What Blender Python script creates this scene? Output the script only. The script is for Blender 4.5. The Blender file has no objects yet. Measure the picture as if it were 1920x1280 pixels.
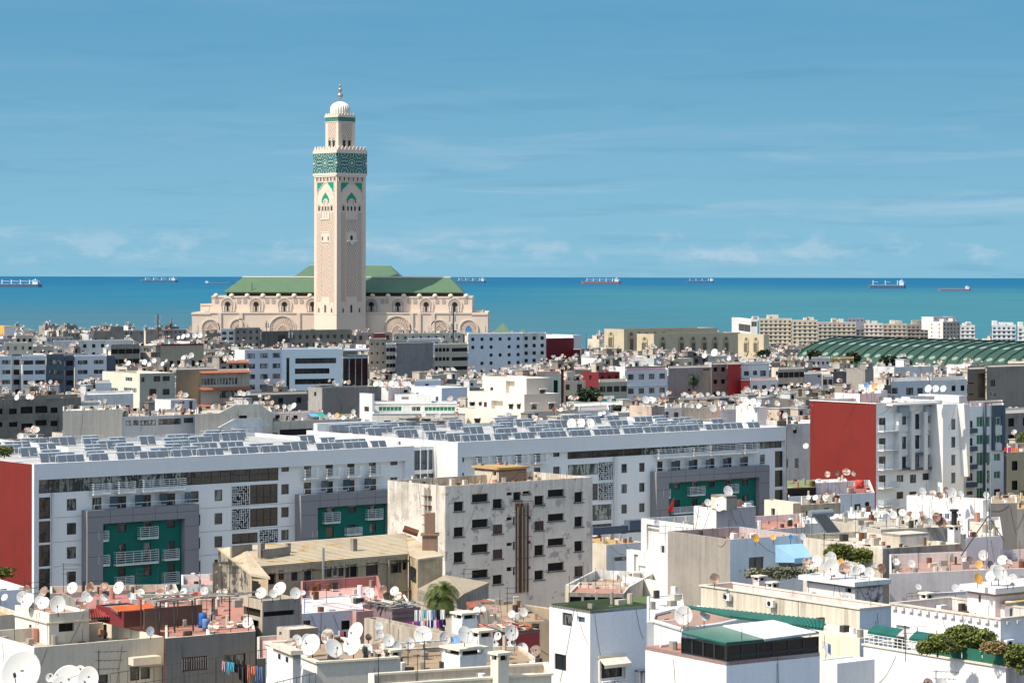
import bpy, math, random
from mathutils import Vector, Matrix
random.seed(7)
sc = bpy.context.scene
COL = sc.collection
R = math.radians
# ------------------------------------------------------------------ camera
CZ, F, CX, CY, ROLL = 62.0, 5000.0, 960.0, 517.7, 0.0018
cam = bpy.data.cameras.new('camera'); camo = bpy.data.objects.new('camera', cam); COL.objects.link(camo)
camo.location = (0, 0, CZ); camo.rotation_euler = (math.pi/2, -ROLL, 0)
cam.sensor_width = 36; cam.lens = F*36/1920; cam.shift_y = -(640-CY)/1920
cam.clip_start = 1; cam.clip_end = 200000
sc.camera = camo
# ------------------------------------------------------------------ light
SUN_EL = R(50); SUN_H = (-0.835, -0.55)
n_ = math.hypot(*SUN_H); SUN_H = (SUN_H[0]/n_, SUN_H[1]/n_)
sun = bpy.data.lights.new('sun', 'SUN'); sun.energy = 3.2; sun.angle = R(.53); sun.color = (1, .925, .82)
suno = bpy.data.objects.new('sun', sun); COL.objects.link(suno)
sd = Vector((SUN_H[0]*math.cos(SUN_EL), SUN_H[1]*math.cos(SUN_EL), math.sin(SUN_EL)))
suno.rotation_euler = sd.to_track_quat('Z', 'Y').to_euler()
suno.location = (-200, -100, 300)
sc.view_settings.view_transform = 'Standard'; sc.view_settings.look = 'None'
sc.view_settings.gamma = 1; sc.view_settings.exposure = 0.80; sc.view_settings.use_curve_mapping = False
world = bpy.data.worlds.new('World'); sc.world = world; world.use_nodes = True

class NT:
    def __init__(s, tree): s.t = tree; s.n = tree.nodes; s.l = tree.links
    def new(s, typ, **kw):
        nd = s.n.new(typ)
        for k, v in kw.items(): setattr(nd, k, v)
        return nd
    def put(s, sock, v):
        if hasattr(v, 'is_output'): s.l.new(v, sock)
        else: sock.default_value = v
    def math(s, op, a, b=None, c=None, clamp=False):
        nd = s.new('ShaderNodeMath', operation=op, use_clamp=clamp)
        s.put(nd.inputs[0], a)
        if b is not None: s.put(nd.inputs[1], b)
        if c is not None: s.put(nd.inputs[2], c)
        return nd.outputs[0]
    def mix(s, fac, a, b, mode='MIX'):
        nd = s.new('ShaderNodeMix', data_type='RGBA', blend_type=mode)
        s.put(nd.inputs[0], fac)
        s.put(nd.inputs[6], a if hasattr(a, 'is_output') else (*a[:3], 1))
        s.put(nd.inputs[7], b if hasattr(b, 'is_output') else (*b[:3], 1))
        return nd.outputs[2]
    def mapping(s, vec, scale=(1, 1, 1), loc=(0, 0, 0)):
        nd = s.new('ShaderNodeMapping'); s.l.new(vec, nd.inputs[0])
        nd.inputs['Scale'].default_value = scale; nd.inputs['Location'].default_value = loc
        return nd.outputs[0]
    def noise(s, vec, scale=1, detail=4, rough=.55, dist=0, out=0):
        nd = s.new('ShaderNodeTexNoise'); s.l.new(vec, nd.inputs['Vector'])
        nd.inputs['Scale'].default_value = scale; nd.inputs['Detail'].default_value = detail
        nd.inputs['Roughness'].default_value = rough; nd.inputs['Distortion'].default_value = dist
        return nd.outputs[out]
    def ramp(s, v, a, b):   # smooth 0..1 between a and b
        nd = s.new('ShaderNodeMapRange', interpolation_type='SMOOTHSTEP')
        s.put(nd.inputs[0], v); nd.inputs[1].default_value = a; nd.inputs[2].default_value = b
        return nd.outputs[0]
    def sep(s, vec):
        nd = s.new('ShaderNodeSeparateXYZ'); s.l.new(vec, nd.inputs[0]); return nd.outputs
    def comb(s, x, y, z):
        nd = s.new('ShaderNodeCombineXYZ')
        for i, v in enumerate((x, y, z)): s.put(nd.inputs[i], v)
        return nd.outputs[0]

def build_world():
    w = NT(world.node_tree); w.n.clear()
    sky = w.new('ShaderNodeTexSky', sky_type='NISHITA', sun_disc=False)
    sky.sun_elevation = SUN_EL; sky.sun_rotation = math.atan2(SUN_H[0], SUN_H[1]) % (2*math.pi)
    sky.altitude = 0; sky.air_density = 1.0; sky.dust_density = 1.0; sky.ozone_density = 1.0
    tc = w.new('ShaderNodeTexCoord')
    d = tc.outputs['Generated']; x, y, z = w.sep(d)
    # deep teal blue low air; the unseen sky above is kept brighter for fill
    low_air = w.mix(w.ramp(z, 0.0, .11), SKY_HORIZON, SKY_LOW)
    high = w.mix(1.0, sky.outputs[0], (1.14, 1.08, .95), 'MULTIPLY')   # warm tint added to the unseen upper sky, evens the blue fill light
    col = w.mix(w.ramp(z, .09, .34), low_air, high)
    # wispy cloud banks: thin horizontal streaks, everywhere round the horizon
    az = w.math('ARCTAN2', x, y)
    v = w.comb(w.math('MULTIPLY', az, 9.0), w.math('MULTIPLY', z, 95.0), 3.1)
    n1 = w.noise(v, 1.0, 6, .6, .6)
    v2 = w.comb(w.math('MULTIPLY', az, 30.0), w.math('MULTIPLY', z, 260.0), 7.7)
    n2 = w.noise(v2, 1.0, 5, .6, .4)
    m = w.math('MULTIPLY', w.ramp(n1, .48, .72), w.math('ADD', w.math('MULTIPLY', n2, .9), .25))
    low = w.math('SUBTRACT', 1.0, w.ramp(z, .025, .07))
    v3 = w.comb(w.math('MULTIPLY', az, 60.0), w.math('MULTIPLY', z, 120.0), 1.7)
    n3 = w.noise(v3, 1.0, 6, .6, .2)
    base = w.math('MULTIPLY', w.ramp(n3, .44, .66), w.math('MULTIPLY', w.ramp(z, .002, .008), w.math('SUBTRACT', 1.0, w.ramp(z, .012, .02))))
    fac = w.math('ADD', w.math('MULTIPLY', m, w.math('ADD', w.math('MULTIPLY', low, .46), .07)), w.math('MULTIPLY', base, .45), clamp=True)
    col = w.mix(fac, col, CLOUD_COL)
    # darker smoky streaks between
    v4 = w.comb(w.math('MULTIPLY', az, 14.0), w.math('MULTIPLY', z, 180.0), 21.0)
    n4 = w.noise(v4, 1.0, 5, .6, .5)
    col = w.mix(w.math('MULTIPLY', w.ramp(n4, .5, .75), .28), col, SKY_DARK)
    bg = w.new('ShaderNodeBackground'); w.l.new(col, bg.inputs[0]); bg.inputs[1].default_value = SKY_STR
    out = w.new('ShaderNodeOutputWorld'); w.l.new(bg.outputs[0], out.inputs[0])
SKY_STR = 0.145
SKY_HORIZON = (.99, 2.06, 2.74); SKY_LOW = (.49, 1.42, 2.26)
CLOUD_COL = (2.0, 2.6, 3.1)
SKY_DARK = (.43, 1.25, 2.05)
build_world()

# ------------------------------------------------------------------ pixel <-> world
def K(px, py):
    qx, qy = px-CX, py-CY
    return (qx+ROLL*qy)/F, -(qy-ROLL*qx)/F
def W(px, py, D):
    kx, kz = K(px, py); return Vector((kx*D, D, CZ+kz*D))
def Wz(px, py, z):
    kx, kz = K(px, py); D = (z-CZ)/kz; return Vector((kx*D, D, z))
def proj(p):
    kx, kz = p[0]/p[1], (p[2]-CZ)/p[1]
    x, y = kx*F, -kz*F
    return CX+x-ROLL*y, CY+y+ROLL*x
def ground(D):
    t = min(max((D-900)/900, 0), 1)
    z = 17-12*t
    if D > 1950: z -= (D-1950)/330*7
    return z

# ------------------------------------------------------------------ materials
MC = {}
def newmat(name):
    m = bpy.data.materials.new(name); m.use_nodes = True
    t = NT(m.node_tree); b = t.n['Principled BSDF']
    return m, t, b
def wall(col, dirt=.35, streak=.35, stain=None, rough=.92, bump=.25, patch=None, pcol=(.25,.23,.2), grain=6):
    key = ('wall', col, dirt, streak, stain, patch, pcol)
    if key in MC: return MC[key]
    m, t, b = newmat('plaster'); MC[key] = m
    stain = stain or tuple(c*.42+.02 for c in (col[0]*.98, col[1]*.92, col[2]*.85))
    p = t.new('ShaderNodeNewGeometry').outputs['Position']
    n1 = t.noise(p, .22, 7, .62); n2 = t.noise(p, 1.7, 5, .6)
    s = t.noise(t.mapping(p, (1.6, 1.6, .10)), 1.0, 5, .65)
    gz = t.sep(t.new('ShaderNodeTexCoord').outputs['Generated'])[2]      # rain runs down from the parapet
    s2 = t.noise(t.mapping(p, (2.6, 2.6, .05)), 1.0, 4, .6)
    run = t.math('MULTIPLY', t.ramp(gz, .74, 1.0), t.ramp(s2, .38, .62))
    f = t.math('ADD', t.math('MULTIPLY', t.ramp(n1, .42, .75), dirt), t.math('MULTIPLY', t.math('ADD', t.ramp(s, .5, .78), t.math('MULTIPLY', run, .5)), streak))
    f = t.math('ADD', f, t.math('MULTIPLY', t.ramp(n2, .5, .8), dirt*.5), clamp=True)
    c = t.mix(f, col, stain)
    if patch:
        pn = t.noise(p, .55, 8, .68)
        pf = t.ramp(pn, 1-patch, 1-patch+.03)
        c = t.mix(t.math('MULTIPLY', pf, .85), c, pcol)
    g = t.noise(p, grain, 3, .6)
    c = t.mix(1.0, c, t.mix(g, (.86,)*3, (1.12,)*3), 'MULTIPLY')
    t.l.new(c, b.inputs['Base Color']); b.inputs['Roughness'].default_value = rough
    b.inputs['Specular IOR Level'].default_value = .2
    bp = t.new('ShaderNodeBump'); bp.inputs['Strength'].default_value = bump; bp.inputs['Distance'].default_value = .03
    t.l.new(t.math('ADD', g, n2), bp.inputs['Height']); t.l.new(bp.outputs[0], b.inputs['Normal'])
    return m
def plain(name, col, rough=.7, metal=0, spec=.3, var=.1):
    key = ('plain', name, col)
    if key in MC: return MC[key]
    m, t, b = newmat(name); MC[key] = m
    p = t.new('ShaderNodeNewGeometry').outputs['Position']
    n = t.noise(p, 1.3, 5, .6)
    c = t.mix(1.0, col, t.mix(n, (1-var*2,)*3, (1+var*1.4,)*3), 'MULTIPLY')
    t.l.new(c, b.inputs['Base Color']); b.inputs['Roughness'].default_value = rough
    b.inputs['Metallic'].default_value = metal; b.inputs['Specular IOR Level'].default_value = spec
    return m
def glassmat(name, dark=(.012,.018,.02), light=(.20,.21,.19), thr=.62, rough=.12):
    key = ('glass', name)
    if key in MC: return MC[key]
    m, t, b = newmat(name); MC[key] = m
    oi = t.new('ShaderNodeObjectInfo')
    p = t.new('ShaderNodeNewGeometry').outputs['Position']
    n = t.noise(t.mapping(p, (1.1, 1.1, .35)), 1.0, 4, .7)
    curtain_sheen = t.math('MULTIPLY', t.ramp(n, .5, .54), t.ramp(oi.outputs['Random'], thr-.3, thr+.3))
    folds = t.noise(t.mapping(p, (9, 9, .3)), 1.0, 2, .5)
    lc = t.mix(folds, tuple(c*.5 for c in light), light)
    c = t.mix(curtain_sheen, dark, lc)
    t.l.new(c, b.inputs['Base Color']); b.inputs['Roughness'].default_value = rough
    b.inputs['Specular IOR Level'].default_value = .6
    bp = t.new('ShaderNodeBump'); bp.inputs['Strength'].default_value = .25; bp.inputs['Distance'].default_value = .2
    t.l.new(t.noise(p, .7, 2, .5), bp.inputs['Height']); t.l.new(bp.outputs[0], b.inputs['Normal'])
    return m
GLASS = glassmat('window_glass', (.016,.022,.024), (.26,.27,.25), .5)
CURTAIN_SHEEN_GLASS = glassmat('facade_glass', (.02,.032,.036), (.42,.45,.40), .25, .08)  # pale curtain patches also paint reflections on the hotel glazing
DARKGLASS = glassmat('dark_glass', (.006,.008,.010), (.03,.035,.035), .6, .1)
BLUEGLASS = glassmat('blue_glass', (.02,.06,.09), (.10,.16,.19), .4, .1)
GREENGLASS = glassmat('green_glass', (.02,.16,.07), (.10,.3,.16), .4, .25)
FRAME = plain('dark_frame', (.03,.032,.035), .5)
WFRAME = plain('white_frame', (.72,.72,.70), .5)
DARK = plain('dark_interior', (.018,.015,.013), .9)
FARDARK = plain('part_lit_opening', (.075,.065,.058), .9)  # far openings painted lighter, as if the rooms were partly lit
BROWN = plain('brown_shutter', (.085,.045,.035), .8)
RAIL = plain('painted_rail', (.62,.65,.66), .5)
STEEL = plain('dark_steel', (.05,.045,.04), .6)
GALV = plain('galvanised_metal', (.35,.36,.36), .45, .5)
WPAINT = plain('white_paint', (.76,.75,.72), .7)
RUSTM = plain('rusty_metal', (.16,.07,.035), .9, 0, .2, .3)
WHITE = wall((.72,.71,.68), .24, .3)
WHITE2 = wall((.74,.725,.68), .28, .34)
WHITEG = wall((.70,.70,.68), .45, .55, (.30,.27,.23))
CREAM = wall((.70,.63,.50), .25, .32)
CREAM2 = wall((.62,.56,.45), .42, .45, (.27,.22,.16))
BEIGE = wall((.50,.44,.36), .4, .45)
PINKW = wall((.74,.64,.60), .28, .34)
HOTELW = wall((.82,.81,.775), .06, .07)
HOTELF = wall((.72,.715,.71), .05, .05)
HGREY = wall((.25,.245,.255), .08, .08)
HGREEN = wall((.012,.14,.11), .2, .2)
REDW = wall((.19,.024,.019), .4, .35, (.12,.02,.017))
MAROON = wall((.17,.025,.03), .3, .3)
CONC = wall((.25,.225,.19), .55, .6, (.085,.078,.068))
CONC2 = wall((.33,.30,.26), .5, .6, (.12,.105,.09))
CONCD = wall((.165,.155,.145), .5, .55, (.06,.056,.052))
TANW = wall((.76,.675,.57), .28, .4, (.30,.26,.215), patch=.435, pcol=(.36,.33,.295))
TANL = wall((.66,.60,.52), .6, .85, (.27,.23,.18), patch=.44, pcol=(.40,.35,.28))
OLDY = wall((.52,.41,.26), .5, .55, (.15,.11,.07))
OLDD = wall((.44,.38,.29), .8, .9, (.035,.03,.026), patch=.50, pcol=(.05,.045,.04))
LILAC = wall((.60,.57,.60), .2, .2)
PINKR = wall((.55,.30,.26), .35, .2)
TERRA = wall((.42,.20,.145), .4, .1, (.2,.11,.085))
ROOFG = wall((.34,.31,.27), .6, .1, (.15,.13,.11))
ROOFB = wall((.36,.26,.165), .6, .1, (.16,.11,.07))
ROOFO = wall((.46,.29,.115), .6, .1, (.24,.20,.15))
ROOFW = wall((.68,.65,.60), .35, .1)
GREY = wall((.40,.40,.40), .3, .4)
BLUEW = wall((.60,.65,.68), .16, .2)
BLUEG = wall((.36,.41,.45), .15, .2)
SLATE = wall((.09,.115,.145), .1, .1)
YELL = wall((.56,.40,.16), .3, .3)
TEAL = wall((.05,.42,.40), .2, .2)
STONE = wall((.67,.54,.435), .12, .14, (.48,.38,.29), grain=1.5)

# ------------------------------------------------------------------ mesh building
class MB:
    def __init__(s): s.v = []; s.f = []; s.m = []; s.uv = None
    def q(s, pts, mi=0):
        n = len(s.v); s.v += [tuple(p) for p in pts]; s.f.append(tuple(range(n, n+len(pts)))); s.m.append(mi)
    def box(s, x0, x1, y0, y1, z0, z1, mi=0):
        n = len(s.v)
        s.v += [(x0,y0,z0),(x1,y0,z0),(x1,y1,z0),(x0,y1,z0),(x0,y0,z1),(x1,y0,z1),(x1,y1,z1),(x0,y1,z1)]
        for f in ((0,3,2,1),(4,5,6,7),(0,1,5,4),(1,2,6,5),(2,3,7,6),(3,0,4,7)):
            s.f.append(tuple(n+i for i in f)); s.m.append(mi)
        return s
    def tube(s, p, q, r, n=6, mi=0, r2=None, cap=True):
        p, q = Vector(p), Vector(q); r2 = r if r2 is None else r2
        d = (q-p); 
        if d.length < 1e-6: return s
        a = d.orthogonal().normalized(); b = d.cross(a).normalized(); k = len(s.v)
        for (c, rr) in ((p, r), (q, r2)):
            for i in range(n):
                t = 2*math.pi*i/n; s.v.append(tuple(c+a*math.cos(t)*rr+b*math.sin(t)*rr))
        for i in range(n):
            j = (i+1) % n; s.f.append((k+i, k+j, k+n+j, k+n+i)); s.m.append(mi)
        if cap:
            s.f.append(tuple(k+n+i for i in range(n))); s.m.append(mi)
            s.f.append(tuple(k+n-1-i for i in range(n))); s.m.append(mi)
        return s
    def lathe(s, prof, n=16, mi=0, c=(0,0,0), axis='z', ribs=0, ribd=0):
        k = len(s.v)
        for (r, z) in prof:
            for i in range(n):
                t = 2*math.pi*i/n; rr = r*(1+ribd*abs(math.sin(ribs*t/2))) if ribs else r
                s.v.append((c[0]+rr*math.cos(t), c[1]+rr*math.sin(t), c[2]+z))
        for a in range(len(prof)-1):
            for i in range(n):
                j = (i+1) % n
                s.f.append((k+a*n+i, k+a*n+j, k+(a+1)*n+j, k+(a+1)*n+i)); s.m.append(mi)
        return s
    def prism(s, pts, z0, z1, mi=0, mtop=None, zs=None):
        """pts: plan outline; zs: top heights per point"""
        n = len(pts); k = len(s.v); zs = zs or [z1]*n
        s.v += [(p[0], p[1], z0) for p in pts] + [(p[0], p[1], z) for p, z in zip(pts, zs)]
        for i in range(n):
            j = (i+1) % n; s.f.append((k+i, k+j, k+n+j, k+n+i)); s.m.append(mi)
        s.f.append(tuple(k+n+i for i in range(n))); s.m.append(mi if mtop is None else mtop)
        s.f.append(tuple(k+n-1-i for i in range(n))); s.m.append(mi)
        return s
    def plate(s, pts, y0, y1, mi=0):
        """outline in x,z extruded in y"""
        n = len(pts); k = len(s.v)
        s.v += [(p[0], y0, p[1]) for p in pts]+[(p[0], y1, p[1]) for p in pts]
        for i in range(n):
            j = (i+1) % n; s.f.append((k+i, k+j, k+n+j, k+n+i)); s.m.append(mi)
        s.f.append(tuple(k+i for i in range(n))); s.m.append(mi)
        s.f.append(tuple(k+n+n-1-i for i in range(n))); s.m.append(mi)
        return s
    def mesh(s, name, mats, smooth=False):
        me = bpy.data.meshes.new(name); me.from_pydata(s.v, [], s.f)
        for m in (mats if isinstance(mats, (list, tuple)) else [mats]): me.materials.append(m)
        if any(s.m): me.polygons.foreach_set('material_index', s.m)
        if smooth: me.polygons.foreach_set('use_smooth', [True]*len(me.polygons))
        if s.uv:
            ul = me.uv_layers.new(name='UVMap')
            for poly in me.polygons:
                nx, ny, nz = poly.normal
                for li in poly.loop_indices:
                    co = me.vertices[me.loops[li].vertex_index].co
                    if abs(nz) > .8: ul.data[li].uv = (co.x, co.y)
                    elif abs(nx) > abs(ny): ul.data[li].uv = (co.y, co.z)
                    else: ul.data[li].uv = (co.x, co.z)
        me.update(); return me
    def obj(s, name, mats, parent=None, smooth=False, loc=(0,0,0), rot=0):
        return link(name, s.mesh(name, mats, smooth), parent, loc, rot)
def link(name, me, parent=None, loc=(0,0,0), rot=0):
    o = bpy.data.objects.new(name, me); COL.objects.link(o)
    o.location = loc; o.rotation_euler = (0, 0, rot) if not isinstance(rot, (tuple, list)) else rot
    if parent: o.parent = parent
    return o
LABELS = {}
def tag(o, label=None, cat=None, group=None, kind=None):
    if label:
        if len(label.split()) > 16: print('LONG', len(label.split()), label)
        label = ' '.join(label.split())
        if label in LABELS and not group: print('DUP LABEL', label)
        LABELS[label] = 1
        o['label'] = label
    if cat: o['category'] = cat
    if group: o['group'] = group
    if kind: o['kind'] = kind
    return o
def thing(name, label, cat, loc=(0,0,0), rot=0, group=None):
    return tag(link(name, None, None, loc, rot), label, cat, group)
ORD = 'first second third fourth fifth sixth seventh eighth ninth tenth eleventh twelfth thirteenth fourteenth fifteenth sixteenth seventeenth eighteenth nineteenth twentieth'.split()
TENS = {20:'twenty', 30:'thirty', 40:'forty', 50:'fifty', 60:'sixty', 70:'seventy'}
def ordn(i):
    if i < 20: return ORD[i]
    k = i+1; t = k//10*10
    if k == t: return TENS[t][:-1]+'ieth'
    return TENS[t]+'-'+ORD[k-t-1]

# ------------------------------------------------------------------ window meshes (cached)
WC = {}
def rnd(v): return max(.2, round(v*8)/8)
def win_mesh(kind, w, h):
    key = (kind, rnd(w), rnd(h))
    if key in WC: return WC[key]
    fm = MB(); pm = MB(); t = .07 if w < 3 else .09; d0, d1 = .10, .18
    if kind in ('win', 'wwin', 'door', 'green', 'shut'):
        for a in ((0,t,0,h),(w-t,w,0,h),(t,w-t,0,t),(t,w-t,h-t,h)): fm.box(a[0],a[1],d0,d1,a[2],a[3])
        n = max(1, round(w/.85))
        for i in range(1, n): fm.box(w*i/n-t/2, w*i/n+t/2, d0+.01, d1-.01, t, h-t)
        if kind == 'shut':
            for i in range(int(h/.12)): fm.box(t, w-t, d0+.02, d0+.05, t+i*.12, t+i*.12+.08)
        pm.box(t*.5, w-t*.5, d0+.045, d0+.055, t*.5, h-t*.5)
    elif kind == 'open':
        fm.box(0, w, .28, .34, 0, h)
        pm = None
    elif kind == 'strip':
        n = max(1, round(w/1.25))
        for a in ((0,w,0,t),(0,w,h-t,h)): fm.box(a[0],a[1],.05,.13,a[2],a[3])
        for i in range(n+1): fm.box(max(0,w*i/n-t/2), min(w,w*i/n+t/2), .055, .125, t, h-t)
        if h > 2: fm.box(t, w-t, .06, .12, h*.36-.03, h*.36+.03)
        pm.box(.03, w-.03, .085, .095, .03, h-.03)
    WC[key] = (fm, pm)
    return WC[key]
WM = {}
def win_obj(kind, w, h, parent, loc, rot, single, pane=None):
    fm, pm = win_mesh(kind, w, h)
    fr = {'wwin': WFRAME, 'green': WFRAME, 'shut': BROWN, 'open': DARK}.get(kind, FRAME)
    pn = pane or {'green': GREENGLASS, 'strip': CURTAIN_SHEEN_GLASS}.get(kind, GLASS)
    key = (kind, rnd(w), rnd(h), single, pn.name)
    if key not in WM:
        if single and pm:
            b = MB(); b.v = fm.v+pm.v; b.f = fm.f+[tuple(i+len(fm.v) for i in f) for f in pm.f]; b.m = [0]*len(fm.f)+[1]*len(pm.f)
            WM[key] = (b.mesh('window', [fr, pn]), None)
        else:
            WM[key] = (fm.mesh('window', fr), pm.mesh('pane', pn) if pm else None)
    a, p = WM[key]
    o = link('window' if kind != 'door' else 'door', a, parent, loc, rot)
    if p: link('pane', p, o)
    return o
# ------------------------------------------------------------------ buildings
VIS = []      # (x0,x1,y0,y1,D) pixels that must stay visible
NEARB = []; FOOT = []     # footprints in the rotated grid frame
TH0 = R(38.0)
def uv_of(p, th=TH0): return (p[0]*math.cos(th)+p[1]*math.sin(th), -p[0]*math.sin(th)+p[1]*math.cos(th))
class Bld:
    def __init__(s, name, label, xl, xc, xr, yt, D=None, z0=None, yb=None, zt=None, th=38, w=None, d=None,
                 R_=WHITE, L_=None, roof=ROOFG, par=.8, cat='building', base=None, detail=None, parent=None, cap=None, vis=None, foot=True, inner=None):
        th = R(th); s.th = th
        if D is None and zt is not None: C = Wz(xc, yt, zt)
        elif D is None: C = Wz(xc, yb, z0); 
        else: C = W(xc, yt, D)
        D = C[1]; s.D = D
        s.zt = W(xc, yt, D)[2] if zt is None else zt
        s.zb = z0 if z0 is not None else (ground(D)-1.5 if base is None else base)
        s.C = Vector((C[0], C[1], s.zb)); s.h = s.zt-s.zb
        cu, su = math.cos(th), math.sin(th)
        kr = K(xr, yt)[0]; kl = K(xl, yt)[0]
        s.w = w if w is not None else max(.5, (kr*D-C[0])/(cu-kr*su))
        s.d = d if d is not None else max(.5, (C[0]-kl*D)/(su+kl*cu))
        s.sk = 0
        if xc-xl < 15 and th > .05 and w is None and label:
            if d is None: s.d = 12
            t_ = C.xy.normalized(); t_ = Vector((t_[0]-(xc-xl)/F*.5, t_[1])); s.sk = (t_[0]*cu+t_[1]*su)/max(.2, -t_[0]*su+t_[1]*cu)
        s.par = par; s.holes = {'R': [], 'L': []}
        s.mats = [R_, L_ or R_, roof, inner or L_ or R_]
        s.cap = cap
        s.root = parent_root = link(name, None, None, tuple(s.C), th)
        if parent: 
            s.root.parent = parent.root
            s.root.location = (*parent.loc2(C), s.zb-parent.zb); s.root.rotation_euler = (0,0,th-parent.th)
        elif label: tag(s.root, label, cat)
        s.single = D > 500; s.joined = D > 820
        s.detail = detail; s.jw = MB() if s.joined else None
        s.prnt = parent
        if vis and not parent: VIS.append((xl, xr, yt, vis, D))
        if foot and not parent:
            a, b = uv_of(s.C); 
            if abs(th-TH0) < .2: FOOT.append((a, a+s.w+s.sk*s.d*.7, b, b+s.d))
            else:
                cs = [uv_of(s.world(p)) for p in ((0,0,0),(s.w,0,0),(0,s.d,0),(s.w,s.d,0))]
                FOOT.append((min(c[0] for c in cs), max(c[0] for c in cs), min(c[1] for c in cs), max(c[1] for c in cs)))
    def world(s, p):
        cu, su = math.cos(s.th), math.sin(s.th)
        return Vector((s.C[0]+p[0]*cu-p[1]*su, s.C[1]+p[0]*su+p[1]*cu, s.zb+p[2]))
    def loc2(s, P):
        cu, su = math.cos(s.th), math.sin(s.th); x, y = P[0]-s.C[0], P[1]-s.C[1]
        return (x*cu+y*su, -x*su+y*cu)
    def face(s, f, px, py, off=0):
        """pixel on face plane -> (a, z) local; off = distance in front of the face"""
        kx, kz = K(px, py); cu, su = math.cos(s.th), math.sin(s.th)
        n = (su, -cu) if f == 'R' else (-cu, -su)
        den = n[0]*kx+n[1]
        t = ((s.C[0]*n[0]+s.C[1]*n[1])+off)/den
        x, y = kx*t-s.C[0], t-s.C[1]
        a = x*cu+y*su if f == 'R' else -x*su+y*cu
        return a, CZ+kz*t-s.zb
    def roofpt(s, px, py, z=None):
        p = Wz(px, py, (s.zt-s.par) if z is None else z); return s.loc2(p)
    def hole(s, f, a0, a1, z0, z1, kind='win', depth=.2, pane=None):
        L = s.w if f == 'R' else s.d
        if a0 > a1: a0, a1 = a1, a0
        a0, a1, z0, z1 = max(a0, .1), min(a1, L-.1), max(z0, .1), min(z1, s.h-.15)
        if a1-a0 < .15 or z1-z0 < .15: return
        for h in s.holes[f]:
            if h[0] < a1 and h[1] > a0 and h[2] < z1 and h[3] > z0: return
        w, h = rnd(a1-a0), rnd(z1-z0)
        if kind != 'none':
            a1 = min(a0+w, L-.02); z1 = min(z0+h, s.h-.02)
        s.holes[f].append((a0, a1, z0, z1, kind, depth, pane))
    def px(s, f, x0, y0, x1, y1, kind='win', depth=.2, pane=None, Z=None):
        if Z: (x0, y0), (x1, y1) = Z(x0, y0), Z(x1, y1)
        a0, zA = s.face(f, x0, y0); a1, zB = s.face(f, x1, y1)
        am, zt = s.face(f, (x0+x1)/2, y0); _, zb = s.face(f, (x0+x1)/2, y1)
        s.hole(f, a0, a1, zb, zt, kind, depth, pane)
    def grid(s, f, cols, rows, w=1.2, h=1.2, kind='win', top=1.6, pitch=3.1, a0=None, a1=None, skip=0, jit=0, kinds=None):
        L = s.w if f == 'R' else s.d
        a0 = 0 if a0 is None else a0*L; a1 = L if a1 is None else a1*L
        for r in range(rows):
            z1 = s.h-s.par-top-r*pitch+1.0
            if z1-h < .3: break
            for c in range(cols):
                if random.random() < skip: continue
                ww = w*(1+random.uniform(-jit, jit)); a = a0+(a1-a0)*(c+.5)/cols
                if ww > (a1-a0)/cols*.94: ww = (a1-a0)/cols*.8
                k = random.choice(kinds) if kinds else kind
                s.hole(f, a-ww/2, a+ww/2, z1-h, z1, k)
    def xf(s, f, a, dep, z): return (a, dep, z) if f == 'R' else (dep, a, z)
    def part(s, name, mb, mats, smooth=False, loc=(0,0,0), rot=0, parent=None):
        return mb.obj(name, mats, parent or s.root, smooth, loc, rot)
    def fbox(s, mb, f, a0, a1, d0, d1, z0, z1, mi=0):
        """box on face f, d0..d1 outward(negative) / inward(positive)"""
        if f == 'R': mb.box(a0, a1, d0, d1, z0, z1, mi)
        else: mb.box(d0, d1, a0, a1, z0, z1, mi)
    def finish(s, roofz=None):
        mb = MB(); w, d, h = s.w, s.d, s.h
        for f, L, mi in (('R', w, 0), ('L', d, 1)):
            hs = s.holes[f]
            A = sorted({0, L, *[x for q in hs for x in q[:2]]}); Z = sorted({0, h, *[x for q in hs for x in q[2:4]]})
            for zi in range(len(Z)-1):
                z0, z1 = Z[zi], Z[zi+1]; zm = (z0+z1)/2
                row = [q for q in hs if q[2] < zm < q[3]]
                start = None
                for ai in range(len(A)-1):
                    am = (A[ai]+A[ai+1])/2
                    inside = any(q[0] < am < q[1] for q in row)
                    if not inside and start is None: start = A[ai]
                    if (inside or ai == len(A)-2) and start is not None:
                        e = A[ai] if inside else A[ai+1]
                        if e-start > 1e-4: mb.q([s.xf(f, start, 0, z0), s.xf(f, e, 0, z0), s.xf(f, e, 0, z1), s.xf(f, start, 0, z1)], mi)
                        start = None
            for (a0, a1, z0, z1, kind, dep, pane) in hs:
                dp = .36 if kind == 'open' else dep
                if kind in ('none',): dp = dep
                for e in (((a0,0,z0),(a1,0,z0),(a1,dp,z0),(a0,dp,z0)), ((a0,0,z1),(a1,0,z1),(a1,dp,z1),(a0,dp,z1)),
                          ((a0,0,z0),(a0,0,z1),(a0,dp,z1),(a0,dp,z0)), ((a1,0,z0),(a1,0,z1),(a1,dp,z1),(a1,dp,z0))):
                    mb.q([s.xf(f, *p) for p in e], mi)
                if kind == 'none':
                    mb.q([s.xf(f, *p) for p in ((a0,dp,z0),(a1,dp,z0),(a1,dp,z1),(a0,dp,z1))], 3)
                    continue
                if s.joined:
                    j = s.jw; g = 1 if kind != 'open' else 0
                    s.fbox(j, f, a0, a1, .12, .2, z0, z1, g)
                    if kind not in ('open',): s.fbox(j, f, (a0+a1)/2-.04, (a0+a1)/2+.04, .08, .12, z0, z1, 2)
                else:
                    loc = (a0, 0, z0) if f == 'R' else (0, a1, z0)
                    win_obj(kind, a1-a0, z1-z0, s.root, loc, 0 if f == 'R' else -math.pi/2, s.single, pane)
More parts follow.
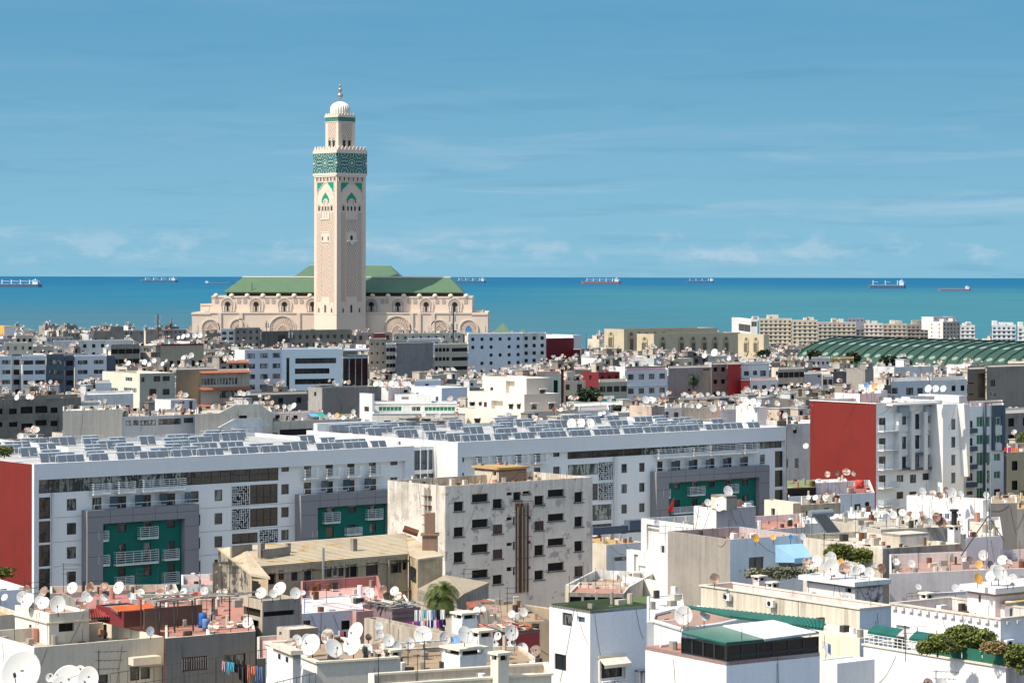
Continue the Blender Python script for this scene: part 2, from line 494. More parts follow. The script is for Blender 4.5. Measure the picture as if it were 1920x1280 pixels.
        if s.D < 500 and s.root.get('label'): NEARB.append((s, s.root.name))
        # far walls
        mb.q([(w,0,0),(w,d,0),(w,d,h),(w,0,h)], 0); mb.q([(0,d,0),(w,d,0),(w,d,h),(0,d,h)], 0)
        t = .2 if s.par > 0 else 0; zr = h-s.par
        if s.par > 0 and w > .6 and d > .6:
            for a, b in (((0,0),(w,t)), ((0,d-t),(w,d)), ((0,t),(t,d-t)), ((w-t,t),(w,d-t))):
                mb.q([(a[0],a[1],h),(b[0],a[1],h),(b[0],b[1],h),(a[0],b[1],h)], 3)
            for e in (((t,t),(w-t,t)), ((w-t,t),(w-t,d-t)), ((w-t,d-t),(t,d-t)), ((t,d-t),(t,t))):
                mb.q([(*e[0],zr),(*e[1],zr),(*e[1],h),(*e[0],h)], 3)
        rb = MB()
        rb.box(t, w-t, t, d-t, zr-.25, zr)
        if s.sk:
            for q in (mb, rb): q.v = [(x+s.sk*y, y, z) for x, y, z in q.v]
        s.part('wall', mb, s.mats)
        s.part('roof', rb, s.mats[2])
        if s.cap:
            cb = MB(); o = .12
            for a, b in (((-o,-o),(w+o,t+.05)), ((-o,d-t-.05),(w+o,d+o)), ((-o,t+.05),(t+.05,d-t-.05)), ((w-t-.05,t+.05),(w+o,d-t-.05))):
                cb.box(a[0], b[0], a[1], b[1], h+.003, h+.12)
            if s.sk: cb.v = [(x+s.sk*y, y, z) for x, y, z in cb.v]
            s.part('coping', cb, s.cap)
        if s.joined and s.jw.v:
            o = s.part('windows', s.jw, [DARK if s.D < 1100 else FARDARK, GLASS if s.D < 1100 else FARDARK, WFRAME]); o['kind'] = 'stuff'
        return s
def balcony(b, f, x0, x1, ybot, ytop, proj=1.0, Z=None, bars=6, slabmat=None, zfix=None):
    if Z: (x0, ybot), (x1, yb2) = Z(x0, ybot), Z(x1, ybot); _, ytop = Z(0, ytop)
    a0, z0 = b.face(f, x0, ybot, 0.0); a1, _ = b.face(f, x1, ybot, 0.0); _, z1 = b.face(f, (x0+x1)/2, ytop, 0)
    _, z0 = b.face(f, (x0+x1)/2, ybot, 0)
    a0, a1 = max(a0, .02), a1
    sb = MB(); b.fbox(sb, f, a0, a1, -proj, -.002, z0, z0+.18)
    o = b.part('balcony', sb, slabmat or WHITE)
    rb = MB(); hh = max(.9, z1-z0-.2); t = .025
    z0 += .18
    for i in range(bars):
        z = z0+.1+(hh-.1)*i/(bars-1)
        b.fbox(rb, f, a0, a1, -proj, -proj+.04, z-.03, z+.03)
        b.fbox(rb, f, a0, a0+.04, -proj+.04, -.01, z-.03, z+.03)
        b.fbox(rb, f, a1-.04, a1, -proj+.04, -.01, z-.03, z+.03)
    n = max(1, int((a1-a0)/1.2))
    for i in range(n+1):
        a = a0+(a1-a0-.05)*i/n; b.fbox(rb, f, a, a+.05, -proj-.03, -proj, z0, z0+hh)
    rb.obj('railing', RAIL, o)
    return o
# ================================================================== SEA AND GROUND
def build_ground():
    mb = MB(); ys = [-300, 60, 300, 900, 1100, 1300, 1500, 1700, 1800, 1950, 2050, 2150, 2250, 2330]
    for a, b in zip(ys, ys[1:]):
        za, zb = ground(a), ground(b)
        for i in range(-4, 4):
            x0, x1 = i*450, (i+1)*450
            mb.q([(x0, a, za), (x1, a, za), (x1, b, zb), (x0, b, zb)])
    m, t, b = newmat('ground')
    p = t.new('ShaderNodeNewGeometry').outputs['Position']
    c = t.mix(t.ramp(t.noise(p, .05, 6, .6), .4, .6), (.10,.095,.09), (.24,.20,.16))
    t.l.new(c, b.inputs['Base Color']); b.inputs['Roughness'].default_value = .95
    tag(mb.obj('ground', m), kind='structure')
    # sea
    mb = MB(); mb.q([(-90000, 1990, 0), (90000, 1990, 0), (90000, 150000, 0), (-90000, 150000, 0)])
    m, t, b = newmat('sea_water')
    p = t.new('ShaderNodeNewGeometry').outputs['Position']
    x, y, z = t.sep(p)
    inv = t.math('DIVIDE', 1000.0, y)          # near the shore the water is shallower and greener
    n = t.noise(t.comb(t.math('MULTIPLY', x, .0006), t.math('MULTIPLY', inv, 16.0), 0.0), 1.0, 5, .6, .3)
    dep = t.math('ADD', inv, t.math('MULTIPLY', t.math('SUBTRACT', n, .5), .05))
    c = t.mix(t.ramp(dep, .03, .10), SEA_FAR, SEA_MID)
    c = t.mix(t.ramp(dep, .10, .30), c, SEA_NEAR)
    c = t.mix(t.ramp(x, -300.0, 600.0), c, t.mix(t.ramp(dep, .04, .12), c, SEA_GREEN))
    n2 = t.noise(t.comb(t.math('MULTIPLY', x, .002), t.math('MULTIPLY', inv, 60.0), 4.0), 1.0, 4, .6)
    n3 = t.noise(t.comb(t.math('MULTIPLY', x, .02), t.math('MULTIPLY', inv, 420.0), 9.0), 1.0, 3, .7)
    c = t.mix(1.0, c, t.mix(t.math('ADD', t.math('MULTIPLY', n2, .6), t.math('MULTIPLY', n3, .4)), (.74,)*3, (1.28,)*3), 'MULTIPLY')
    t.l.new(c, b.inputs['Base Color']); b.inputs['Roughness'].default_value = .75
    b.inputs['Specular IOR Level'].default_value = .04
    tag(mb.obj('sea', m), kind='structure')
SEA_FAR = (.010, .105, .20); SEA_MID = (.018, .132, .205); SEA_NEAR = (.052, .138, .178); SEA_GREEN = (.042, .162, .198)
build_ground()

# ================================================================== SHIPS
HULL = plain('hull_paint', (.07,.13,.20), .6); HULLR = plain('red_hull_paint', (.24,.12,.14), .6)
SHIPW = plain('ship_white_paint', (.72,.74,.76), .6); DECK = plain('deck_paint', (.30,.34,.38), .7)
def ship(x0, x1, ywl, htop, label, cranes=4, hull=HULL, tower=.9, big=1.0, derr=True):
    D = CZ*F/(ywl-CY-ROLL*((x0+x1)/2-CX)); sc_ = D/F
    L = (x1-x0)*sc_; X = ((x0+x1)/2-CX)*sc_; H = (ywl-htop)*sc_
    root = thing('cargo_ship', label, 'ship', (X, D, 0))
    hh = H*.34
    m = MB(); B = L*.15; pts = [(-L/2, 0), (-L/2+L*.05, -B/2), (L/2-L*.05, -B/2), (L/2, -B*.35), (L/2, B*.35), (L/2-L*.05, B/2), (-L/2+L*.05, B/2)]
    m.prism(pts, -.5, hh, 0, 1, zs=[hh*1.5]+[hh]*6); m.obj('hull', [hull, DECK], root)
    m = MB(); xt = -L/2+L*tower
    m.box(xt-L*.055, xt+L*.04, -B*.4, B*.4, hh, hh+H*.42); m.box(xt-L*.045, xt+L*.02, -B*.45, B*.45, hh+H*.42, hh+H*.52)
    m.tube((xt-L*.01, 0, hh+H*.5), (xt-L*.01, 0, H), L*.006, 6); m.obj('superstructure', SHIPW, root)
    MB().box(xt+L*.045, xt+L*.075, -B*.15, B*.15, hh, hh+H*.40).obj('funnel', DECK, root)
    for i in range(cranes):
        c = MB(); xc = -L/2+L*(.14+.68*i/max(1, cranes-1)*(tower/.9)*.95)
        c.box(xc-L*.008, xc+L*.008, -L*.008, L*.008, hh, hh+H*.52)
        if derr: c.tube((xc, 0, hh+H*.38), (xc+L*.13, 0, hh+H*.33), L*.0035, 5)
        c.obj('deck_crane', SHIPW, root)
    m = MB(); 
    for i in range(6): m.box(-L*.42+i*L*.125, -L*.42+i*L*.125+L*.10, -B*.3, B*.3, hh, hh+H*.06)
    o = m.obj('hatch_covers', DECK, root); o['kind'] = 'stuff'
ship(-28, 78, 538.5, 522, 'long cargo ship cut by the left edge, white tower at its right end', 5)
ship(263, 333, 529, 519, 'pale cargo ship on the horizon between the left edge and the mosque', 4)
ship(384, 440, 532.5, 526, 'low dark tanker half hidden behind the left end of the green mosque roof', 0, tower=.08)
ship(852, 911, 530, 520, 'faint cargo ship just right of the green mosque roof', 4)
ship(1090, 1164, 532, 520, 'cargo ship with a dull red hull and five short cranes in mid horizon', 5, HULLR)
ship(1286, 1338, 529.5, 521, 'small cargo ship with a bright white tower, next right of the red hulled one', 4, tower=.93, derr=False)
ship(1627, 1698, 541, 523, 'cargo ship with three joined white cranes and white tower, far right', 3)
ship(1760, 1820, 545, 535, 'low coaster without cranes, rightmost ship on the sea', 0, HULLR)

# ================================================================== MOSQUE
def diamond_mat(name, base, dark, a=.62, b=.42, thr=.22, amt=.62):
    m, t, p = newmat(name)
    uv = t.new('ShaderNodeTexCoord').outputs['UV']; u, v, _ = t.sep(uv)
    s1 = t.math('SINE', t.math('MULTIPLY', t.math('ADD', t.math('MULTIPLY', u, a), t.math('MULTIPLY', v, b)), math.pi))
    s2 = t.math('SINE', t.math('MULTIPLY', t.math('SUBTRACT', t.math('MULTIPLY', u, a), t.math('MULTIPLY', v, b)), math.pi))
    f = t.ramp(t.math('ABSOLUTE', t.math('MULTIPLY', s1, s2)), thr, thr+.25)
    n = t.noise(t.new('ShaderNodeNewGeometry').outputs['Position'], .5, 4)
    f = t.math('MULTIPLY', f, t.math('ADD', t.math('MULTIPLY', n, .8), .25))
    c = t.mix(t.math('MULTIPLY', f, amt), base, dark)
    t.l.new(c, p.inputs['Base Color']); p.inputs['Roughness'].default_value = .9; p.inputs['Specular IOR Level'].default_value = .15
    bp = t.new('ShaderNodeBump', invert=True); bp.inputs['Strength'].default_value = .6; bp.inputs['Distance'].default_value = .4
    t.l.new(f, bp.inputs['Height']); t.l.new(bp.outputs[0], p.inputs['Normal'])
    return m
def zellige_mat(name, S=12.5, c1=(.015,.17,.12), c2=(.30,.36,.28), c3=(.015,.05,.10)):
    m, t, p = newmat(name)
    uv = t.new('ShaderNodeTexCoord').outputs['UV']; u, v, _ = t.sep(uv)
    def ros(ox, oz, S, cr, nspoke, fr):
        du = t.math('SUBTRACT', t.math('FRACT', t.math('DIVIDE', t.math('ADD', u, ox), S)), .5)
        dv = t.math('SUBTRACT', t.math('FRACT', t.math('DIVIDE', t.math('ADD', v, oz), S)), .5)
        r = t.math('POWER', t.math('ADD', t.math('MULTIPLY', du, du), t.math('MULTIPLY', dv, dv)), .5)
        a = t.math('ARCTAN2', du, dv)
        w = t.math('ADD', t.math('MULTIPLY', r, fr), t.math('MULTIPLY', t.math('COSINE', t.math('MULTIPLY', a, nspoke)), 1.1))
        return t.math('SINE', w), r
    s1, r1 = ros(6.25, 9.35, S, 0, 10.0, 40.0); s2, r2 = ros(0, 3.1, S, 0, 8.0, 34.0)
    near1 = t.ramp(r1, .36, .30)
    f = t.math('ADD', t.math('MULTIPLY', s1, near1), t.math('MULTIPLY', s2, t.math('SUBTRACT', 1.0, near1)))
    c = t.mix(t.ramp(f, .35, .55), c1, c2); c = t.mix(t.ramp(f, -.45, -.75), c, c3)
    c = t.mix(t.ramp(r1, .10, .05), c, (.5,.48,.36))
    t.l.new(c, p.inputs['Base Color']); p.inputs['Roughness'].default_value = .45
    return m
SEBKA = diamond_mat('carved_lattice', (.60,.47,.375), (.20,.145,.115), .5, .34)
SEBKAG = diamond_mat('green_lattice', (.50,.45,.36), (.06,.16,.13), 1.4, 1.0, .12, .9)
ZEL = zellige_mat('mosaic_tiles')
ZELB = diamond_mat('mosaic_band', (.03,.17,.13), (.30,.36,.28), 1.0, 1.0, .45, .8)
MGREEN = plain('green_glazed_tiles', (.012,.26,.17), .4)
MARBLE = wall((.66,.56,.46), .06, .06, (.5,.4,.3))
MWHITE = plain('white_marble', (.74,.70,.62), .6)
GOLD = plain('gilded_bronze', (.42,.38,.33), .35, .6)
def roof_green():
    m, t, b = newmat('green_roof_tiles')
    p = t.new('ShaderNodeNewGeometry').outputs['Position']; x, y, z = t.sep(p)
    s = t.math('ABSOLUTE', t.math('SINE', t.math('MULTIPLY', x, 3.0)))
    n = t.noise(p, .3, 5, .6); n2 = t.noise(p, 2.5, 3, .7)
    c = t.mix(n, (.07,.135,.07), (.115,.185,.10)); c = t.mix(1.0, c, t.mix(t.math('MULTIPLY', t.math('ADD', s, n2), .5), (.72,)*3, (1.2,)*3), 'MULTIPLY')
    t.l.new(c, b.inputs['Base Color']); b.inputs['Roughness'].default_value = .5
    return m
GRT = roof_green()
def arch(cx, z0, w, h, kind='round', n=14):
    """outline in (x,z): jambs and head; horseshoe bulges below the springing"""
    r = w/2; pts = [(cx-w/2*.86, z0), ]
    zs = z0+h-r*(1.35 if kind == 'point' else 1.0)
    for i in range(n+1):
        t = math.pi*(1.12-1.24*i/n) if kind != 'plain' else math.pi*(1-i/n)
        x, z = math.cos(t)*r, math.sin(t)*r
        if kind == 'point' and z > 0: z *= 1.0+.35*(1-abs(x)/r)
        pts.append((cx+x, zs+z))
    pts.append((cx+w/2*.86, z0))
    return pts
def ring(mb, cx, z0, w, h, t, y0, y1, kind, mi=0):
    o = arch(cx, z0, w, h, kind); i = arch(cx, z0, w-2*t, h-t, kind)
    for a in range(len(o)-1):
        P = [(o[a][0], o[a][1]), (o[a+1][0], o[a+1][1]), (i[a+1][0], i[a+1][1]), (i[a][0], i[a][1])]
        mb.plate(P, y0, y1, mi)
def merlons(mb, L, z, hgt, n, f, y=0, x=0, t=.5):
    for i in range(n):
        w = L/n; c = (i+.5)*w
        P = [(-.42, 0), (-.42, .25), (-.26, .45), (-.26, .65), (-.1, .85), (0, 1), (.1, .85), (.26, .65), (.26, .45), (.42, .25), (.42, 0)]
        pp = [(c+p[0]*w, z+p[1]*hgt) for p in P]
        k = len(mb.v); nn = len(pp)
        if f == 'x': mb.v += [(x+a, y, b) for a, b in pp]+[(x+a, y+t, b) for a, b in pp]
        else: mb.v += [(x, y+a, b) for a, b in pp]+[(x+t, y+a, b) for a, b in pp]
        for j in range(nn):
            q = (j+1) % nn; mb.f.append((k+j, k+q, k+nn+q, k+nn+j)); mb.m.append(0)
        mb.f.append(tuple(k+j for j in range(nn))); mb.m.append(0); mb.f.append(tuple(k+nn+j for j in reversed(range(nn)))); mb.m.append(0)
def build_minaret():
    D = 1800.0; s = D/F; th = R(41.5)
    X = K(631, 640)[0]*D; zb = 4.0
    root = thing('minaret', 'tall square sandstone minaret with green mosaic bands and a white ribbed dome', 'minaret', (X, D, zb), th)
    A = 25.0
    def z(py): return CZ-(py-CY-ROLL*(631-CX))*s-zb
    zt = z(286.5)
    FL = link('shaft', None, root)
    m = MB(); m.box(0, A, 0, A, 0, z(328)); m.uv = 1
    root_shaft = m.obj('shaft', STONE, root); bpy.data.objects.remove(FL)
    root_shaft.name = 'shaft'
    m = MB(); m.uv = 1; e = .5
    m.box(-e, A+e, -e, A+e, z(324), z(286.5)); m.obj('mosaic_frieze', ZEL, root)
    m = MB(); m.box(-e-.25, A+e+.25, -e-.25, A+e+.25, z(328), z(324)-.003); m.box(-e-.25, A+e+.25, -e-.25, A+e+.25, z(286.5)+.003, z(281)); m.obj('cornice', MARBLE, root)
    m = MB(); H = z(273)-z(281)
    for (f, x, y) in (('x', 0, -e-.2), ('x', 0, A+e-.4), ('y', -e-.2, 0), ('y', A+e-.4, 0)):
        merlons(m, A, z(281)+.01, H, 8, f, y, x, .6)
    o = m.obj('merlons', MARBLE, root); o['kind'] = 'stuff'
    # two visible faces: R = y=0 (x along), L = x=0 (y along)
    for f in ('R', 'L'):
        def put(mb, name, mat, kind=None, uv=False):
            if uv: mb.uv = 1
            if f == 'L': mb.v = [(v[1], v[0], v[2]) for v in mb.v]
            o = mb.obj(name, mat, root)
            if kind: o['kind'] = kind
        c = A/2
        # small blind arcade below the frieze
        m = MB()
        for i in range(12):
            m.box(1.2+i*1.92, 1.55+i*1.92, -.45, -.02, z(340), z(329)); 
        m.box(.6, A-.6, -.55, -.02, z(331), z(328)+.1); put(m, 'blind_arcade', MARBLE, 'stuff')
        m = MB()
        for i in range(0, 12, 2): m.box(2.1+i*1.92, 2.9+i*1.92, -.06, -.03, z(338.5), z(332))
        put(m, 'arcade_opening', DARK, 'stuff')
        # green spandrels
        for sgn in (-1, 1):
            m = MB(); x0 = c+sgn*8.9; x1 = c+sgn*2.2
            P = [(x0, z(342)), (x1, z(342)), (c+sgn*3.4, z(345)), (c+sgn*4.6, z(348.5)), (c+sgn*5.8, z(351.5)), (c+sgn*7.2, z(354)), (c+sgn*7.9, z(358)), (x0, z(360))]
            m.plate(P, -.14, -.02); put(m, 'green_spandrel', MGREEN)
        m = MB(); m.plate([(c-9.3, z(341)), (c+9.3, z(341)), (c+9.3, z(340.2)), (c-9.3, z(340.2))], -.3, -.02)
        for sgn in (-1, 1):
            m.box(min(c+sgn*9.3, c+sgn*9.7), max(c+sgn*9.3, c+sgn*9.7), -.3, -.02, z(590), z(340.2))
            pts = [(c+sgn*8.3, z(364)), (c+sgn*7.6, z(356)), (c+sgn*5.2, z(351)), (c+sgn*2.0, z(343.5)), (c, z(341.5))]
            for a, b in zip(pts, pts[1:]): m.tube((a[0], -.1, a[1]), (b[0], -.1, b[1]), .35, 4)
        put(m, 'arch_moulding', MARBLE)
        m = MB()
        P = [(0, z(360)), (1.0, z(362.5)), (1.7, z(365)), (2.7, z(367)), (3.3, z(370)), (4.0, z(372)), (4.0, z(380)), (3.2, z(380)), (2.6, z(374.5)), (1.4, z(372)), (0, z(371))]
        P = [(c+a, b) for a, b in P]+[(c-a, b) for a, b in reversed(P[1:-1])]
        m.plate(P, -.16, -.02); put(m, 'green_arch', MGREEN)
        m = MB(); ring(m, c, z(384), 4.6, z(373)-z(384), .55, -.4, -.02, 'round'); ring(m, c, z(384), 3.0, z(375.5)-z(384), .35, -.3, -.02, 'round'); put(m, 'arch_ring', MARBLE)
        # window group
        for dx, w in ((-3.0, .95), (0, .95), (3.0, .95), (-6.9, 1.1), (6.9, 1.1)):
            m = MB(); m.plate(arch(c+dx, z(394.5), w*1.35, z(386)-z(394.5), 'round', 8), -.12, -.03); put(m, 'arched_window', DARK)
        for dx in (-6.9, 6.9):
            m = MB(); ring(m, c+dx, z(395), 2.7, z(381)-z(395), .4, -.25, -.02, 'point'); m.plate([(c+dx-.9, z(385)), (c+dx, z(380.5)), (c+dx+.9, z(385))], -.14, -.02); put(m, 'window_hood', SEBKAG)
        m = MB()
        for dx in (-4.6, -1.5, 1.5, 4.6): m.tube((c+dx, -.3, z(410)), (c+dx, -.3, z(386)), .22, 6)
        put(m, 'colonnette', MWHITE, 'stuff')
        m = MB(); m.box(c-4.9, c+4.9, -.5, -.02, z(411.5), z(410)); put(m, 'window_ledge', MARBLE)
        # carved lattices
        m = MB()
        if f == 'R': m.box(c-4.3, c+4.3, -.10, -.02, z(434), z(412.5)); m.box(c-4.3, c+4.3, -.10, -.02, z(556), z(456))
        else: m.box(c-4.3, c+4.3, -.10, -.02, z(433), z(412.5)); m.box(c-4.3, c+4.3, -.10, -.02, z(556), z(455))
        for sgn in (-1, 1):
            x0, x1 = sorted((c+sgn*5.3, c+sgn*8.7)); m.box(x0, x1, -.08, -.02, z(566), z(398))
        put(m, 'lattice_panel', SEBKA, None, True)
        m = MB()
        for sgn in (-1, 1):
            x0, x1 = sorted((c+sgn*4.5, c+sgn*4.9)); m.box(x0, x1, -.22, -.02, z(572), z(412))
        put(m, 'panel_frame', MARBLE)
        if f == 'R':
            m = MB(); m.plate(arch(c, z(451), 7.6, z(431)-z(451), 'point', 12), -.25, -.02); put(m, 'balcony_niche', MARBLE)
            m = MB(); m.plate(arch(c, z(449.5), 2.2, z(441)-z(449.5), 'round', 8), -.32, -.26); put(m, 'arched_window', DARK)
            m = MB(); m.box(c-4.2, c+4.2, -1.6, -.02, z(452.5), z(450)); m.plate([(c-3, z(452.6)), (c+3, z(452.6)), (c+1.2, z(456)), (c, z(458.5)), (c-1.2, z(456))], -1.1, -.02); put(m, 'balcony', MWHITE)
        else:
            for dx in (-3.1, 3.1):
                m = MB(); m.plate(arch(c+dx, z(450.5), 1.1, z(443)-z(450.5), 'round', 8), -.12, -.03); put(m, 'arched_window', DARK)
            m = MB(); m.box(c-4.2, c+4.2, -.4, -.02, z(454), z(453)); m.box(c-4.2, c+4.2, -.2, -.02, z(435.5), z(434.5)); put(m, 'window_ledge', MARBLE)
        for dx, w, t0 in ((0, 1.5, 572), (-7, .9, 578), (7, .9, 578)):
            m = MB(); m.plate(arch(c+dx, z(586), w, z(t0)-z(586), 'round', 8), -.16, -.11); put(m, 'arched_window', DARK)
            m = MB(); ring(m, c+dx, z(586), w+1.6, z(t0-4)-z(586), .4, -.2, -.02, 'point'); put(m, 'window_hood', MARBLE)
        m = MB(); m.box(0, A, -.12, -.02, z(590), z(588.5)); put(m, 'string_course', MARBLE)
    # lantern
    B = 14.3; o0 = (A-B)/2; zl = z(281)-2
    m = MB(); m.box(o0, o0+B, o0, o0+B, zl, z(226)); m.obj('lantern', STONE, root)
    m = MB(); m.uv = 1; m.box(o0-.15, o0+B+.15, o0-.15, o0+B+.15, z(226)+.003, z(218)); m.obj('lantern_frieze', ZELB, root)
    m = MB(); m.box(o0-.5, o0+B+.5, o0-.5, o0+B+.5, z(218)+.003, z(214.5)); m.box(o0-.3, o0+B+.3, o0-.3, o0+B+.3, z(227.5), z(226)-.003); m.obj('cornice', MARBLE, root)
    m = MB(); H = z(210)-z(214.5)
    for (f, x, y) in (('x', o0, o0-.5), ('x', o0, o0+B), ('y', o0-.5, o0), ('y', o0+B, o0)): merlons(m, B, z(214.5)+.01, H, 6, f, y, x, .5)
    o = m.obj('merlons', MARBLE, root); o['kind'] = 'stuff'
    for f in ('R', 'L'):
        def put(mb, name, mat, uv=False):
            if uv: mb.uv = 1
            if f == 'L': mb.v = [(v[1], v[0], v[2]) for v in mb.v]
            mb.obj(name, mat, root)
        c = o0+B/2
        m = MB(); m.box(c-4.3, c+4.3, o0-.1, o0-.01, z(257), z(229)); put(m, 'lattice_panel', SEBKA, True)
        for sgn in (-1, 1):
            m = MB(); ring(m, c+sgn*2.2, z(274), 3.6, z(256)-z(274), .5, o0-.3, o0-.01, 'point'); put(m, 'window_hood', SEBKAG, True)
            m = MB(); m.plate(arch(c+sgn*2.2, z(274), 2.0, z(261)-z(274), 'round', 8), o0-.14, o0-.02); put(m, 'arched_window', DARK)
    c = A/2
    m = MB(); m.lathe([(5.7, z(216)), (5.9, z(209)), (6.0, z(204)), (5.8, z(199)), (5.1, z(194.5)), (3.9, z(190.8)), (2.2, z(188.4)), (.3, z(187.2))], 96, 0, (c, c, 0), ribs=24, ribd=.16)
    m.obj('dome', MWHITE, root, True)
    m = MB(); m.tube((c, c, z(188)), (c, c, z(158)), .35, 8); m.tube((c, c, z(158)), (c, c, z(151)), .12, 6)
    m.obj('finial_rod', GOLD, root)
    for py, r in ((176, 1.95), (165, 1.3), (157, .85)):
        mm = MB(); mm.lathe([(r*math.sin(math.pi*i/8)+.01, z(py)-r*math.cos(math.pi*i/8)) for i in range(9)], 16, 0, (c, c, 0)); mm.obj('finial_ball', GOLD, root, True)
    FOOT.append((uv_of((X, D))[0]-14, uv_of((X, D))[0]+45, uv_of((X, D))[1]-8, uv_of((X, D))[1]+45))
    VIS.append((585, 684, 150, 622, D))
build_minaret()

def build_hall():
    D = 1822.0; s = D/F
    def x(px): return (px-CX)*s
    def z(py): return CZ-(py-CY-ROLL*(640-CX))*s
    root = thing('mosque_hall', 'wide sandstone prayer hall with arches and stepped green tiled roofs behind the minaret', 'mosque', (0, D, 0))
    m = MB(); m.box(x(360), x(915), 0, 110, 0, z(586)); m.obj('lower_wall', STONE, root)
    m = MB()
    for a, b in ((360, 395), (885, 915)): m.box(x(a)-.4, x(b), -.5, -.02, z(590), z(586.5))
    m.box(x(395), x(885), -.5, -.02, z(588), z(585.5)); m.obj('cornice', MARBLE, root)
    m = MB(); m.box(x(394), x(885), 10, 105, z(586)+.01, z(556)); m.obj('upper_wall', STONE, root)
    m = MB(); m.box(x(372), x(394)-.01, 12, 60, z(586)+.01, z(571)); m.box(x(885)+.01, x(905), 14, 60, z(586)+.01, z(582)); m.obj('side_terrace', STONE, root)
    m = MB(); m.box(x(372), x(394)-.3, 11.6, 11.98, z(573), z(570)); m.box(x(372)+3, x(372)+6, 11.7, 11.98, z(584), z(576)); m.obj('terrace_parapet', MARBLE, root)
    m = MB(); m.box(x(394)-.3, x(885)+.3, 9.6, 9.98, z(558.5), z(555.5)); m.obj('cornice', MARBLE, root)
    # parapet caps
    for i in range(17):
        px = 402+i*29.5
        if 590 < px < 684: continue
        mm = MB(); mm.lathe([(1.7, 0), (1.75, .9), (1.2, 1.7), (.1, 2.1)], 10, 0, (x(px), 10.6, z(556)+.01)); mm.obj('parapet_dome', MARBLE, root, True)
    m = MB()
    for i in range(10): m.box(x(395+i*2.2), x(396+i*2.2), 10.5, 11, z(556)+.02, z(553.5))
    for i in range(8): m.box(x(868+i*2.2), x(869+i*2.2), 10.5, 11, z(556)+.02, z(553.5))
    o = m.obj('merlons', MARBLE, root); o['kind'] = 'stuff'
    # upper arches
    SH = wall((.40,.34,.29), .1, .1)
    for px in (424, 477.5, 531, 584, 695, 745, 798, 852):
        cx = x(px); m = MB()
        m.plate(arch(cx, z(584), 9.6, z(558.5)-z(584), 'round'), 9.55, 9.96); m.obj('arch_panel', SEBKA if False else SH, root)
        m = MB(); ring(m, cx, z(584), 10.4, z(557.5)-z(584), .8, 9.3, 9.54, 'round'); m.obj('arch_ring', MARBLE, root)
        m = MB(); m.plate(arch(cx, z(574), 3.6, z(566)-z(574), 'round', 10), 9.35, 9.54); m.box(cx-.55, cx+.55, 9.35, 9.54, z(584), z(573.9)); m.obj('keyhole_window', DARK, root)
        m = MB()
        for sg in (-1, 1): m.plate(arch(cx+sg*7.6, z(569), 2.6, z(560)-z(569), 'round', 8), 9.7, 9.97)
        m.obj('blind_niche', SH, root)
        m = MB()
        for sg in (-1, 1): m.tube((cx+sg*2.6, 9.3, z(584)), (cx+sg*2.6, 9.3, z(574)), .3, 6)
        m.obj('colonnette', MWHITE, root)
    # pilasters
    for px in (412, 452, 560, 772, 812, 786): MB().box(x(px)-1.2, x(px)+1.2, -.9, -.02, 0, z(587)).obj('pilaster', STONE, root)
    # lower gateways
    BLU = plain('blue_mosaic', (.08,.22,.40), .5)
    for px, w, yt, big in ((395, 36, 598, 0), (447, 34, 597, 0), (530, 52, 591, 1), (745, 54, 591, 1), (824, 36, 598, 0), (879, 36, 598, 0)):
        cx = x(px); W_ = w*s; zb = z(640)
        m = MB(); ring(m, cx, zb, W_, z(yt)-zb, .7, -.9, -.02, 'round'); ring(m, cx, zb, W_*.86, z(yt+2.4)-zb, .45, -.6, -.02, 'round'); m.obj('arch_ring', MARBLE, root)
        m = MB(); m.plate(arch(cx, zb, W_*.72, z(yt+5)-zb, 'round'), -.25, -.02); m.obj('gateway', wall((.58,.44,.34), .1, .1), root)
        m = MB()
        for i in range(13):
            a = math.pi*(i+.5)/13; r0, r1 = W_*.24, W_*.40; zc = z(yt)-W_/2
            m.tube((cx+math.cos(a)*r0, -.3, zc+math.sin(a)*r0), (cx+math.cos(a)*r1, -.3, zc+math.sin(a)*r1), .22, 4)
        o = m.obj('arch_fan', STONE, root)
        m = MB(); ring(m, cx, zb, W_*.42, z(yt+10 if not big else yt+18)-zb, .35, -.5, -.26, 'point'); m.obj('inner_arch_ring', MARBLE, root)
        m = MB(); m.plate(arch(cx, zb, W_*.36, z(yt+12 if not big else yt+20)-zb, 'point'), -.34, -.26)
        m.obj('doorway', BLU if px > 870 else wall((.42,.31,.24), .1, .1), root)
    for px in (368, 907, 590, 590+100, 801):
        m = MB(); m.plate(arch(x(px), z(630), 2.4, z(608)-z(630), 'round', 8), -.3, -.02); m.obj('blind_niche', MARBLE, root)
    # roofs
    def hip(xa, xb, ya, yb, ze, xa2, xb2, ya2, yb2, zr, name):
        mm = MB(); P = [(xa,ya,ze),(xb,ya,ze),(xb,yb,ze),(xa,yb,ze)]; Q = [(xa2,ya2,zr),(xb2,ya2,zr),(xb2,yb2,zr),(xa2,yb2,zr)]
        for i in range(4):
            j = (i+1) % 4; mm.q([P[i], P[j], Q[j], Q[i]])
        mm.q(Q); mm.q([(a, b, c-.6) for a, b, c in P])
        for i in range(4):
            j = (i+1) % 4; a, b = P[i], P[j]; mm.q([a, b, (b[0], b[1], ze-.6), (a[0], a[1], ze-.6)])
        mm.obj(name, GRT, root)
    DKW = wall((.10,.06,.045), .2, .2)
    m = MB(); m.box(x(421), x(864), 14, 100, z(556)+.01, z(547.5)-.6); m.obj('cornice_wood', DKW, root)
    m = MB()
    for i in range(60): m.box(x(421+i*7.4), x(421+i*7.4)+.5, 13.3, 13.98, z(556)+.01, z(548.5))
    o = m.obj('brackets', DKW, root); o['kind'] = 'stuff'
    hip(x(416), x(868), 11.5, 103, z(547.5), x(448), x(842), 26, 88, z(520.5), 'lower_roof')
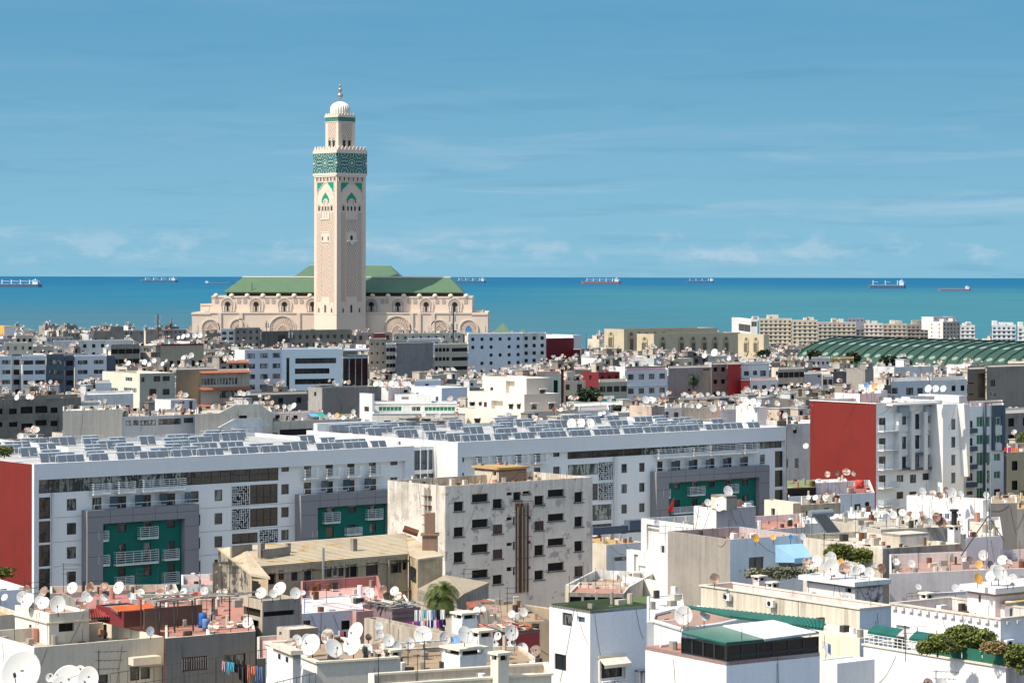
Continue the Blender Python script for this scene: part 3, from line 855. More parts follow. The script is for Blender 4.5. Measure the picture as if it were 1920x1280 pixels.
    m = MB(); m.box(x(447), x(843), 25.6, 27, z(520.5)+.02, z(518)); m.obj('ridge_wall', MWHITE, root)
    hip(x(543), x(748), 32, 82, z(519)-.2, x(570), x(724), 50, 66, z(497.5), 'upper_roof')
    m = MB(); m.box(x(546), x(745), 33.5, 80, z(520.5), z(519)-.9); m.obj('roof_base', DKW, root)
    m = MB(); m.box(x(570), x(724), 49.7, 50.2, z(497.5), z(496.8)); m.obj('ridge_tiles', STONE, root)
    m = MB(); m.tube((x(469), 13, z(556)), (x(469), 13, z(531)), .25, 6); m.obj('pole', DKW, root)
    for a, b in ((x(355), x(920)),):
        c0 = uv_of((a, D)); c1 = uv_of((b, D)); c2 = uv_of((b, D+110)); c3 = uv_of((a, D+110))
    VIS.append((360, 916, 496, 600, D)); VIS.append((360, 585, 496, 622, D)); VIS.append((684, 916, 496, 626, D))
    for px in (939, 980):
        pass
build_hall()
HALLBOX = (-222, -10, 1815, 1940)
def pyramid(xl, xr, ytop, ybot, D, label):
    s = D/F; xc = ((xl+xr)/2-CX)*s; w = (xr-xl)*s/2; z0 = CZ-(ybot-CY)*s; z1 = CZ-(ytop-CY)*s
    r = thing('pavilion', label, 'pavilion', (xc, D, ground(D)-1))
    g = ground(D)-1
    m = MB(); P = [(-w, -w), (w, -w), (w, w), (-w, w)]
    for i in range(4):
        a, b = P[i], P[(i+1) % 4]; m.q([(*a, z0-g), (*b, z0-g), (0, 0, z1-g)])
    m.q([(*p, z0-g-.02) for p in P]); m.obj('roof', GRT, r)
    m = MB(); m.box(-w*.85, w*.85, -w*.85, w*.85, 0, z0-g-.05); m.obj('wall', CREAM, r)
    VIS.append((xl, xr, ytop, ybot+2, D))
pyramid(924, 961, 605, 625, 1500, 'cream pavilion with a green pyramid roof, the larger of two right of the mosque')
pyramid(969, 991, 615, 628, 1560, 'small cream pavilion with a green pyramid roof, the smaller of two right of the mosque')

# ================================================================== FAR RIGHT: arcaded cream building, market hall, apartment row
def far_right():
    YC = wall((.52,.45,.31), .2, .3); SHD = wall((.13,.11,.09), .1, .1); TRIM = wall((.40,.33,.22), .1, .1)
    def bay(b, f, px, ytop, ybot, w=3.4):
        a, z1 = b.face(f, px, ytop); _, z0 = b.face(f, px, ybot); H = z1-z0
        def put(mb, name, mat):
            if f == 'L': mb.v = [(v[1], v[0], v[2]) for v in mb.v]
            mb.obj(name, mat, b.root)
        m = MB(); m.plate(arch(a, z0+H*.66, w*1.3, H*.36, 'plain', 10), -.25, -.02); put(m, 'lunette', TRIM)
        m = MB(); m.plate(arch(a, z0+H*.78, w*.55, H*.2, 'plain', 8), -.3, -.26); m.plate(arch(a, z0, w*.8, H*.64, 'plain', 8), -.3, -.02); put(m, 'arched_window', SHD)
        m = MB()
        for sg in (-1, 1): m.box(a+sg*w*.5-.25, a+sg*w*.5+.25, -.6, -.02, z0+.3, z0+H*.58)
        m.box(a-w*.6, a+w*.6, -.5, -.02, z0+H*.6, z0+H*.655); m.plate([(a-w*.5, z0-.1), (a+w*.5, z0-.1), (a, z0-2.2)], -.5, -.02); put(m, 'window_surround', TRIM)
    # left wing seen on its lit faces, right wing in shade
    A = Bld('arcaded_building', 'tall left wing of the cream arcaded building, its lit end standing above the shore', 1133, 1170, 1345, 617, 1440, R_=YC, roof=ROOFB, par=.7, th=42, vis=668)
    for px in (1146,): bay(A, 'L', px, 622, 650)
    for px in (1183, 1198, 1212, 1228, 1244): bay(A, 'R', px, 622, 655)
    A.finish()
    B = Bld('arcaded_building', 'low middle wing of the cream arcaded building with a row of arched windows in shade', 1194, 1226, 1388, 626, 1380, R_=YC, roof=ROOFB, par=.7, th=42, vis=668)
    for px in (1209,): bay(B, 'L', px, 631, 660)
    for px in (1242, 1277, 1299, 1320, 1340, 1361): bay(B, 'R', px, 631, 660)
    B.finish()
    C_ = Bld('arcaded_building', 'right wing of the cream arcaded building ending in one tall niche before the apartments', 1384, 1432, 1442, 627, 1340, R_=YC, roof=ROOFB, par=.7, th=30, vis=680)
    for px in (1400, 1418): bay(C_, 'L', px, 632, 660)
    C_.finish()
    # far apartment row by the sea
    specs = [
     (1372, 1408, 1420, 599, 2060, BLUEW, WHITE, 'modern white block with big square window, left end of the seafront row', 'mod'),
     (1423, 1426, 1485, 597, 2050, CREAM, CREAM, 'yellow cream apartment block with deep loggias, left part of the seafront row', 'g'),
     (1485, 1488, 1533, 600, 2045, CREAM, CREAM, 'yellow cream apartment block with tall round topped openings in the seafront row', 'g'),
     (1533, 1536, 1605, 604, 2080, CREAM2, CREAM, 'pale apartment block with narrow windows, third of the cream seafront blocks', 'g'),
     (1604, 1606, 1655, 606, 2120, PINKW, CREAM, 'pinkish white apartment block with arched ground openings in the middle of the seafront row', 'g'),
     (1655, 1657, 1700, 607, 2140, BEIGE, CREAM, 'beige apartment block with wide windows behind the high left end of the green hall', 'g'),
     (1700, 1702, 1741, 608, 2160, CONC2, BEIGE, 'grey brown apartment block in the seafront row', 'g'),
     (1740, 1768, 1800, 603, 2050, BEIGE, PINKW, 'pink beige tower with a nearly blank side wall in the seafront row', 's'),
     (1800, 1802, 1828, 610, 2100, WHITEG, WHITE, 'white grey block closing the right end of the seafront row', 'g'),
     (1847, 1860, 1905, 609, 1900, BLUEW, WHITE, 'white apartment block with a dark vertical strip near the right edge by the sea', 'g'),
     (1903, 1908, 1960, 612, 1880, WHITE, WHITE, 'white apartment block cut by the right edge by the sea', 'g')]
    CREAM_, CREAM2_ = wall((.56,.50,.40), .3, .3), wall((.50,.45,.37), .3, .3)
    for xl, xc, xr, yt, D, mr, ml, lab, k in specs:
        mr = CREAM_ if mr is CREAM else CREAM2_ if mr is CREAM2 else mr
        if k != 's' and xc-xl < 5: xc = xl+.5
        b = Bld('apartment_building', lab, xl, xc, xr, yt, D, R_=mr, L_=ml, roof=ROOFW, par=1, vis=648 if xl < 1500 else 640, th=3 if k != 's' else 40)
        n = max(2, int(b.w/3.4))
        if k == 'mod': b.px('R', 1409, 603, 1419, 612, 'strip'); b.px('L', 1385, 608, 1407, 621, 'strip')
        else: b.grid('R', n, 9, 1.7, 1.7, 'win', pitch=3.0, kinds=['win', 'open', 'win'])
        if b.d > 5: b.grid('L', max(1, int(b.d/7)), 8, 1.3, 1.3, pitch=3.0)
        b.finish()
        m = MB()
        for i in range(3):
            x = random.uniform(1, max(2, b.w-6)); m.box(x, x+random.uniform(3, 5), 2, 6, b.h-1, b.h+random.uniform(1.6, 3.5))
        if k == 'g':
            for r in range(1, 8): m.box(.2, b.w-.2, -.5, -.02, b.h-1-3*r, b.h-.8-3*r)
        o = b.part('roof_rooms', m, ml); o['kind'] = 'stuff'
    # white terraced rooms on top
    for (xl, xc, xr, yt, yb, lab) in ((1576, 1590, 1620, 597, 607, 'white penthouse with a small tower on the pinkish block of the seafront row'), (1728, 1750, 1790, 594, 606, 'cream terraced penthouse on the right part of the seafront row')):
        b = Bld('penthouse', lab, xl, xc, xr, yt, 2110, R_=PINKW, L_=WHITE, par=.4, foot=False, vis=yb, base=20)
        b.grid('R', 4, 1, 1.2, 1.4); b.finish()
    # green vaulted market hall
    m, t, b_ = newmat('green_metal_roof')
    p = t.new('ShaderNodeNewGeometry').outputs['Position']
    n = t.noise(p, .12, 5, .6); c = t.mix(n, (.016,.048,.030), (.032,.076,.046))
    t.l.new(c, b_.inputs['Base Color']); b_.inputs['Roughness'].default_value = .55
    RIB = plain('dark_green_rib', (.012,.045,.028), .6); SKYL = plain('roof_skylight', (.20,.27,.23), .5)
    root = thing('market_hall', 'long dark green vaulted hall roof with curved ribs and oval skylights', 'market hall', (0, 0, 0))
    Xa = W(1488, 683, 1130); Xb = W(1990, 686, 1010)
    # arc section: front eave line a->b, vault rises away from the viewer
    ax = Vector((Xb[0]-Xa[0], Xb[1]-Xa[1], 0)); Lr = ax.length; ax.normalize(); nr = Vector((-ax[1], ax[0], 0))
    Wd = 62.0; Hh = 12.2; N = 14; z0 = Xa[2]-1.0
    root.location = (Xa[0], Xa[1], z0); root.rotation_euler = (0, 0, math.atan2(ax[1], ax[0]))
    def arc(i, k=0): t_ = math.pi*(.0+1.0*i/N); return (Wd/2-math.cos(t_)*Wd/2, math.sin(t_)*(Hh+k))
    nseg = 24; seg = Lr/nseg
    for j in range(nseg):
        mm = MB()
        lead = 17.0 if j == 0 else 0
        for i in range(N):
            y0, za = arc(i); y1, zb = arc(i+1)
            sk = 12.0
            mm.q([(j*seg+y0*.0+lead*math.sin(math.pi*i/N)*0, y0, za), ((j+1)*seg, y0, za), ((j+1)*seg, y1, zb), (j*seg, y1, zb)])
        mm.obj('roof_bay', m, root)
        mm = MB()
        for i in range(N):
            y0, za = arc(i, .15); y1, zb = arc(i+1, .15)
            mm.tube((j*seg, y0, za), (j*seg, y1, zb), .38, 4, cap=False)
        mm.obj('rib', RIB, root)
        for (tt, wd) in ((2.2, 1), (4.3, 1), (6.0, 1)):
            y0, za = arc(tt-.28, .06); y1, zb = arc(tt+.28, .06); mm = MB(); cx = (j+.5)*seg; pts = []
            for q in range(12):
                a = 2*math.pi*q/12; u = math.cos(a)*.24*seg; v = (math.sin(a)+1)/2
                pts.append((cx+u, y0+(y1-y0)*v, za+(zb-za)*v))
            mm.q(pts); mm.q([(p_[0], p_[1], p_[2]-.04) for p_ in pts]); mm.obj('skylight', SKYL, root)
    mm = MB(); P = [arc(i) for i in range(N+1)]; k = [(0, y, zz) for y, zz in P]; mm.q(k+[(0, Wd, -12), (0, 0, -12)]); mm.obj('gable', m, root)
    MB().box(0, Lr, .05, Wd-.05, -14, -.02).obj('wall', CONC2, root)
    cs = [uv_of((root.location[0]+ax[0]*a+nr[0]*b, root.location[1]+ax[1]*a+nr[1]*b)) for a, b in ((0,0),(Lr,0),(0,Wd),(Lr,Wd))]
    FOOT.append((min(c[0] for c in cs), max(c[0] for c in cs), min(c[1] for c in cs), max(c[1] for c in cs)))
    VIS.append((1500, 1960, 638, 672, 1000))
far_right()
# ================================================================== WHITE HOTEL (two long blocks and a glazed link)
Z1 = lambda X, Y: (X/4, 740+Y/4)
Z2 = lambda X, Y: (400+X/4, 740+Y/4)
Z3 = lambda X, Y: (700+X/3.2, 740+Y/3.2)
Z4 = lambda X, Y: (1050+X/4, 740+Y/4)
Z5 = lambda X, Y: (1440+X/4, 680+Y/4)
Z6 = lambda X, Y: (X/4, 960+Y/4)
Z7 = lambda X, Y: (360+X/4, 960+Y/4)
Z8 = lambda X, Y: (720+X/4, 960+Y/4)
Z9 = lambda X, Y: (1000+X/3.2, 880+Y/3.2)
ZA = lambda X, Y: (1140+X/4, 860+Y/4)
ZB = lambda X, Y: (1440+X/3.2, 880+Y/3.2)
ZC = lambda X, Y: (1480+X/4.364, 860+Y/4.364)
ZD = lambda X, Y: (X/6, 1080+Y/6)
def lattice_screen(b, x0, y0, x1, y1, Z=None):
    if Z: (x0, y0), (x1, y1) = Z(x0, y0), Z(x1, y1)
    a0, z1 = b.face('R', x0, (y0)); a1, z0 = b.face('R', x1, y1); _, z1 = b.face('R', (x0+x1)/2, y0); _, z0 = b.face('R', (x0+x1)/2, y1)
    m = MB(); rr = random.Random(int(x0)); n = int((a1-a0)/.30); k = int((z1-z0)/.30)
    m.box(a0, a1, -.12, -.02, z0, z0+.08); m.box(a0, a1, -.12, -.02, z1-.08, z1)
    for i in range(n+1):
        for j in range(k):
            if rr.random() < .72: a = a0+i*(a1-a0)/n; m.box(a-.035, a+.035, -.10, -.04, z0+j*(z1-z0)/k, z0+(j+1)*(z1-z0)/k)
    for j in range(k+1):
        for i in range(n):
            if rr.random() < .72: z = z0+j*(z1-z0)/k; m.box(a0+i*(a1-a0)/n, a0+(i+1)*(a1-a0)/n, -.095, -.045, z-.035, z+.035)
    bk = MB(); bk.box(a0+.01, a1-.01, -.018, -.006, z0+.01, z1-.01); b.part('screen_backing', bk, DARK)
    b.part('lattice_screen', m, WFRAME)
def greyframe(b, ox0, ox1, oyl, oyr, ix0, ix1, iyl, iyr):
    """grey portal proud of the facade around a green recessed wall; pixel coords"""
    a0, zt = b.face('R', ox0, oyl); a1, zt2 = b.face('R', ox1, oyr); zt = (zt+zt2)/2
    i0, zi = b.face('R', ix0, iyl); i1, zi2 = b.face('R', ix1, iyr); zi = (zi+zi2)/2
    m = MB(); p = 1.5
    m.box(a0, i0, -p, -.02, 0, zt); m.box(i1, a1, -p, -.02, 0, zt); m.box(i0, i1, -p, -.02, zi, zt)
    b.part('grey_portal', m, HGREY)
    m = MB()
    for k in range(1, 7):
        z = zt-k*3.15+.3
        if z > 0: m.box(a0+.02, i0-.01, -p-.006, -p-.001, z, z+.04); m.box(i1+.01, a1-.02, -p-.006, -p-.001, z, z+.04)
    n = int((a1-a0)/3)
    for k in range(n+1): x = a0+(a1-a0-.05)*k/n; m.box(x, x+.04, -p-.006, -p-.001, zi+.02, zt-.02)
    m.box(a0, a1, -p-.006, -p-.001, (zi+zt)/2, (zi+zt)/2+.04)
    b.part('panel_joints', m, DARK)['kind'] = 'stuff'
    m = MB(); m.box(i0+.01, i1-.01, -.06, -.02, 0, zi-.01)
    return i0, i1, zi, p
def glazing(b, x0, x1, ytop, ybot, Z, yref=None, kind='strip'):
    pts = [Z(x0, ytop), Z(x1, ytop)]
    X0, X1 = Z(x0, 0)[0], Z(x1, 0)[0]
    b.px('R', X0, Z(0, ytop)[1], X1, Z(0, ybot)[1], kind)
HROOF = wall((.46,.45,.43), .6, .1)
def hotel():
    # ---- left block
    b = Bld('hotel_block', 'long white hotel block with a red end wall and green recessed bays', -60, 60, 770, 870, 340, R_=HOTELW, L_=REDW, roof=HROOF, par=.5, d=40, w=60.5, th=39, vis=1110, inner=WHITE)
    g = lambda px, yt, yb: (b.face('R', px, yt), b.face('R', px, yb))
    H = b.h
    def row(pxs, w, ztop, h, kind='win'):
        for px in pxs:
            a, _ = b.face('R', px, 1000); b.hole('R', a-w/2, a+w/2, ztop-h, ztop, kind)
    def zpx(px, py): return b.face('R', px, py)[1]
    # top floor ribbon glazing
    z1 = zpx(72, 884.5)-.1; z0 = zpx(72, 925)
    a0 = b.face('R', 72, 900)[0]; a1 = b.face('R', 522, 880)[0]
    n = 12
    for i in range(n):
        p0 = a0+(a1-a0)*i/n; p1 = a0+(a1-a0)*(i+1)/n
        b.holes['R'].append((p0, p1, z0, z1, 'strip', .25, CURTAIN_SHEEN_GLASS if i < 7 else DARKGLASS))
    pitch = 3.14
    # stair ribbon
    for k in range(5):
        t = zpx(83, 932+k*44.5); b.hole('R', b.face('R', 73, 950)[0], b.face('R', 94, 950)[0], t-2.75, t, 'strip', .2, DARKGLASS)
    zs = [zpx(134, 935.5), zpx(134, 980.5), zpx(134, 1025.5), zpx(134, 1071.5)]
    for z in zs: row([134], 1.35, z, 1.45)
    zz = zpx(181, 932.5); row([181.5, 228, 274.5, 320], 1.35, zz, 1.75, 'door')
    for k, (yy) in enumerate((921, 965, 1008.5, 1052)):
        z = zpx(365, yy); row([365 if k == 0 else 368, 409.5], 1.25, z, 1.45)
    for k, yy in enumerate((864.5, 907, 950, 992.5, 1035)): row([534.5], 1.25, zpx(534, yy), 1.4)
    row([576, 617, 657.5, 698], 1.2, zpx(576, 863), 2.3, 'door')
    row([738], 1.2, zpx(738, 853), 1.4)
    row([576, 617, 657.5, 698], 1.2, zpx(576, 905), 1.7, 'door')
    row([738], 1.2, zpx(738, 894), 1.4)
    # dark glass bays beside the lattice screens
    for (x0, y0, x1, y1) in ((275, 672, 485, 815), (275, 848, 485, 985), (140, 1035, 335, 1112), ):
        b.px('R', x0, y0, x1, y1, 'strip', .3, DARKGLASS, Z2)
    # grey portals with green walls
    rec = []
    for (o, i) in (((153, 362, 956.5, 942.5), (182.5, 335.5, 980, 970)), ((553, 726, 926.5, 916), (584, 717.5, 950, 941.5))):
        i0, i1, zi, p = greyframe(b, o[0], o[1], o[2], o[3], i[0], i[1], i[2], i[3]); rec.append((i0, i1, zi))
    b.finish()
    # fascia and end frame proud of the wall
    m = MB(); m.box(0, b.w, -.55, -.02, H-2.0, H+.05); m.box(0, a0-.25, -.55, -.02, 0, H-2.0-.01); m.box(b.w-1.6, b.w, -.55, -.02, 0, H-2.01)
    b.part('fascia', m, HOTELF)
    m = MB(); m.box(b.face('R', 95.5, 950)[0], b.face('R', 99, 950)[0], -.35, -.02, 0, z0-.05); b.part('fin', m, WHITE)
    m = MB()
    for k in range(1, 7): m.box(b.face('R', 99.5, 950)[0], b.w-1.7, -.012, -.004, z0-k*pitch-.1, z0-k*pitch-.05)
    b.part('wall_joint', m, HGREY)['kind'] = 'stuff'
    # green recessed wall sheets with windows of their own
    for q, (i0, i1, zi) in enumerate(rec):
        s = Bld('green_wall', None, 0, 0, 1, 900, 340, R_=HGREEN, par=0, w=i1-i0-.03, d=.6, parent=None, foot=False)
        s.root.parent = b.root; s.root.location = (i0+.015, -.62+.6-.62, 0); s.root.rotation_euler = (0,0,0); s.root.name = 'green_recess'
        s.h = zi-.02; s.zb = b.zb; s.C = b.world((i0+.015, -.64, 0)); s.th = b.th; s.mats[2] = HGREY; s.single = False
        for (x, y, w, h, kd) in ([(191, 981, 1.0, 1.3, 'win'), (229, 977, 1.3, 1.4, 'win'), (276, 973.5, 1.1, 1.8, 'door'), (320, 972, 1.2, 1.2, 'win'),
              (187, 1021, 1.0, 2.0, 'door'), (229, 1018.5, 1.1, 2.3, 'door'), (276, 1015.5, 1.1, 2.3, 'door'), (321, 1012.5, 1.1, 2.3, 'door'),
              (188, 1063, 1.0, 1.6, 'win'), (228, 1063, 1.1, 2.3, 'door'), (276, 1059, 1.2, 1.4, 'win'), (321, 1055, 1.1, 2.3, 'door')] if q == 0 else
              [(619, 948, 1.1, 1.6, 'door'), (660, 945, 1.2, 1.1, 'win'), (698, 942, 1.3, 1.6, 'door'), (619, 987, 1.3, 1.5, 'win'), (660, 983, 1.1, 2.0, 'door'), (699, 980, 1.1, 1.4, 'win')]):
            a, z = s.face('R', x, y); s.hole('R', a-w/2, a+w/2, z-h, z, kd)
        s.finish()
        for o_ in list(s.root.children):
            o_.parent = b.root; o_.location = (o_.location[0]+s.root.location[0], o_.location[1]+s.root.location[1], o_.location[2])
            if o_.name.startswith('wall'): o_.name = 'green_wall'
        for (x0, x1, yb, yt) in ([(183.5, 203, 1015, 995), (262, 296, 1010, 987), (183.5, 205, 1061, 1040), (217, 296.5, 1058, 1032), (307.5, 335, 1050, 1029), (218, 250, 1100, 1080), (307, 335, 1095, 1072)] if q == 0 else
              [(608, 637, 981, 960), (689, 717, 974, 954), (584.5, 594, 1010, 1004), (650, 678, 1003, 997)]):
            s.C = b.world((i0+.015, -.64, 0))
            fb = b.face; b.face = lambda f, px, py, off=0: fb(f, px, py, 1.3)
            o = balcony(b, 'R', x0, x1, yb, yt, .8); b.face = fb
            o.location = (0, -.68, 0)
        bpy.data.objects.remove(s.root)
    for (x0, x1, yb, yt) in ((167, 200, 926.5, 905.5), (215, 246, 924, 902), (261, 340, 920, 897)):
        balcony(b, 'R', x0, x1, yb, yt, 1.2)
    for px in (576, 617, 657.5, 698): balcony(b, 'R', px-12, px+13, 898-(px-576)*.05, 879-(px-576)*.05, 1.1)
    # terrace rail and glass dividers above the portals
    for (x0, x1, y0, y1, xs) in ((166, 362, 954, 940, (207, 254, 300, 347)), (560, 722, 923, 913, (602, 643, 683))):
        a, z = b.face('R', x0, y0); a2, z2 = b.face('R', x1, y1); z = (z+z2)/2
        m = MB(); m.box(a, a2, -1.45, -1.38, z+.5, z+.56); 
        for k in range(9): x = a+(a2-a)*k/8; m.box(x-.02, x+.02, -1.44, -1.39, z, z+.5)
        b.part('terrace_rail', m, RAIL)
        for px in xs:
            a, _ = b.face('R', px, 930); MB().box(a-.6, a+.6, -.9, -.86, z+.1, z+1.5).obj('glass_divider', BLUEGLASS, b.root)
    for r in ((1738, 680, 1868, 830), (1738, 850, 1868, 1010)): lattice_screen(b, *r, Z1)
    lattice_screen(b, 345, 1005, 483, 1110, Z2)
    # ---- right block
    c = Bld('hotel_block', 'white hotel block with mirrored top floor, right of the glazed link', 840, 853.5, 1472, 829, 388, R_=HOTELW, L_=WHITE, roof=HROOF, par=.5, d=38, w=67.0, th=39, vis=1000, inner=WHITE)
    H2 = c.h
    def row2(pxs, w, ztop, h, kind='win'):
        for px in pxs:
            a, _ = c.face('R', px, 900); c.hole('R', a-w/2, a+w/2, ztop-h, ztop, kind)
    zq = lambda px, py: c.face('R', px, py)[1]
    row2([866], .7, zq(866, 846.5), 1.5)
    row2([897.5, 935, 971.5, 1007], 1.2, zq(897.5, 845), 2.4, 'door'); row2([1043], 1.2, zq(1043, 837), 1.5)
    row2([866], .7, zq(866, 886), 1.5); row2([897.5, 935, 971.5, 1007], 1.2, zq(1007, 877), 1.7, 'door'); row2([1043], 1.2, zq(1043, 874.5), 1.5)
    zt_, zb_ = zq(1064, 831.5), zq(1064, 860.5); aa = c.face('R', 1064, 850)[0]; ab = c.face('R', 1465.5, 830)[0]
    n = 12
    for i in range(n): c.holes['R'].append((aa+(ab-aa)*i/n, aa+(ab-aa)*(i+1)/n, zb_, zt_, 'strip', .25, DARKGLASS if i < 4 else CURTAIN_SHEEN_GLASS))
    row2([1237.5, 1270.5, 1303, 1335, 1367, 1398], 1.15, zq(1237.5, 865), 1.6, 'door'); row2([1429.5], 1.15, zq(1429.5, 852.5), 1.45)
    for k, (ya, yb_) in enumerate(((869, 867), (907, 904.5), (945, 942.5), (983, 980))): row2([1170.5], 1.15, zq(1170.5, ya), 1.4); row2([1203.5], 1.1, zq(1203.5, yb_), 1.4)
    for k, ya in enumerate((845.5, 881.5, 918)):
        t = zq(1460, ya); a = c.face('R', 1460, 900)[0]; c.hole('R', a-.85, a+.85, t-2.6, t, 'strip', .2, DARKGLASS)
    row2([1433], .8, zq(1433, 889), 1.3); row2([1433], .8, zq(1433, 925), 1.3)
    for (x0, y0, x1, y1, pn) in ((60, 522, 285, 600, CURTAIN_SHEEN_GLASS), (200, 665, 285, 790, DARKGLASS), (200, 820, 385, 940, CURTAIN_SHEEN_GLASS), (200, 970, 385, 1030, DARKGLASS)):
        c.px('R', x0, y0, x1, y1, 'strip', .3, pn, Z4)
    i0, i1, zi, p = greyframe(c, 1219, 1430.5, 884, 870, 1242, 1412, 904, 893)
    c.finish()
    m = MB(); m.box(.01, c.w, -.55, -.02, H2-2.2, H2+.05); m.box(ab+.3, c.w, -.55, -.02, 0, H2-2.21); m.box(.01, .9, -.55, -.02, 0, H2-2.21); c.part('fascia', m, HOTELF)
    a = c.face('R', 1152, 880)[0]; m = MB(); m.box(a-.25, a+.3, -.4, -.02, 0, zb_-.1); c.part('fin', m, WHITE)
    s = Bld('green_wall', None, 0, 0, 1, 900, 388, R_=HGREEN, par=0, w=i1-i0-.03, d=.6, foot=False)
    s.h = zi-.02; s.zb = c.zb; s.C = c.world((i0+.015, -.64, 0)); s.th = c.th; s.single = False
    s.root.parent = c.root; s.root.location = (i0+.015, -.64, 0); s.root.rotation_euler = (0,0,0)
    for (x, y, w, h, kd) in ((1268.5, 903.5, 1.3, 1.1, 'win'), (1302, 901, 1.1, 1.9, 'door'), (1334, 898.5, 1.2, 1.2, 'win'), (1366, 897, 1.1, 1.9, 'door'), (1397, 893.5, 1.1, 1.3, 'win'),
                             (1269, 937, 1.2, 2.0, 'door'), (1302, 934.5, 1.2, 2.0, 'door'), (1334, 932, 1.2, 1.4, 'win'), (1366, 930, 1.2, 1.6, 'door'), (1397, 927.5, 1.2, 2.2, 'door'), (1269, 972, 1.2, 1.6, 'win'), (1302, 969, 1.2, 1.6, 'door')):
        a, z = s.face('R', x, y); s.hole('R', a-w/2, a+w/2, z-h, z, kd)
    s.finish()
    for o_ in list(s.root.children):
        o_.parent = c.root; o_.location = (o_.location[0]+i0+.015, o_.location[1]-.64, o_.location[2])
        if o_.name.startswith('wall'): o_.name = 'green_wall'
    bpy.data.objects.remove(s.root)
    for (x0, x1, yb, yt) in ((1242.5, 1256, 934, 917), (1293, 1321, 929, 912), (1370, 1384, 924, 907), (1391.5, 1411, 952, 942), (1262, 1345, 961, 952)):
        fb = c.face; c.face = lambda f, px, py, off=0: fb(f, px, py, 1.3)
        o = balcony(c, 'R', x0, x1, yb, yt, .8); c.face = fb; o.location = (0, -.68, 0)
    for (x0, x1, yb, yt) in ((1226, 1287, 858, 840), (1292, 1320, 854, 837), (1324, 1382, 852, 833), (1388, 1414, 849, 831)): balcony(c, 'R', x0, x1, yb, yt, 1.2)
    for px in (897.5, 935, 971.5, 1007): balcony(c, 'R', px-11, px+13, 874-(px-897)*.05, 857-(px-897)*.05, 1.1)
    a, z = c.face('R', 1219, 884); a2, z2 = c.face('R', 1428, 870); z = (z+z2)/2
    m = MB(); m.box(a, a2, -1.45, -1.38, z+.5, z+.56); 
    for k in range(12): x = a+(a2-a)*k/11; m.box(x-.02, x+.02, -1.44, -1.39, z, z+.5)
    c.part('terrace_rail', m, RAIL)
    for px in (1256, 1289, 1321, 1353, 1385):
        a, _ = c.face('R', px, 860); MB().box(a-.5, a+.5, -.9, -.86, z+.1, z+1.4).obj('glass_divider', BLUEGLASS, c.root)
    lattice_screen(c, 290, 500, 395, 640, Z4); lattice_screen(c, 290, 655, 395, 790, Z4)
    # ---- glazed link
    l = Bld('glazed_link', 'narrow glazed link with lattice screen and slim white posts between the two white hotel blocks', 771, 772, 850, 838, 389.5, R_=HOTELW, L_=WHITE, roof=ROOFW, par=.5, d=20, w=9.2, th=39, foot=False)
    for (x0, y0, x1, y1) in ((1490, 412, 1645, 562), (1705, 412, 1755, 548), (1490, 590, 1755, 640), ): l.px('R', x0, y0, x1, y1, 'strip', .25, BLUEGLASS, Z2)
    l.finish(); lattice_screen(l, 1655, 412, 1702, 550, Z2)
    m = MB()
    for px in (772.5, 785, 799, 813, 836):
        a, z = l.face('R', px, 838); m.box(a-.05, a+.05, -.5, -.42, 0, z+ (2.0 if px < 830 else 0.2))
    l.part('white_posts', m, WFRAME)
    return b, c
HB, HC = hotel()
# tank-and-panel solar water heaters on the hotel roofs
PANEL = plain('solar_panel_glass', (.11,.13,.155), .5, 0, .35); TANK = plain('pale_blue_tank', (.42,.50,.57), .5, 0, .3, .1)
def solar_mesh(n):
    pm = MB(); w = 1.28
    return n*w
def panel_mesh():
    m = MB(); c, s = math.cos(R(56)), math.sin(R(56)); L = 1.32
    P = lambda x, t, o: (x+t*L*.10, .0+t*L*c-o*s, .12+t*L*s+o*c)
    for (x0, x1, o0, o1, mi, t0, t1) in ((0, 1.2, 0, .08, 1, 0, 1), (.05, 1.15, .081, .09, 0, .03, .97)):
        k = len(m.v)
        m.v += [P(x0,t0,o0), P(x1,t0,o0), P(x1,t1,o0), P(x0,t1,o0), P(x0,t0,o1), P(x1,t0,o1), P(x1,t1,o1), P(x0,t1,o1)]
        for f in ((0,3,2,1),(4,5,6,7),(0,1,5,4),(1,2,6,5),(2,3,7,6),(3,0,4,7)): m.f.append(tuple(k+i for i in f)); m.m.append(mi)
    return m.mesh('solar_panel', [PANEL, GALV])
PM = panel_mesh()
TMS = {}
def solar_unit(b, x, y, n, label, z=None):
    z = b.h-b.par if z is None else z
    p = b.world((x, y, z)); t = thing('solar_water_heater', label, 'solar heater', tuple(p), b.th, 'solar water heaters in rows on the hotel roofs')
    for i in range(n): link('solar_panel', PM, t, (i*1.32, 0, .05))
    if n not in TMS:
        m = MB(); L = n*1.32; m.tube((.1, .92, 1.28), (L*.85+.3, .92, 1.28), .14, 8)
        f = MB()
        for i in range(n+1): xx = min(i*1.32, L-.06)+.1; f.tube((xx, .98, 0), (xx, .98, 1.2), .035, 4); f.tube((xx, .98, .1), (xx, .1, .1), .03, 4)
        f.tube((.1, .98, 1.18), (L+.1, .98, 1.18), .04, 4); f.tube((-.6, .8, 1.32), (L+1.1, .8, 1.32), .05, 4)
        TMS[n] = (m.mesh('tank', TANK), f.mesh('frame', WPAINT))
    link('tank', TMS[n][0], t); link('frame', TMS[n][1], t)
rs = random.Random(4)
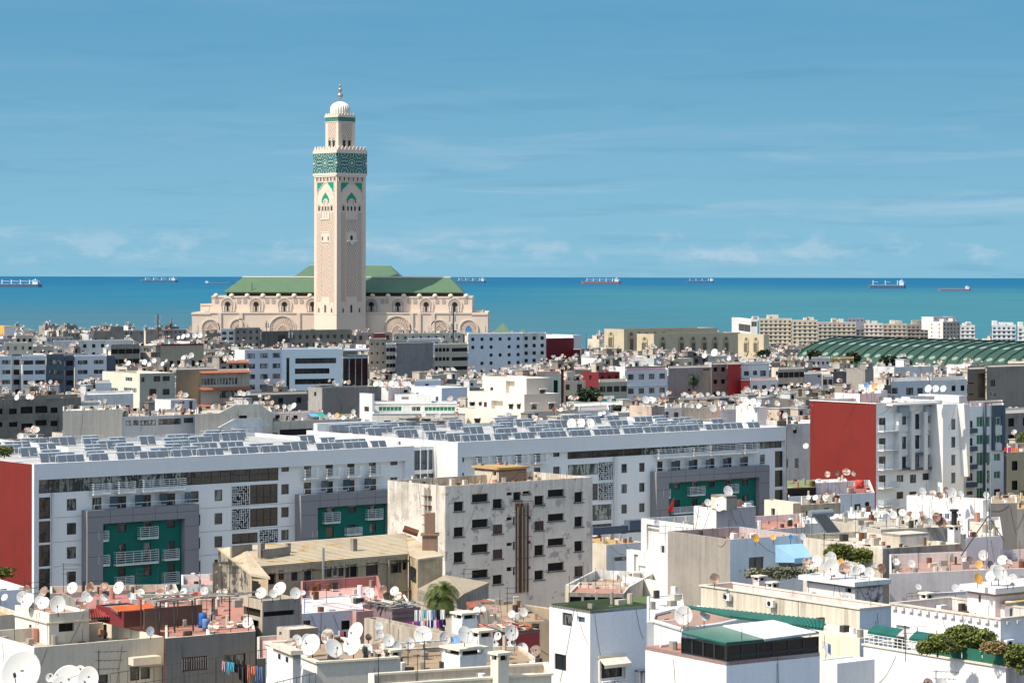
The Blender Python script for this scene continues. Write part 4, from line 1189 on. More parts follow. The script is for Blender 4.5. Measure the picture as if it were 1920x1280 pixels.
for b, nm in ((HB, 'left'), (HC, 'right')):
    for r, y in enumerate((1.0, 6.0, 11.5, 17.5, 24.0, 30.0, 35.5)):
        x = 4.5 if nm == 'left' and r < 2 else (1.5+rs.random()*2); k = 0
        if r >= 2 and nm == 'left': x = 8
        while x < b.w-4:
            n = rs.choice((2, 3, 3, 4) if r < 2 else (2, 3)); 
            if x+n*1.35 > b.w-1: break
            if not (rs.random() < (.06 if r == 0 else .36)):
                solar_unit(b, x, y+rs.uniform(-.3, .3), n, f'solar water heater, {ordn(k)} from left in roof row {ORD[r]} from the front, {nm} hotel block'); k += 1
            x += n*1.33+rs.uniform(.3, 2.6 if r else 1.4)
def roof_wall(b, x0, x1, y0, y1, h, mat, label, z=None):
    z = b.h-b.par if z is None else z
    o = MB().box(x0, x1, y0, y1, 0, h).obj('stair_block', mat, b.root, loc=(0, 0, z)); return o
# curved white screen wall and stair heads on the left roof
m = MB()
for i in range(12):
    a0 = math.pi*.5*i/12; a1 = math.pi*.5*(i+1)/12
    m.q([(6+12*math.sin(a0), 38.5-16*(1-math.cos(a0)), 0), (6+12*math.sin(a1), 38.5-16*(1-math.cos(a1)), 0), (6+12*math.sin(a1), 38.5-16*(1-math.cos(a1)), 1.9-1.2*i/12), (6+12*math.sin(a0), 38.5-16*(1-math.cos(a0)), 1.9-1.2*i/12+.1)])
o = m.obj('screen_wall', WHITE, HB.root, loc=(0, 0, HB.h-.5))
roof_wall(HC, 1.0, 13, 36.5, 37.5, 1.6, WHITE, '')
lattice = None

# ================================================================== RED AND WHITE APARTMENTS (right)
def redblock():
    b = Bld('apartment_building', 'white and grey apartment building with one huge blank red side wall', 1519, 1643, 1766, 757, 432, R_=HOTELW, L_=REDW, roof=TERRA, par=.9, th=40, vis=1000, inner=WHITE, cap=WPAINT)
    zf = lambda px, py: b.face('R', px, py)[1]
    def cell(x0, y0, x1, y1, kind='win', d=.2, pane=None): b.px('R', x0, y0, x1, y1, kind, d, pane, Z5)
    # recessed balconies, left column and the mid column
    for (y0, y1) in ((415, 505), (562, 645), (702, 788), (845, 925)): cell(832, y0, 884, y1, 'door')
    for (y0, y1) in ((400, 463), (555, 645), (703, 795)): cell(983, y0, 1035, y1)
    for (y0, y1) in ((385, 497), (545, 645), (690, 783)): cell(1083, y0, 1135, y1, 'door')
    for (y0, y1) in ((398, 450), (540, 632), (690, 775)): cell(1178, y0, 1228, y1)
    for (y0, y1) in ((385, 485), (515, 625), (655, 770), (795, 910)): cell(1265, y0, 1352, y1, 'strip', .9, DARKGLASS)
    for k in range(3): cell(965, 842+k*125, 1015, 893+k*125, 'shut' if k % 2 else 'win'); 
    cell(1065, 835, 1112, 900); cell(1160, 828, 1210, 878); cell(1060, 965, 1112, 1010, 'shut')
    b.finish()
    def fb(x0, y0, x1, y1, d0, d1, mat, name):
        a, z1 = b.face('R', *Z5(x0, y0)); a2, z0 = b.face('R', *Z5(x1, y1)); am = Z5((x0+x1)/2, 0)[0]
        z1 = zf(am, Z5(0, y0)[1]); z0 = zf(am, Z5(0, y1)[1])
        m = MB(); m.box(a, a2, -d1, -d0, z0, z1); return b.part(name, m, mat)
    fb(970, 325, 1045, 400, .02, .5, BLUEG, 'grey_panel'); fb(1165, 325, 1235, 396, .02, .5, BLUEG, 'grey_panel')
    for x in (948, 1046, 1142, 1236): fb(x, 365 if x != 948 else 375, x+26, 800, .02, .9, WHITE, 'white_fin')
    fb(1060, 672, 1158, 688, .02, .7, SLATE, 'grey_surround'); fb(1060, 782, 1240, 800, .02, .7, SLATE, 'grey_surround')
    fb(975, 785, 1045, 802, .02, .7, SLATE, 'grey_surround')
    for y in (463, 645): fb(984, y, 1040, y+50, .02, .3, WHITE, 'spandrel_panel')
    for y in (452, 634): fb(1180, y, 1232, y+52, .02, .3, WHITE, 'spandrel_panel')
    fb(1083, 497, 1138, 542, .02, .3, WHITE, 'spandrel_panel')
    for (yb, yt) in ((515, 465), (658, 608), (802, 752), (940, 898), (1075, 1035)): balcony(b, 'R', *[Z5(v, 0)[0] for v in (822, 942)], Z5(0, yb)[1], Z5(0, yt)[1], 1.3)
    for (yb, yt) in ((492, 440), (632, 583), (777, 728), (918, 868)): balcony(b, 'R', *[Z5(v, 0)[0] for v in (1262, 1358)], Z5(0, yb)[1], Z5(0, yt)[1], .5)
    fb(880, 300, 1250, 312, .0, 1.6, WHITE, 'roof_canopy')
    # right part, stepped back, with dark corner
    c = Bld('apartment_building', 'white apartment building with navy corner panel and green tinted windows, right of the red wall', 1793, 1806, 1882, 762, 452, R_=HOTELW, L_=WHITE, roof=TERRA, par=1, th=40, vis=935, cap=None)
    for k in range(5):
        y = 435+k*131
        c.px('R', 1490, y, 1535, y+55 if k < 4 else y+30, 'door', Z=Z5)
    for (y0, y1) in ((405, 480), (540, 612), (672, 770), (808, 905), (940, 1020)):
        c.px('R', 1565, y0, 1612, y1, 'green', Z=Z5); c.px('R', 1622, y0, 1662, y1, 'green', Z=Z5)
    for k, y in enumerate((412, 545, 680, 812, 945)): c.px('R', 1695, y, 1740, y+55, 'green' if k < 4 else 'shut', Z=Z5)
    c.finish()
    def fc(x0, y0, x1, y1, d0, d1, mat, name):
        am = Z5((x0+x1)/2, 0)[0]; a = c.face('R', *Z5(x0, y0))[0]; a2 = c.face('R', *Z5(x1, y1))[0]
        z1 = c.face('R', am, Z5(0, y0)[1])[1]; z0 = c.face('R', am, Z5(0, y1)[1])[1]
        m = MB(); m.box(a, a2, -d1, -d0, z0, z1); return c.part(name, m, mat)
    for (x0, x1) in ((1675, 1693), (1744, 1768)): fc(x0, 318, x1, 655, .02, .35, SLATE, 'navy_panel')
    for (y0, y1) in ((318, 405), (470, 540), (604, 655)): fc(1694, y0, 1743, y1, .02, .34, SLATE if y0 < 400 else WHITE, 'navy_panel' if y0 < 400 else 'white_panel')
    fc(1613, 298, 1621, 1025, .02, .5, SLATE, 'dark_strip'); fc(1613, 292, 1770, 299, .02, .5, SLATE, 'dark_strip')
    for k in range(4): fc(1484, 490+k*135, 1546, 525+k*135, .02, .8, SLATE, 'navy_balcony')
    # white wing wall lit by the sun between them
    w = Bld('stair_tower', 'white stair tower with narrow windows between the two joined apartment buildings', 1764, 1768, 1808, 758, 438, R_=HOTELW, L_=WHITE, par=.6, th=40, w=5.2, d=10, foot=False)
    for k in range(5): w.px('R', 1375, 420+k*134, 1405, 500+k*134, 'strip', .2, BLUEGLASS, Z5)
    w.finish()
    m = MB(); a = w.face('R', *Z5(1410, 330))[0]
    m.plate([(w.w-1.6, w.h), (w.w-.1, w.h), (w.w-.1, w.h-12), (w.w-.5, w.h-12)], -1.4, -.02); w.part('sunlit_fin', m, WHITE)
    # rooftop rooms
    zr = b.zt-b.par
    def room(xl, xc, xr, yt, yb, lab, R_=PINKW, L_=WHITE, **k):
        r = Bld('rooftop_room', lab, xl, xc, xr, yt, z0=zr-.02, yb=yb, R_=R_, L_=L_, roof=TERRA, par=.35, th=40, foot=False, **k); r.finish(); return r
    room(1565, 1612, 1658, 738, 758, 'white rooftop stair room above the left of the red wall')
    room(1634, 1652, 1664, 732, 756, 'pinkish rooftop chimney room right of the stair room above the red wall')
    room(1690, 1706, 1752, 744, 757, 'low white rooftop room in the middle behind the two dark dishes')
    room(1722, 1798, 1812, 742, 755, 'long pinkish white rooftop room at the right end behind three white dishes')
    return b, c
RB, RC = redblock()

# ================================================================== WEATHERED TAN BLOCK (centre)
def tanblock():
    b = Bld('apartment_building', 'derelict weathered tan apartment block with dark broken windows and rusty pipes, in the centre', 727, 835, 1111, 911, 315, R_=TANW, L_=TANL, roof=ROOFO, par=1.0, th=39.5, vis=1090, inner=TANL)
    W_ = []
    for (x0, x1, ys) in ((483, 540, ((637, 697), (790, 850), (943, 1005))), (592, 692, ((592, 642), (745, 795), (897, 945), (1048, 1098))),
        (717, 775, ((625, 680), (777, 833), (927, 982), (1078, 1135))), (800, 832, ((582, 603), (733, 752), (885, 905), (1035, 1057))),
        (840, 890, ((580, 632),)), (897, 942, ((575, 595),)), (925, 943, ((725, 745), (875, 893), (1025, 1045))), (838, 853, ((730, 780), (882, 930), (1033, 1080))),
        (967, 1022, ((607, 660), (755, 812), (903, 962), (1053, 1108))), (1047, 1143, ((565, 610), (710, 755), (857, 903), (1007, 1055))),
        (1207, 1257, ((585, 643), (732, 790), (877, 937), (1025, 1087)))):
        for (y0, y1) in ys: b.px('R', x0, y0, x1, y1, 'open' if (x0+y0) % 3 or x0 > 780 and x0 < 950 else 'shut', .3, None, Z3); W_.append(1)
    b.finish()
    # sills
    for (a0, a1, z0, z1, k, d, p) in b.holes['R']:
        if a1-a0 > 1.0: MB().box(a0-.15, a1+.15, -.14, -.01, z0-.14, z0-.01).obj('sill', CONCD, b.root)
    # rusty ducts and pipes
    a0 = b.face('R', *Z3(857, 700))[0]; zt = b.face('R', *Z3(870, 640))[1]; zb = b.face('R', *Z3(870, 1185))[1]
    m = MB(); m.box(a0-.1, a0+1.0, -.06, -.01, zb, zt-.2); b.part('stained_shaft', m, plain('rust_stained_render', (.20,.13,.085), .9, 0, .2, .3))
    for i in range(9):
        m = MB(); x = a0+.1+i*.2; m.tube((x, -.22-.1*(i % 2), zb), (x, -.22-.1*(i % 2), zt-(.2 if i % 3 else .6)), .055 if i % 2 else .08, 6); b.part('pipe', m, RUSTM if i % 3 else BEIGE)
    for k in range(6): MB().box(a0-.05, a0+2.2, -.35, -.33, zb+1.5+k*2.6, zb+1.56+k*2.6).obj('pipe_clamp', RUSTM, b.root)
    m = MB()
    for x in (0, 1.3): m.box(a0-.6+x*2.2, a0-.55+x*2.2, -.5, -.45, zt-1, zt+.1)
    m.box(a0-.6, a0+2.3, -.5, -.45, zt, zt+.06); b.part('pipe_bracket', m, RUSTM)
    # flues on the left wall
    for px, r in ((800, .13), (806, .10)):
        a, z1 = b.face('L', px, 913); _, z0 = b.face('L', px, 1000)
        m = MB(); m.tube((-.3, a, z0), (-.3, a, z1), r, 8)
        b.part('flue', m, BEIGE)
    for k in range(4):
        a, z = b.face('L', 803, 930+k*18); MB().box(-.45, -.01, a-.7, a+.7, z, z+.08).obj('flue_bracket', RUSTM, b.root)
    # penthouse on the roof
    zr = b.zt-b.par
    p = Bld('rooftop_room', 'brown lift room with a flat slab roof on top of the derelict tan block', 890, 935, 987, 880.5, z0=zr-.02, yb=907, R_=wall((.27,.20,.16), .2, .2), L_=BEIGE, roof=ROOFB, par=0, th=39.5, foot=False)
    p.px('L', 718, 455, 737, 483, 'open', .3, None, Z3); p.finish()
    m = MB(); m.box(-.3, p.w+.3, -.3, p.d+.3, p.h+.003, p.h+.28); p.part('roof_slab', m, ROOFO)
    # broken parapet posts
    for i in range(5):
        x, y = b.roofpt(776+i*24, 905+i*2); MB().box(x-.3, x+.3, y-.2, y+.2, 0, .9).obj('parapet_post', TANL, b.root, loc=(0, 0, b.h-1.0))
    return b
TB = tanblock()
# ================================================================== polygons measured on the roof plane
def polyhouse(name, label, pts, zs, wallm, roofm, base=None, over=0, cat='house', thick=.25, Z=None, wallpts=None):
    """pts: pixels of the roof outline, zs: their world heights"""
    P = []
    for (p, z) in zip(pts, zs):
        if Z: p = Z(*p)
        P.append(Wz(p[0], p[1], z))
    c = P[0]; zb = ground(c[1])-1.5 if base is None else base
    root = thing(name, label, cat, (c[0], c[1], zb))
    L = [(p[0]-c[0], p[1]-c[1], p[2]-zb) for p in P]
    m = MB(); n = len(L)
    m.v += [(x, y, z-thick) for x, y, z in L]+L
    for i in range(n): j = (i+1) % n; m.f.append((i, j, n+j, n+i)); m.m.append(0)
    m.f.append(tuple(range(n, 2*n))); m.m.append(0); m.f.append(tuple(reversed(range(n)))); m.m.append(0)
    m.obj('roof', roofm, root)
    cx = sum(p[0] for p in L)/n; cy = sum(p[1] for p in L)/n
    m = MB(); S = [((x-cx)*(1-over)+cx, (y-cy)*(1-over)+cy, z-thick-.01) for x, y, z in L]
    for i in range(n):
        j = (i+1) % n; m.q([(S[i][0], S[i][1], 0), (S[j][0], S[j][1], 0), S[j], S[i]])
    m.obj('wall', wallm, root)
    return root, P, zb
TILES = wall((.50,.41,.28), .55, .2, (.30,.24,.16), bump=.5, patch=.43, pcol=(.42,.25,.06))
# ------------------------------------------------------------------ old house with low pitched roof
def oldhouse2():
    ze = Wz(480, 1062, 0)  # unused plane reference
    D0 = 250.0
    A = W(480, 1063, D0)           # eave start (front)
    zE = A[2]
    E1 = Wz(765, 1038, zE)         # eave end (front right)
    dirx = (E1-A); L = dirx.length; th = math.atan2(dirx[1], dirx[0]); dirx.normalize(); diry = Vector((-dirx[1], dirx[0], 0))
    base = ground(D0)-1
    root = thing('old_house', 'old ochre two storey house with a long low mossy tiled roof and broken shutters', 'house', (A[0], A[1], base), th)
    s = Bld('wallbox', None, 0, 0, 1, 900, D0, R_=OLDY, L_=OLDD, par=0, w=L, d=7, foot=False)
    s.C = Vector((A[0], A[1], base)); s.th = th; s.zb = base; s.h = zE-base-.15; s.single = False; s.zt = zE
    s.root.location = s.C; s.root.rotation_euler = (0, 0, th)
    for (x0, y0, x1, y1, k) in ((572, 450, 625, 540, 'open'), (650, 440, 690, 505, 'shut'), (745, 430, 790, 512, 'shut'), (842, 420, 908, 520, 'wwin'), (975, 408, 1003, 485, 'open'), (1010, 408, 1050, 485, 'shut'),
        (1058, 402, 1098, 480, 'wwin'), (1100, 400, 1138, 478, 'shut'), (1150, 395, 1184, 488, 'shut'), (1186, 392, 1248, 485, 'open'), (1305, 378, 1398, 472, 'shut'), (1490, 360, 1548, 455, 'win'), (1550, 352, 1575, 452, 'shut'), (1580, 350, 1618, 430, 'open'),
        (1120, 595, 1200, 640, 'open'), (980, 600, 1050, 650, 'open')):
        s.px('R', x0, y0, x1, y1, k, .25, None, Z7)
    s.finish()
    for o in list(s.root.children): 
        if o.name.startswith('roof'): bpy.data.objects.remove(o); continue
        o.parent = root
    bpy.data.objects.remove(s.root)
    def loc(p): v = p-s.C; return (v.dot(dirx), v.dot(diry), p[2]-base)
    z0 = zE; zr = zE+.9
    # roof polygon (pixels in Z7) : front eave, right extension, ridge, left extension
    def P(X, Y, z): return loc(Wz(*Z7(X, Y), z))
    f0 = P(470, 410, z0); f1 = P(1625, 312, z0); r1 = P(1695, 350, z0-.3); r2 = P(1885, 325, z0-.1)
    k2 = P(1600, 155, zr); k1 = P(575, 235, zr); k0 = P(380, 250, zr); l0 = P(195, 270, z0+.3); l1 = P(440, 465, z0-.3); l2 = P(585, 490, z0-.4)
    m = MB(); th_ = .16
    def slab(q):
        n = len(q); k = len(m.v); m.v += [(a, b, c) for a, b, c in q]+[(a, b, c-th_) for a, b, c in q]
        m.f.append(tuple(range(k, k+n))); m.m.append(0); m.f.append(tuple(reversed(range(k+n, k+2*n)))); m.m.append(0)
        for i in range(n): j = (i+1) % n; m.f.append((k+i, k+j, k+n+j, k+n+i)); m.m.append(0)
    slab([f0, f1, k2, k1]); slab([f1, r1, r2, k2]); slab([f0, k1, k0, l0, l1, l2])
    m.obj('roof', TILES, root)
    V = Vector
    for (a, b, c, d, n) in ((V(f0), V(f1), V(k2), V(k1), 16), (V(f1), V(r1)*.999+V(r2)*.001, V(r2), V(k2), 1)):
        if n > 1:
            for i in range(n):
                p, q, r, t = a.lerp(d, i/n), b.lerp(c, i/n), b.lerp(c, (i+1)/n), a.lerp(d, (i+1)/n); up = V((0,0,.045)); e = V((0,0,.012))
                mm = MB(); mm.q([p+up, q+up, r+e, t+e]); mm.q([p+e, q+e, q+up, p+up]); mm.obj('tile_course', TILES, root)
    for i in range(9):
        p, q, r, t = V(l1).lerp(V(l0), i/9), V(l2).lerp(V(k0), i/9), V(l2).lerp(V(k0), (i+1)/9), V(l1).lerp(V(l0), (i+1)/9); up = V((0,0,.045)); e = V((0,0,.012))
        mm = MB(); mm.q([p+up, q+up, r+e, t+e]); mm.q([p+e, q+e, q+up, p+up]); mm.obj('tile_course', TILES, root)
    # end walls
    def wal(pts, mat, name):
        mm = MB()
        for a, b in zip(pts, pts[1:]): mm.q([(a[0], a[1], 0), (b[0], b[1], 0), (b[0], b[1], b[2]-.17), (a[0], a[1], a[2]-.17)])
        mm.obj(name, mat, root)
    wal([V(k0)*.98+V(f0)*.02, l0, V(l0).lerp(V(l1), .97)], OLDD, 'stained_end_wall'); wal([V(l0).lerp(V(l1), .97), V(l1).lerp(V(l2), .9), V(f0).lerp(V(k1), .15)], OLDY, 'wing_wall')
    wal([V(f1).lerp(V(k2), .03), V(f1).lerp(V(r1), .97), V(r1).lerp(V(r2), .97), V(r2).lerp(V(k2), .03)], OLDY, 'wing_wall')
    wal([V(k0), V(k1), V(k2)], OLDD, 'rear_wall')
    # window in the projecting right bay + dark door of left wing
    a, b_ = V(f1).lerp(V(r1), .25), V(f1).lerp(V(r1), .8)
    mm = MB(); d = (b_-a).normalized(); n = V((d[1], -d[0], 0))*.06
    mm.q([(a+n)+V((0,0,-1.0)), (b_+n)+V((0,0,-1.0)), (b_+n)+V((0,0,-2.4)), (a+n)+V((0,0,-2.4))]); mm.obj('window', GLASS, root)
    a, b_ = V(l1).lerp(V(l2), .1), V(l1).lerp(V(l2), .45); d = (b_-a).normalized(); n = V((d[1], -d[0], 0))*.08
    mm = MB(); mm.q([(a+n)+V((0,0,-.5)), (b_+n)+V((0,0,-.5)), (b_+n)+V((0,0,-3.4)), (a+n)+V((0,0,-3.4))]); mm.obj('doorway', DARK, root)
    # skylight kerb and chimneys
    for (X, Y, w, dd, h, nm, mat) in ((370, 305, 2.4, .3, .8, 'kerb', CONC), (1213, 275, .5, .5, 1.0, 'chimney', CONC), (520, 330, .5, .5, 1.3, 'chimney', CONC), (720, 300, .4, .4, .9, 'chimney', CONC)):
        p = P(X, Y, z0+.5); MB().box(p[0]-w/2, p[0]+w/2, p[1]-dd/2, p[1]+dd/2, p[2]-.4, p[2]+h).obj(nm, mat, root)
    p, q = V(P(530, 345, z0+.4)), V(P(735, 318, z0+.4)); mm = MB()
    dv = (q-p); mm.q([p, q, q+V((0,0,.8)), p+V((0,0,.8))]); o = V((0,.25,0)); mm.q([p+o, q+o, q+o+V((0,0,.8)), p+o+V((0,0,.8))]); mm.q([p+V((0,0,.8)), q+V((0,0,.8)), q+o+V((0,0,.8)), p+o+V((0,0,.8))]); mm.obj('kerb', CONC, root)
    # flue pipe and drain pipes
    a, z = s.face('R', *Z7(968, 420)); mm = MB(); mm.tube((a, -.35, z-6), (a, -.35, z+2.0), .12, 8, 0); mm.obj('flue', GALV, root)
    a, z = s.face('R', *Z7(1470, 360)); mm = MB(); mm.tube((a, -.15, z-5), (a, -.15, z), .06, 6); mm.obj('drain_pipe', BEIGE, root)
    mm = MB(); mm.box(0.2, L, -.12, -.01, s.h-.6, s.h-.45); mm.obj('eave_band', OLDD, root)
    mm = MB(); mm.box(0.2, L, -.35, -.01, s.h-3.4, s.h-3.2); mm.obj('floor_band', OLDY, root)
    # chimney stack against the tan block
    st = thing('chimney_stack', 'square masonry chimney stack standing on the mossy roof against the tan block', 'chimney', Wz(*Z7(1785, 290), zE))
    MB().box(-.75, .75, -.75, .75, -1, 1.6).box(-.5, .5, -.5, .5, 1.6, 3.8).box(-.9, .9, -.9, .9, 1.58, 1.75).obj('stack', wall((.25,.16,.11), .3, .3), st)
    v = thing('vent_cowl', 'rusty tilted vent cowl at the top end of the mossy roof', 'vent', Wz(*Z7(1630, 165), zE+1))
    mm = MB(); mm.tube((-.6, 0, .6), (.9, 0, .1), .35, 8); mm.obj('cowl', RUSTM, v)
oldhouse2()
cs = [uv_of(W(x, 1050, D)) for x, D in ((409, 245), (830, 290))]

# ================================================================== NEIGHBOURS OF THE TAN BLOCK
def B(*a, **k):
    f = k.pop('wins', None); b = Bld(*a, **k)
    if f: f(b)
    b.finish(); return b
B('warehouse', 'low cream annex with an orange brown flat roof just right of the tan block', 1111, 1137, 1210, 1021, 345, R_=BLUEW, L_=CREAM2, roof=ROOFO, par=.15, th=36, d=22, vis=1110,
  wins=lambda b: b.px('R', 1727, 335, 1815, 362, 'strip', Z=Z8))
m = MB(); an = W(1112, 1000, 318)
an = thing('roof_duct', 'dark metal roof duct along the rear edge of the orange brown flat roof', 'duct', tuple(W(1112, 1003, 322)), R(36)); MB().box(0, 7.5, 0, .5, 0, .9).box(5.4, 9, -.3, .8, .3, 1.5).obj('duct', SLATE, an)
# low walls and terraces right of the tan block
B('wall_terrace', 'stained whitish yard wall with pillars running right from the foot of the tan block', 960, 1060, 1180, 1096, 268, R_=CREAM2, L_=WHITEG, roof=ROOFB, par=.9, th=-14, d=14, foot=False)
B('house', 'low brown roofed shed with dark openings between the tan block and the green roof', 1060, 1066, 1170, 1110, 262, R_=CONC2, L_=CREAM2, roof=TERRA, par=.2, th=-8, d=9, foot=False, wins=lambda b: b.grid('R', 4, 1, 1.1, 1.5, 'open', top=1.2))
B('terrace_house', 'brown flat roofed terrace house with a long ochre parapet below the tan block', 905, 1030, 1036, 1141, 235, R_=CREAM2, L_=wall((.42,.32,.21), .35, .45), roof=wall((.33,.20,.14), .4, .1), par=.5, th=40, vis=1210,
  wins=None)
B('terrace_house', 'ochre walled house under the long brown roof with a dark doorway', 870, 945, 1032, 1166, 222, R_=wall((.44,.34,.22), .4, .45), L_=CONC, roof=ROOFB, par=.2, th=10, d=14, foot=False,
  wins=lambda b: b.px('R', 1110, 830, 1165, 900, 'open', Z=Z8))
# gable-ish tiled roof behind the palm
polyhouse('shed', 'grey brown lean-to with a worn tiled roof right behind the palm tree', [(250, 575), (455, 468), (790, 525), (600, 610), (545, 655)], [33.0, 34.0, 33.6, 33.2, 32.8], CONC2, wall((.34,.28,.2), .6, .2, bump=.6), Z=Z8, over=.02)
polyhouse('shed', 'low shed with a rusty red corrugated roof below the worn tiled lean-to', [(615, 672), (760, 652), (945, 700), (940, 730), (870, 735), (640, 715)], [32.6, 33, 33, 32.4, 32.4, 32.4], CONC, plain('rusty_red_sheet', (.27,.09,.055), .8, 0, .2, .3), Z=Z8, over=.04)

# ================================================================== BOTTOM RIGHT: WHITE HOUSES
def green_sheet(label, pts, zs, mat, Z, n=26, kids='ridge'):
    P = [Wz(*(Z(*p) if Z else p), z) for p, z in zip(pts, zs)]
    c = P[0]; r = thing('corrugated_roof', label, 'roof', tuple(c))
    a, b, d, e = P   # a-b front edge, e-d back edge
    m = MB()
    for i in range(n):
        for k in range(2):
            t0, t1 = (i+k*.5)/n, (i+k*.5+.5)/n; h0, h1 = (0, .07) if k == 0 else (.07, 0)
            m.q([a.lerp(b, t0)-c+Vector((0,0,h0)), a.lerp(b, t1)-c+Vector((0,0,h1)), e.lerp(d, t1)-c+Vector((0,0,h1)), e.lerp(d, t0)-c+Vector((0,0,h0))])
    m.q([p-c-Vector((0,0,.12)) for p in P])
    for i in range(4): j = (i+1) % 4; m.q([P[i]-c-Vector((0,0,.12)), P[j]-c-Vector((0,0,.12)), P[j]-c, P[i]-c])
    m.obj('sheet', mat, r)
    return r
DGREEN = plain('dark_green_sheet', (.012,.10,.075), .45, 0, .4, .25)
MOSSG = wall((.085,.125,.05), .6, .3, (.05,.055,.035), bump=.5)
WORNW = wall((.66,.66,.66), .5, .3, (.35,.33,.3), patch=.34, pcol=(.12,.22,.2))
def whites():
    # left white block
    b = Bld('house', 'tall plain white house with a mossy green roof and an awning over its side window', 1030, 1106.5, 1216, 1144, 205, R_=BLUEW if False else wall((.74,.76,.79), .08, .1), L_=wall((.77,.76,.73), .05, .06), roof=MOSSG, par=0, th=36, vis=1280)  # right wall painted bluish white as the shade side
    b.px('L', 172, 860, 233, 936, 'win', .3, None, Z9); b.px('L', 263, 880, 309, 920, 'wwin', .25, BLUEGLASS, Z9); b.px('L', 130, 1108, 197, 1202, 'win', .3, None, Z9)
    b.px('R', 405, 1155, 533, 1246, 'win', .35, DARKGLASS, Z9); b.finish()
    a0, z1 = b.face('R', *Z9(388, 1140)); a1, z0 = b.face('R', *Z9(552, 1160))
    m = MB(); m.q([(a0, -.02, z1+.15), (a1, -.02, z1+.15), (a1, -.8, z1-.35), (a0, -.8, z1-.35)]); m.q([(a0, -.8, z1-.35), (a1, -.8, z1-.35), (a1, -.8, z1-.6), (a0, -.8, z1-.6)])
    m.box(a0, a1, -.12, -.02, z1+.13, z1+.3); b.part('awning', m, CREAM)
    m = MB(); z2 = b.face('R', *Z9(470, 1258))[1]; m.box(a0, a0+.18, -.2, -.02, z2, z1); m.box(a1-.15, a1, -.2, -.02, z2, z1); m.box(a0, a1, -.3, -.02, z2-.1, z2); b.part('window_surround', m, WPAINT)
    m = MB(); aa = b.face('R', *Z9(610, 1200))[0]; zz = b.face('R', *Z9(640, 1205))[1]
    for i in range(7): m.box(aa+i*.38, aa+i*.38+.16, -.5, -.02, zz-4, zz)
    b.part('shutter_slats', m, WPAINT); MB().box(aa-.05, aa+2.6, -.7, -.02, zz+.003, zz+.1).obj('canopy', SLATE, b.root)
    # corrugated green roof sheets
    for i in range(14):
        y = .2+i*(b.d-.4)/14; MB().box(-.15, b.w+.2, y, y+.12, b.h+.003, b.h+.06).obj('roof_batten', MOSSG, b.root)
    for px in (1131, 1158):
        a, z = b.face('R', px, 1273); ac_unit(b, 'R', a, z-.7, 'white air conditioner, %s of the two under the awning window of the tall white house' % ('left' if px < 1140 else 'right'))
    # right white block with the dark sunroom
    c = Bld('house', 'white house with a dark glazed sunroom under corrugated sheets, bottom edge right of centre', 1210, 1362, 1537, 1240, 171, R_=wall((.70,.73,.77), .08, .1), L_=wall((.77,.76,.74), .05, .06), roof=TERRA, par=0, th=34, vis=1280)  # right wall again a bluish copy of the left, shade painted in
    c.finish()
    H = c.h
    # sunroom: dark glazed box on the corner
    zs = Wz(1362, 1207, 0)  # ignored
    top = W(1362, 1209, c.D)[2]-c.zb
    L0 = c.face('L', 1277, 1190)[0]
    m = MB(); g = MB(); t = .08
    def pane(f, a0, a1, z0, z1):
        c.fbox(g, f, a0+t, a1-t, .05, .07, z0+t, z1-t)
        for q in ((a0, a0+t, z0, z1), (a1-t, a1, z0, z1), (a0+t, a1-t, z0, z0+t), (a0+t, a1-t, z1-t, z1)): c.fbox(m, f, q[0], q[1], 0, .1, q[2], q[3])
    n = 4
    for i in range(n): pane('L', .1+(L0-.1)*i/n, .1+(L0-.1)*(i+1)/n, H, top)
    n = 6; 
    for i in range(n): pane('R', .02+(c.w-.1)*i/n, .02+(c.w-.1)*(i+1)/n, H, H+(top-H)*.3); pane('R', .02+(c.w-.1)*i/n, .02+(c.w-.1)*(i+1)/n, H+(top-H)*.3, top)
    m.obj('sunroom_frame', FRAME, c.root); g.obj('sunroom_glass', DARKGLASS, c.root)
    MB().box(.3, c.w-.2, .3, L0, H+.01, top-.2).obj('sunroom_interior', DARK, c.root)
    # parapet step on the left part, upper terrace
    tp = W(1275, 1190, c.D+8)
    return b, c, top
def ac_unit(b, f, a, z, label, s=1.0):
    p = b.world((a, -.35, z) if f == 'R' else (-.35, a, z))
    t = thing('air_conditioner', label, 'air conditioner', tuple(p), b.th if f == 'R' else b.th-math.pi/2)
    MB().box(-.42*s, .42*s, -.16, .16, 0, .6*s).obj('casing', WPAINT, t)
    m = MB(); m.lathe([(.22*s, 0), (.22*s, .02), (.19*s, .03), (.03, .03)], 14); o = m.obj('fan_grille', DARK, t, loc=(-.08, -.165, .3*s)); o.rotation_euler = (math.pi/2, 0, 0)
    MB().box(-.4*s, -.36*s, -.16, .33, -.06, -.005).box(.36*s, .4*s, -.16, .33, -.06, -.005).obj('bracket', GALV, t)
WB, WC_, top = whites()
zS = WC_.zb+top
green_sheet('bright dark green corrugated sheet roof over the corner of the dark sunroom', [(1157, 1040), (1385, 1018), (1130, 940), (890, 975)], [zS+.05, zS+.1, zS+.7, zS+.4], DGREEN, Z9, 22)
green_sheet('peeling white corrugated sheet roof right of the green sheet on the sunroom', [(1387, 1018), (1715, 975), (1440, 905), (1135, 938)], [zS+.1, zS+.1, zS+.7, zS+.72], WORNW, Z9, 26)
green_sheet('long dark green corrugated roof strip behind the peeling white sheets', [(1180, 880), (1740, 955), (1750, 900), (905, 815)], [zS+.75, zS+.4, zS+.9, zS+1.1], DGREEN, Z9, 30)
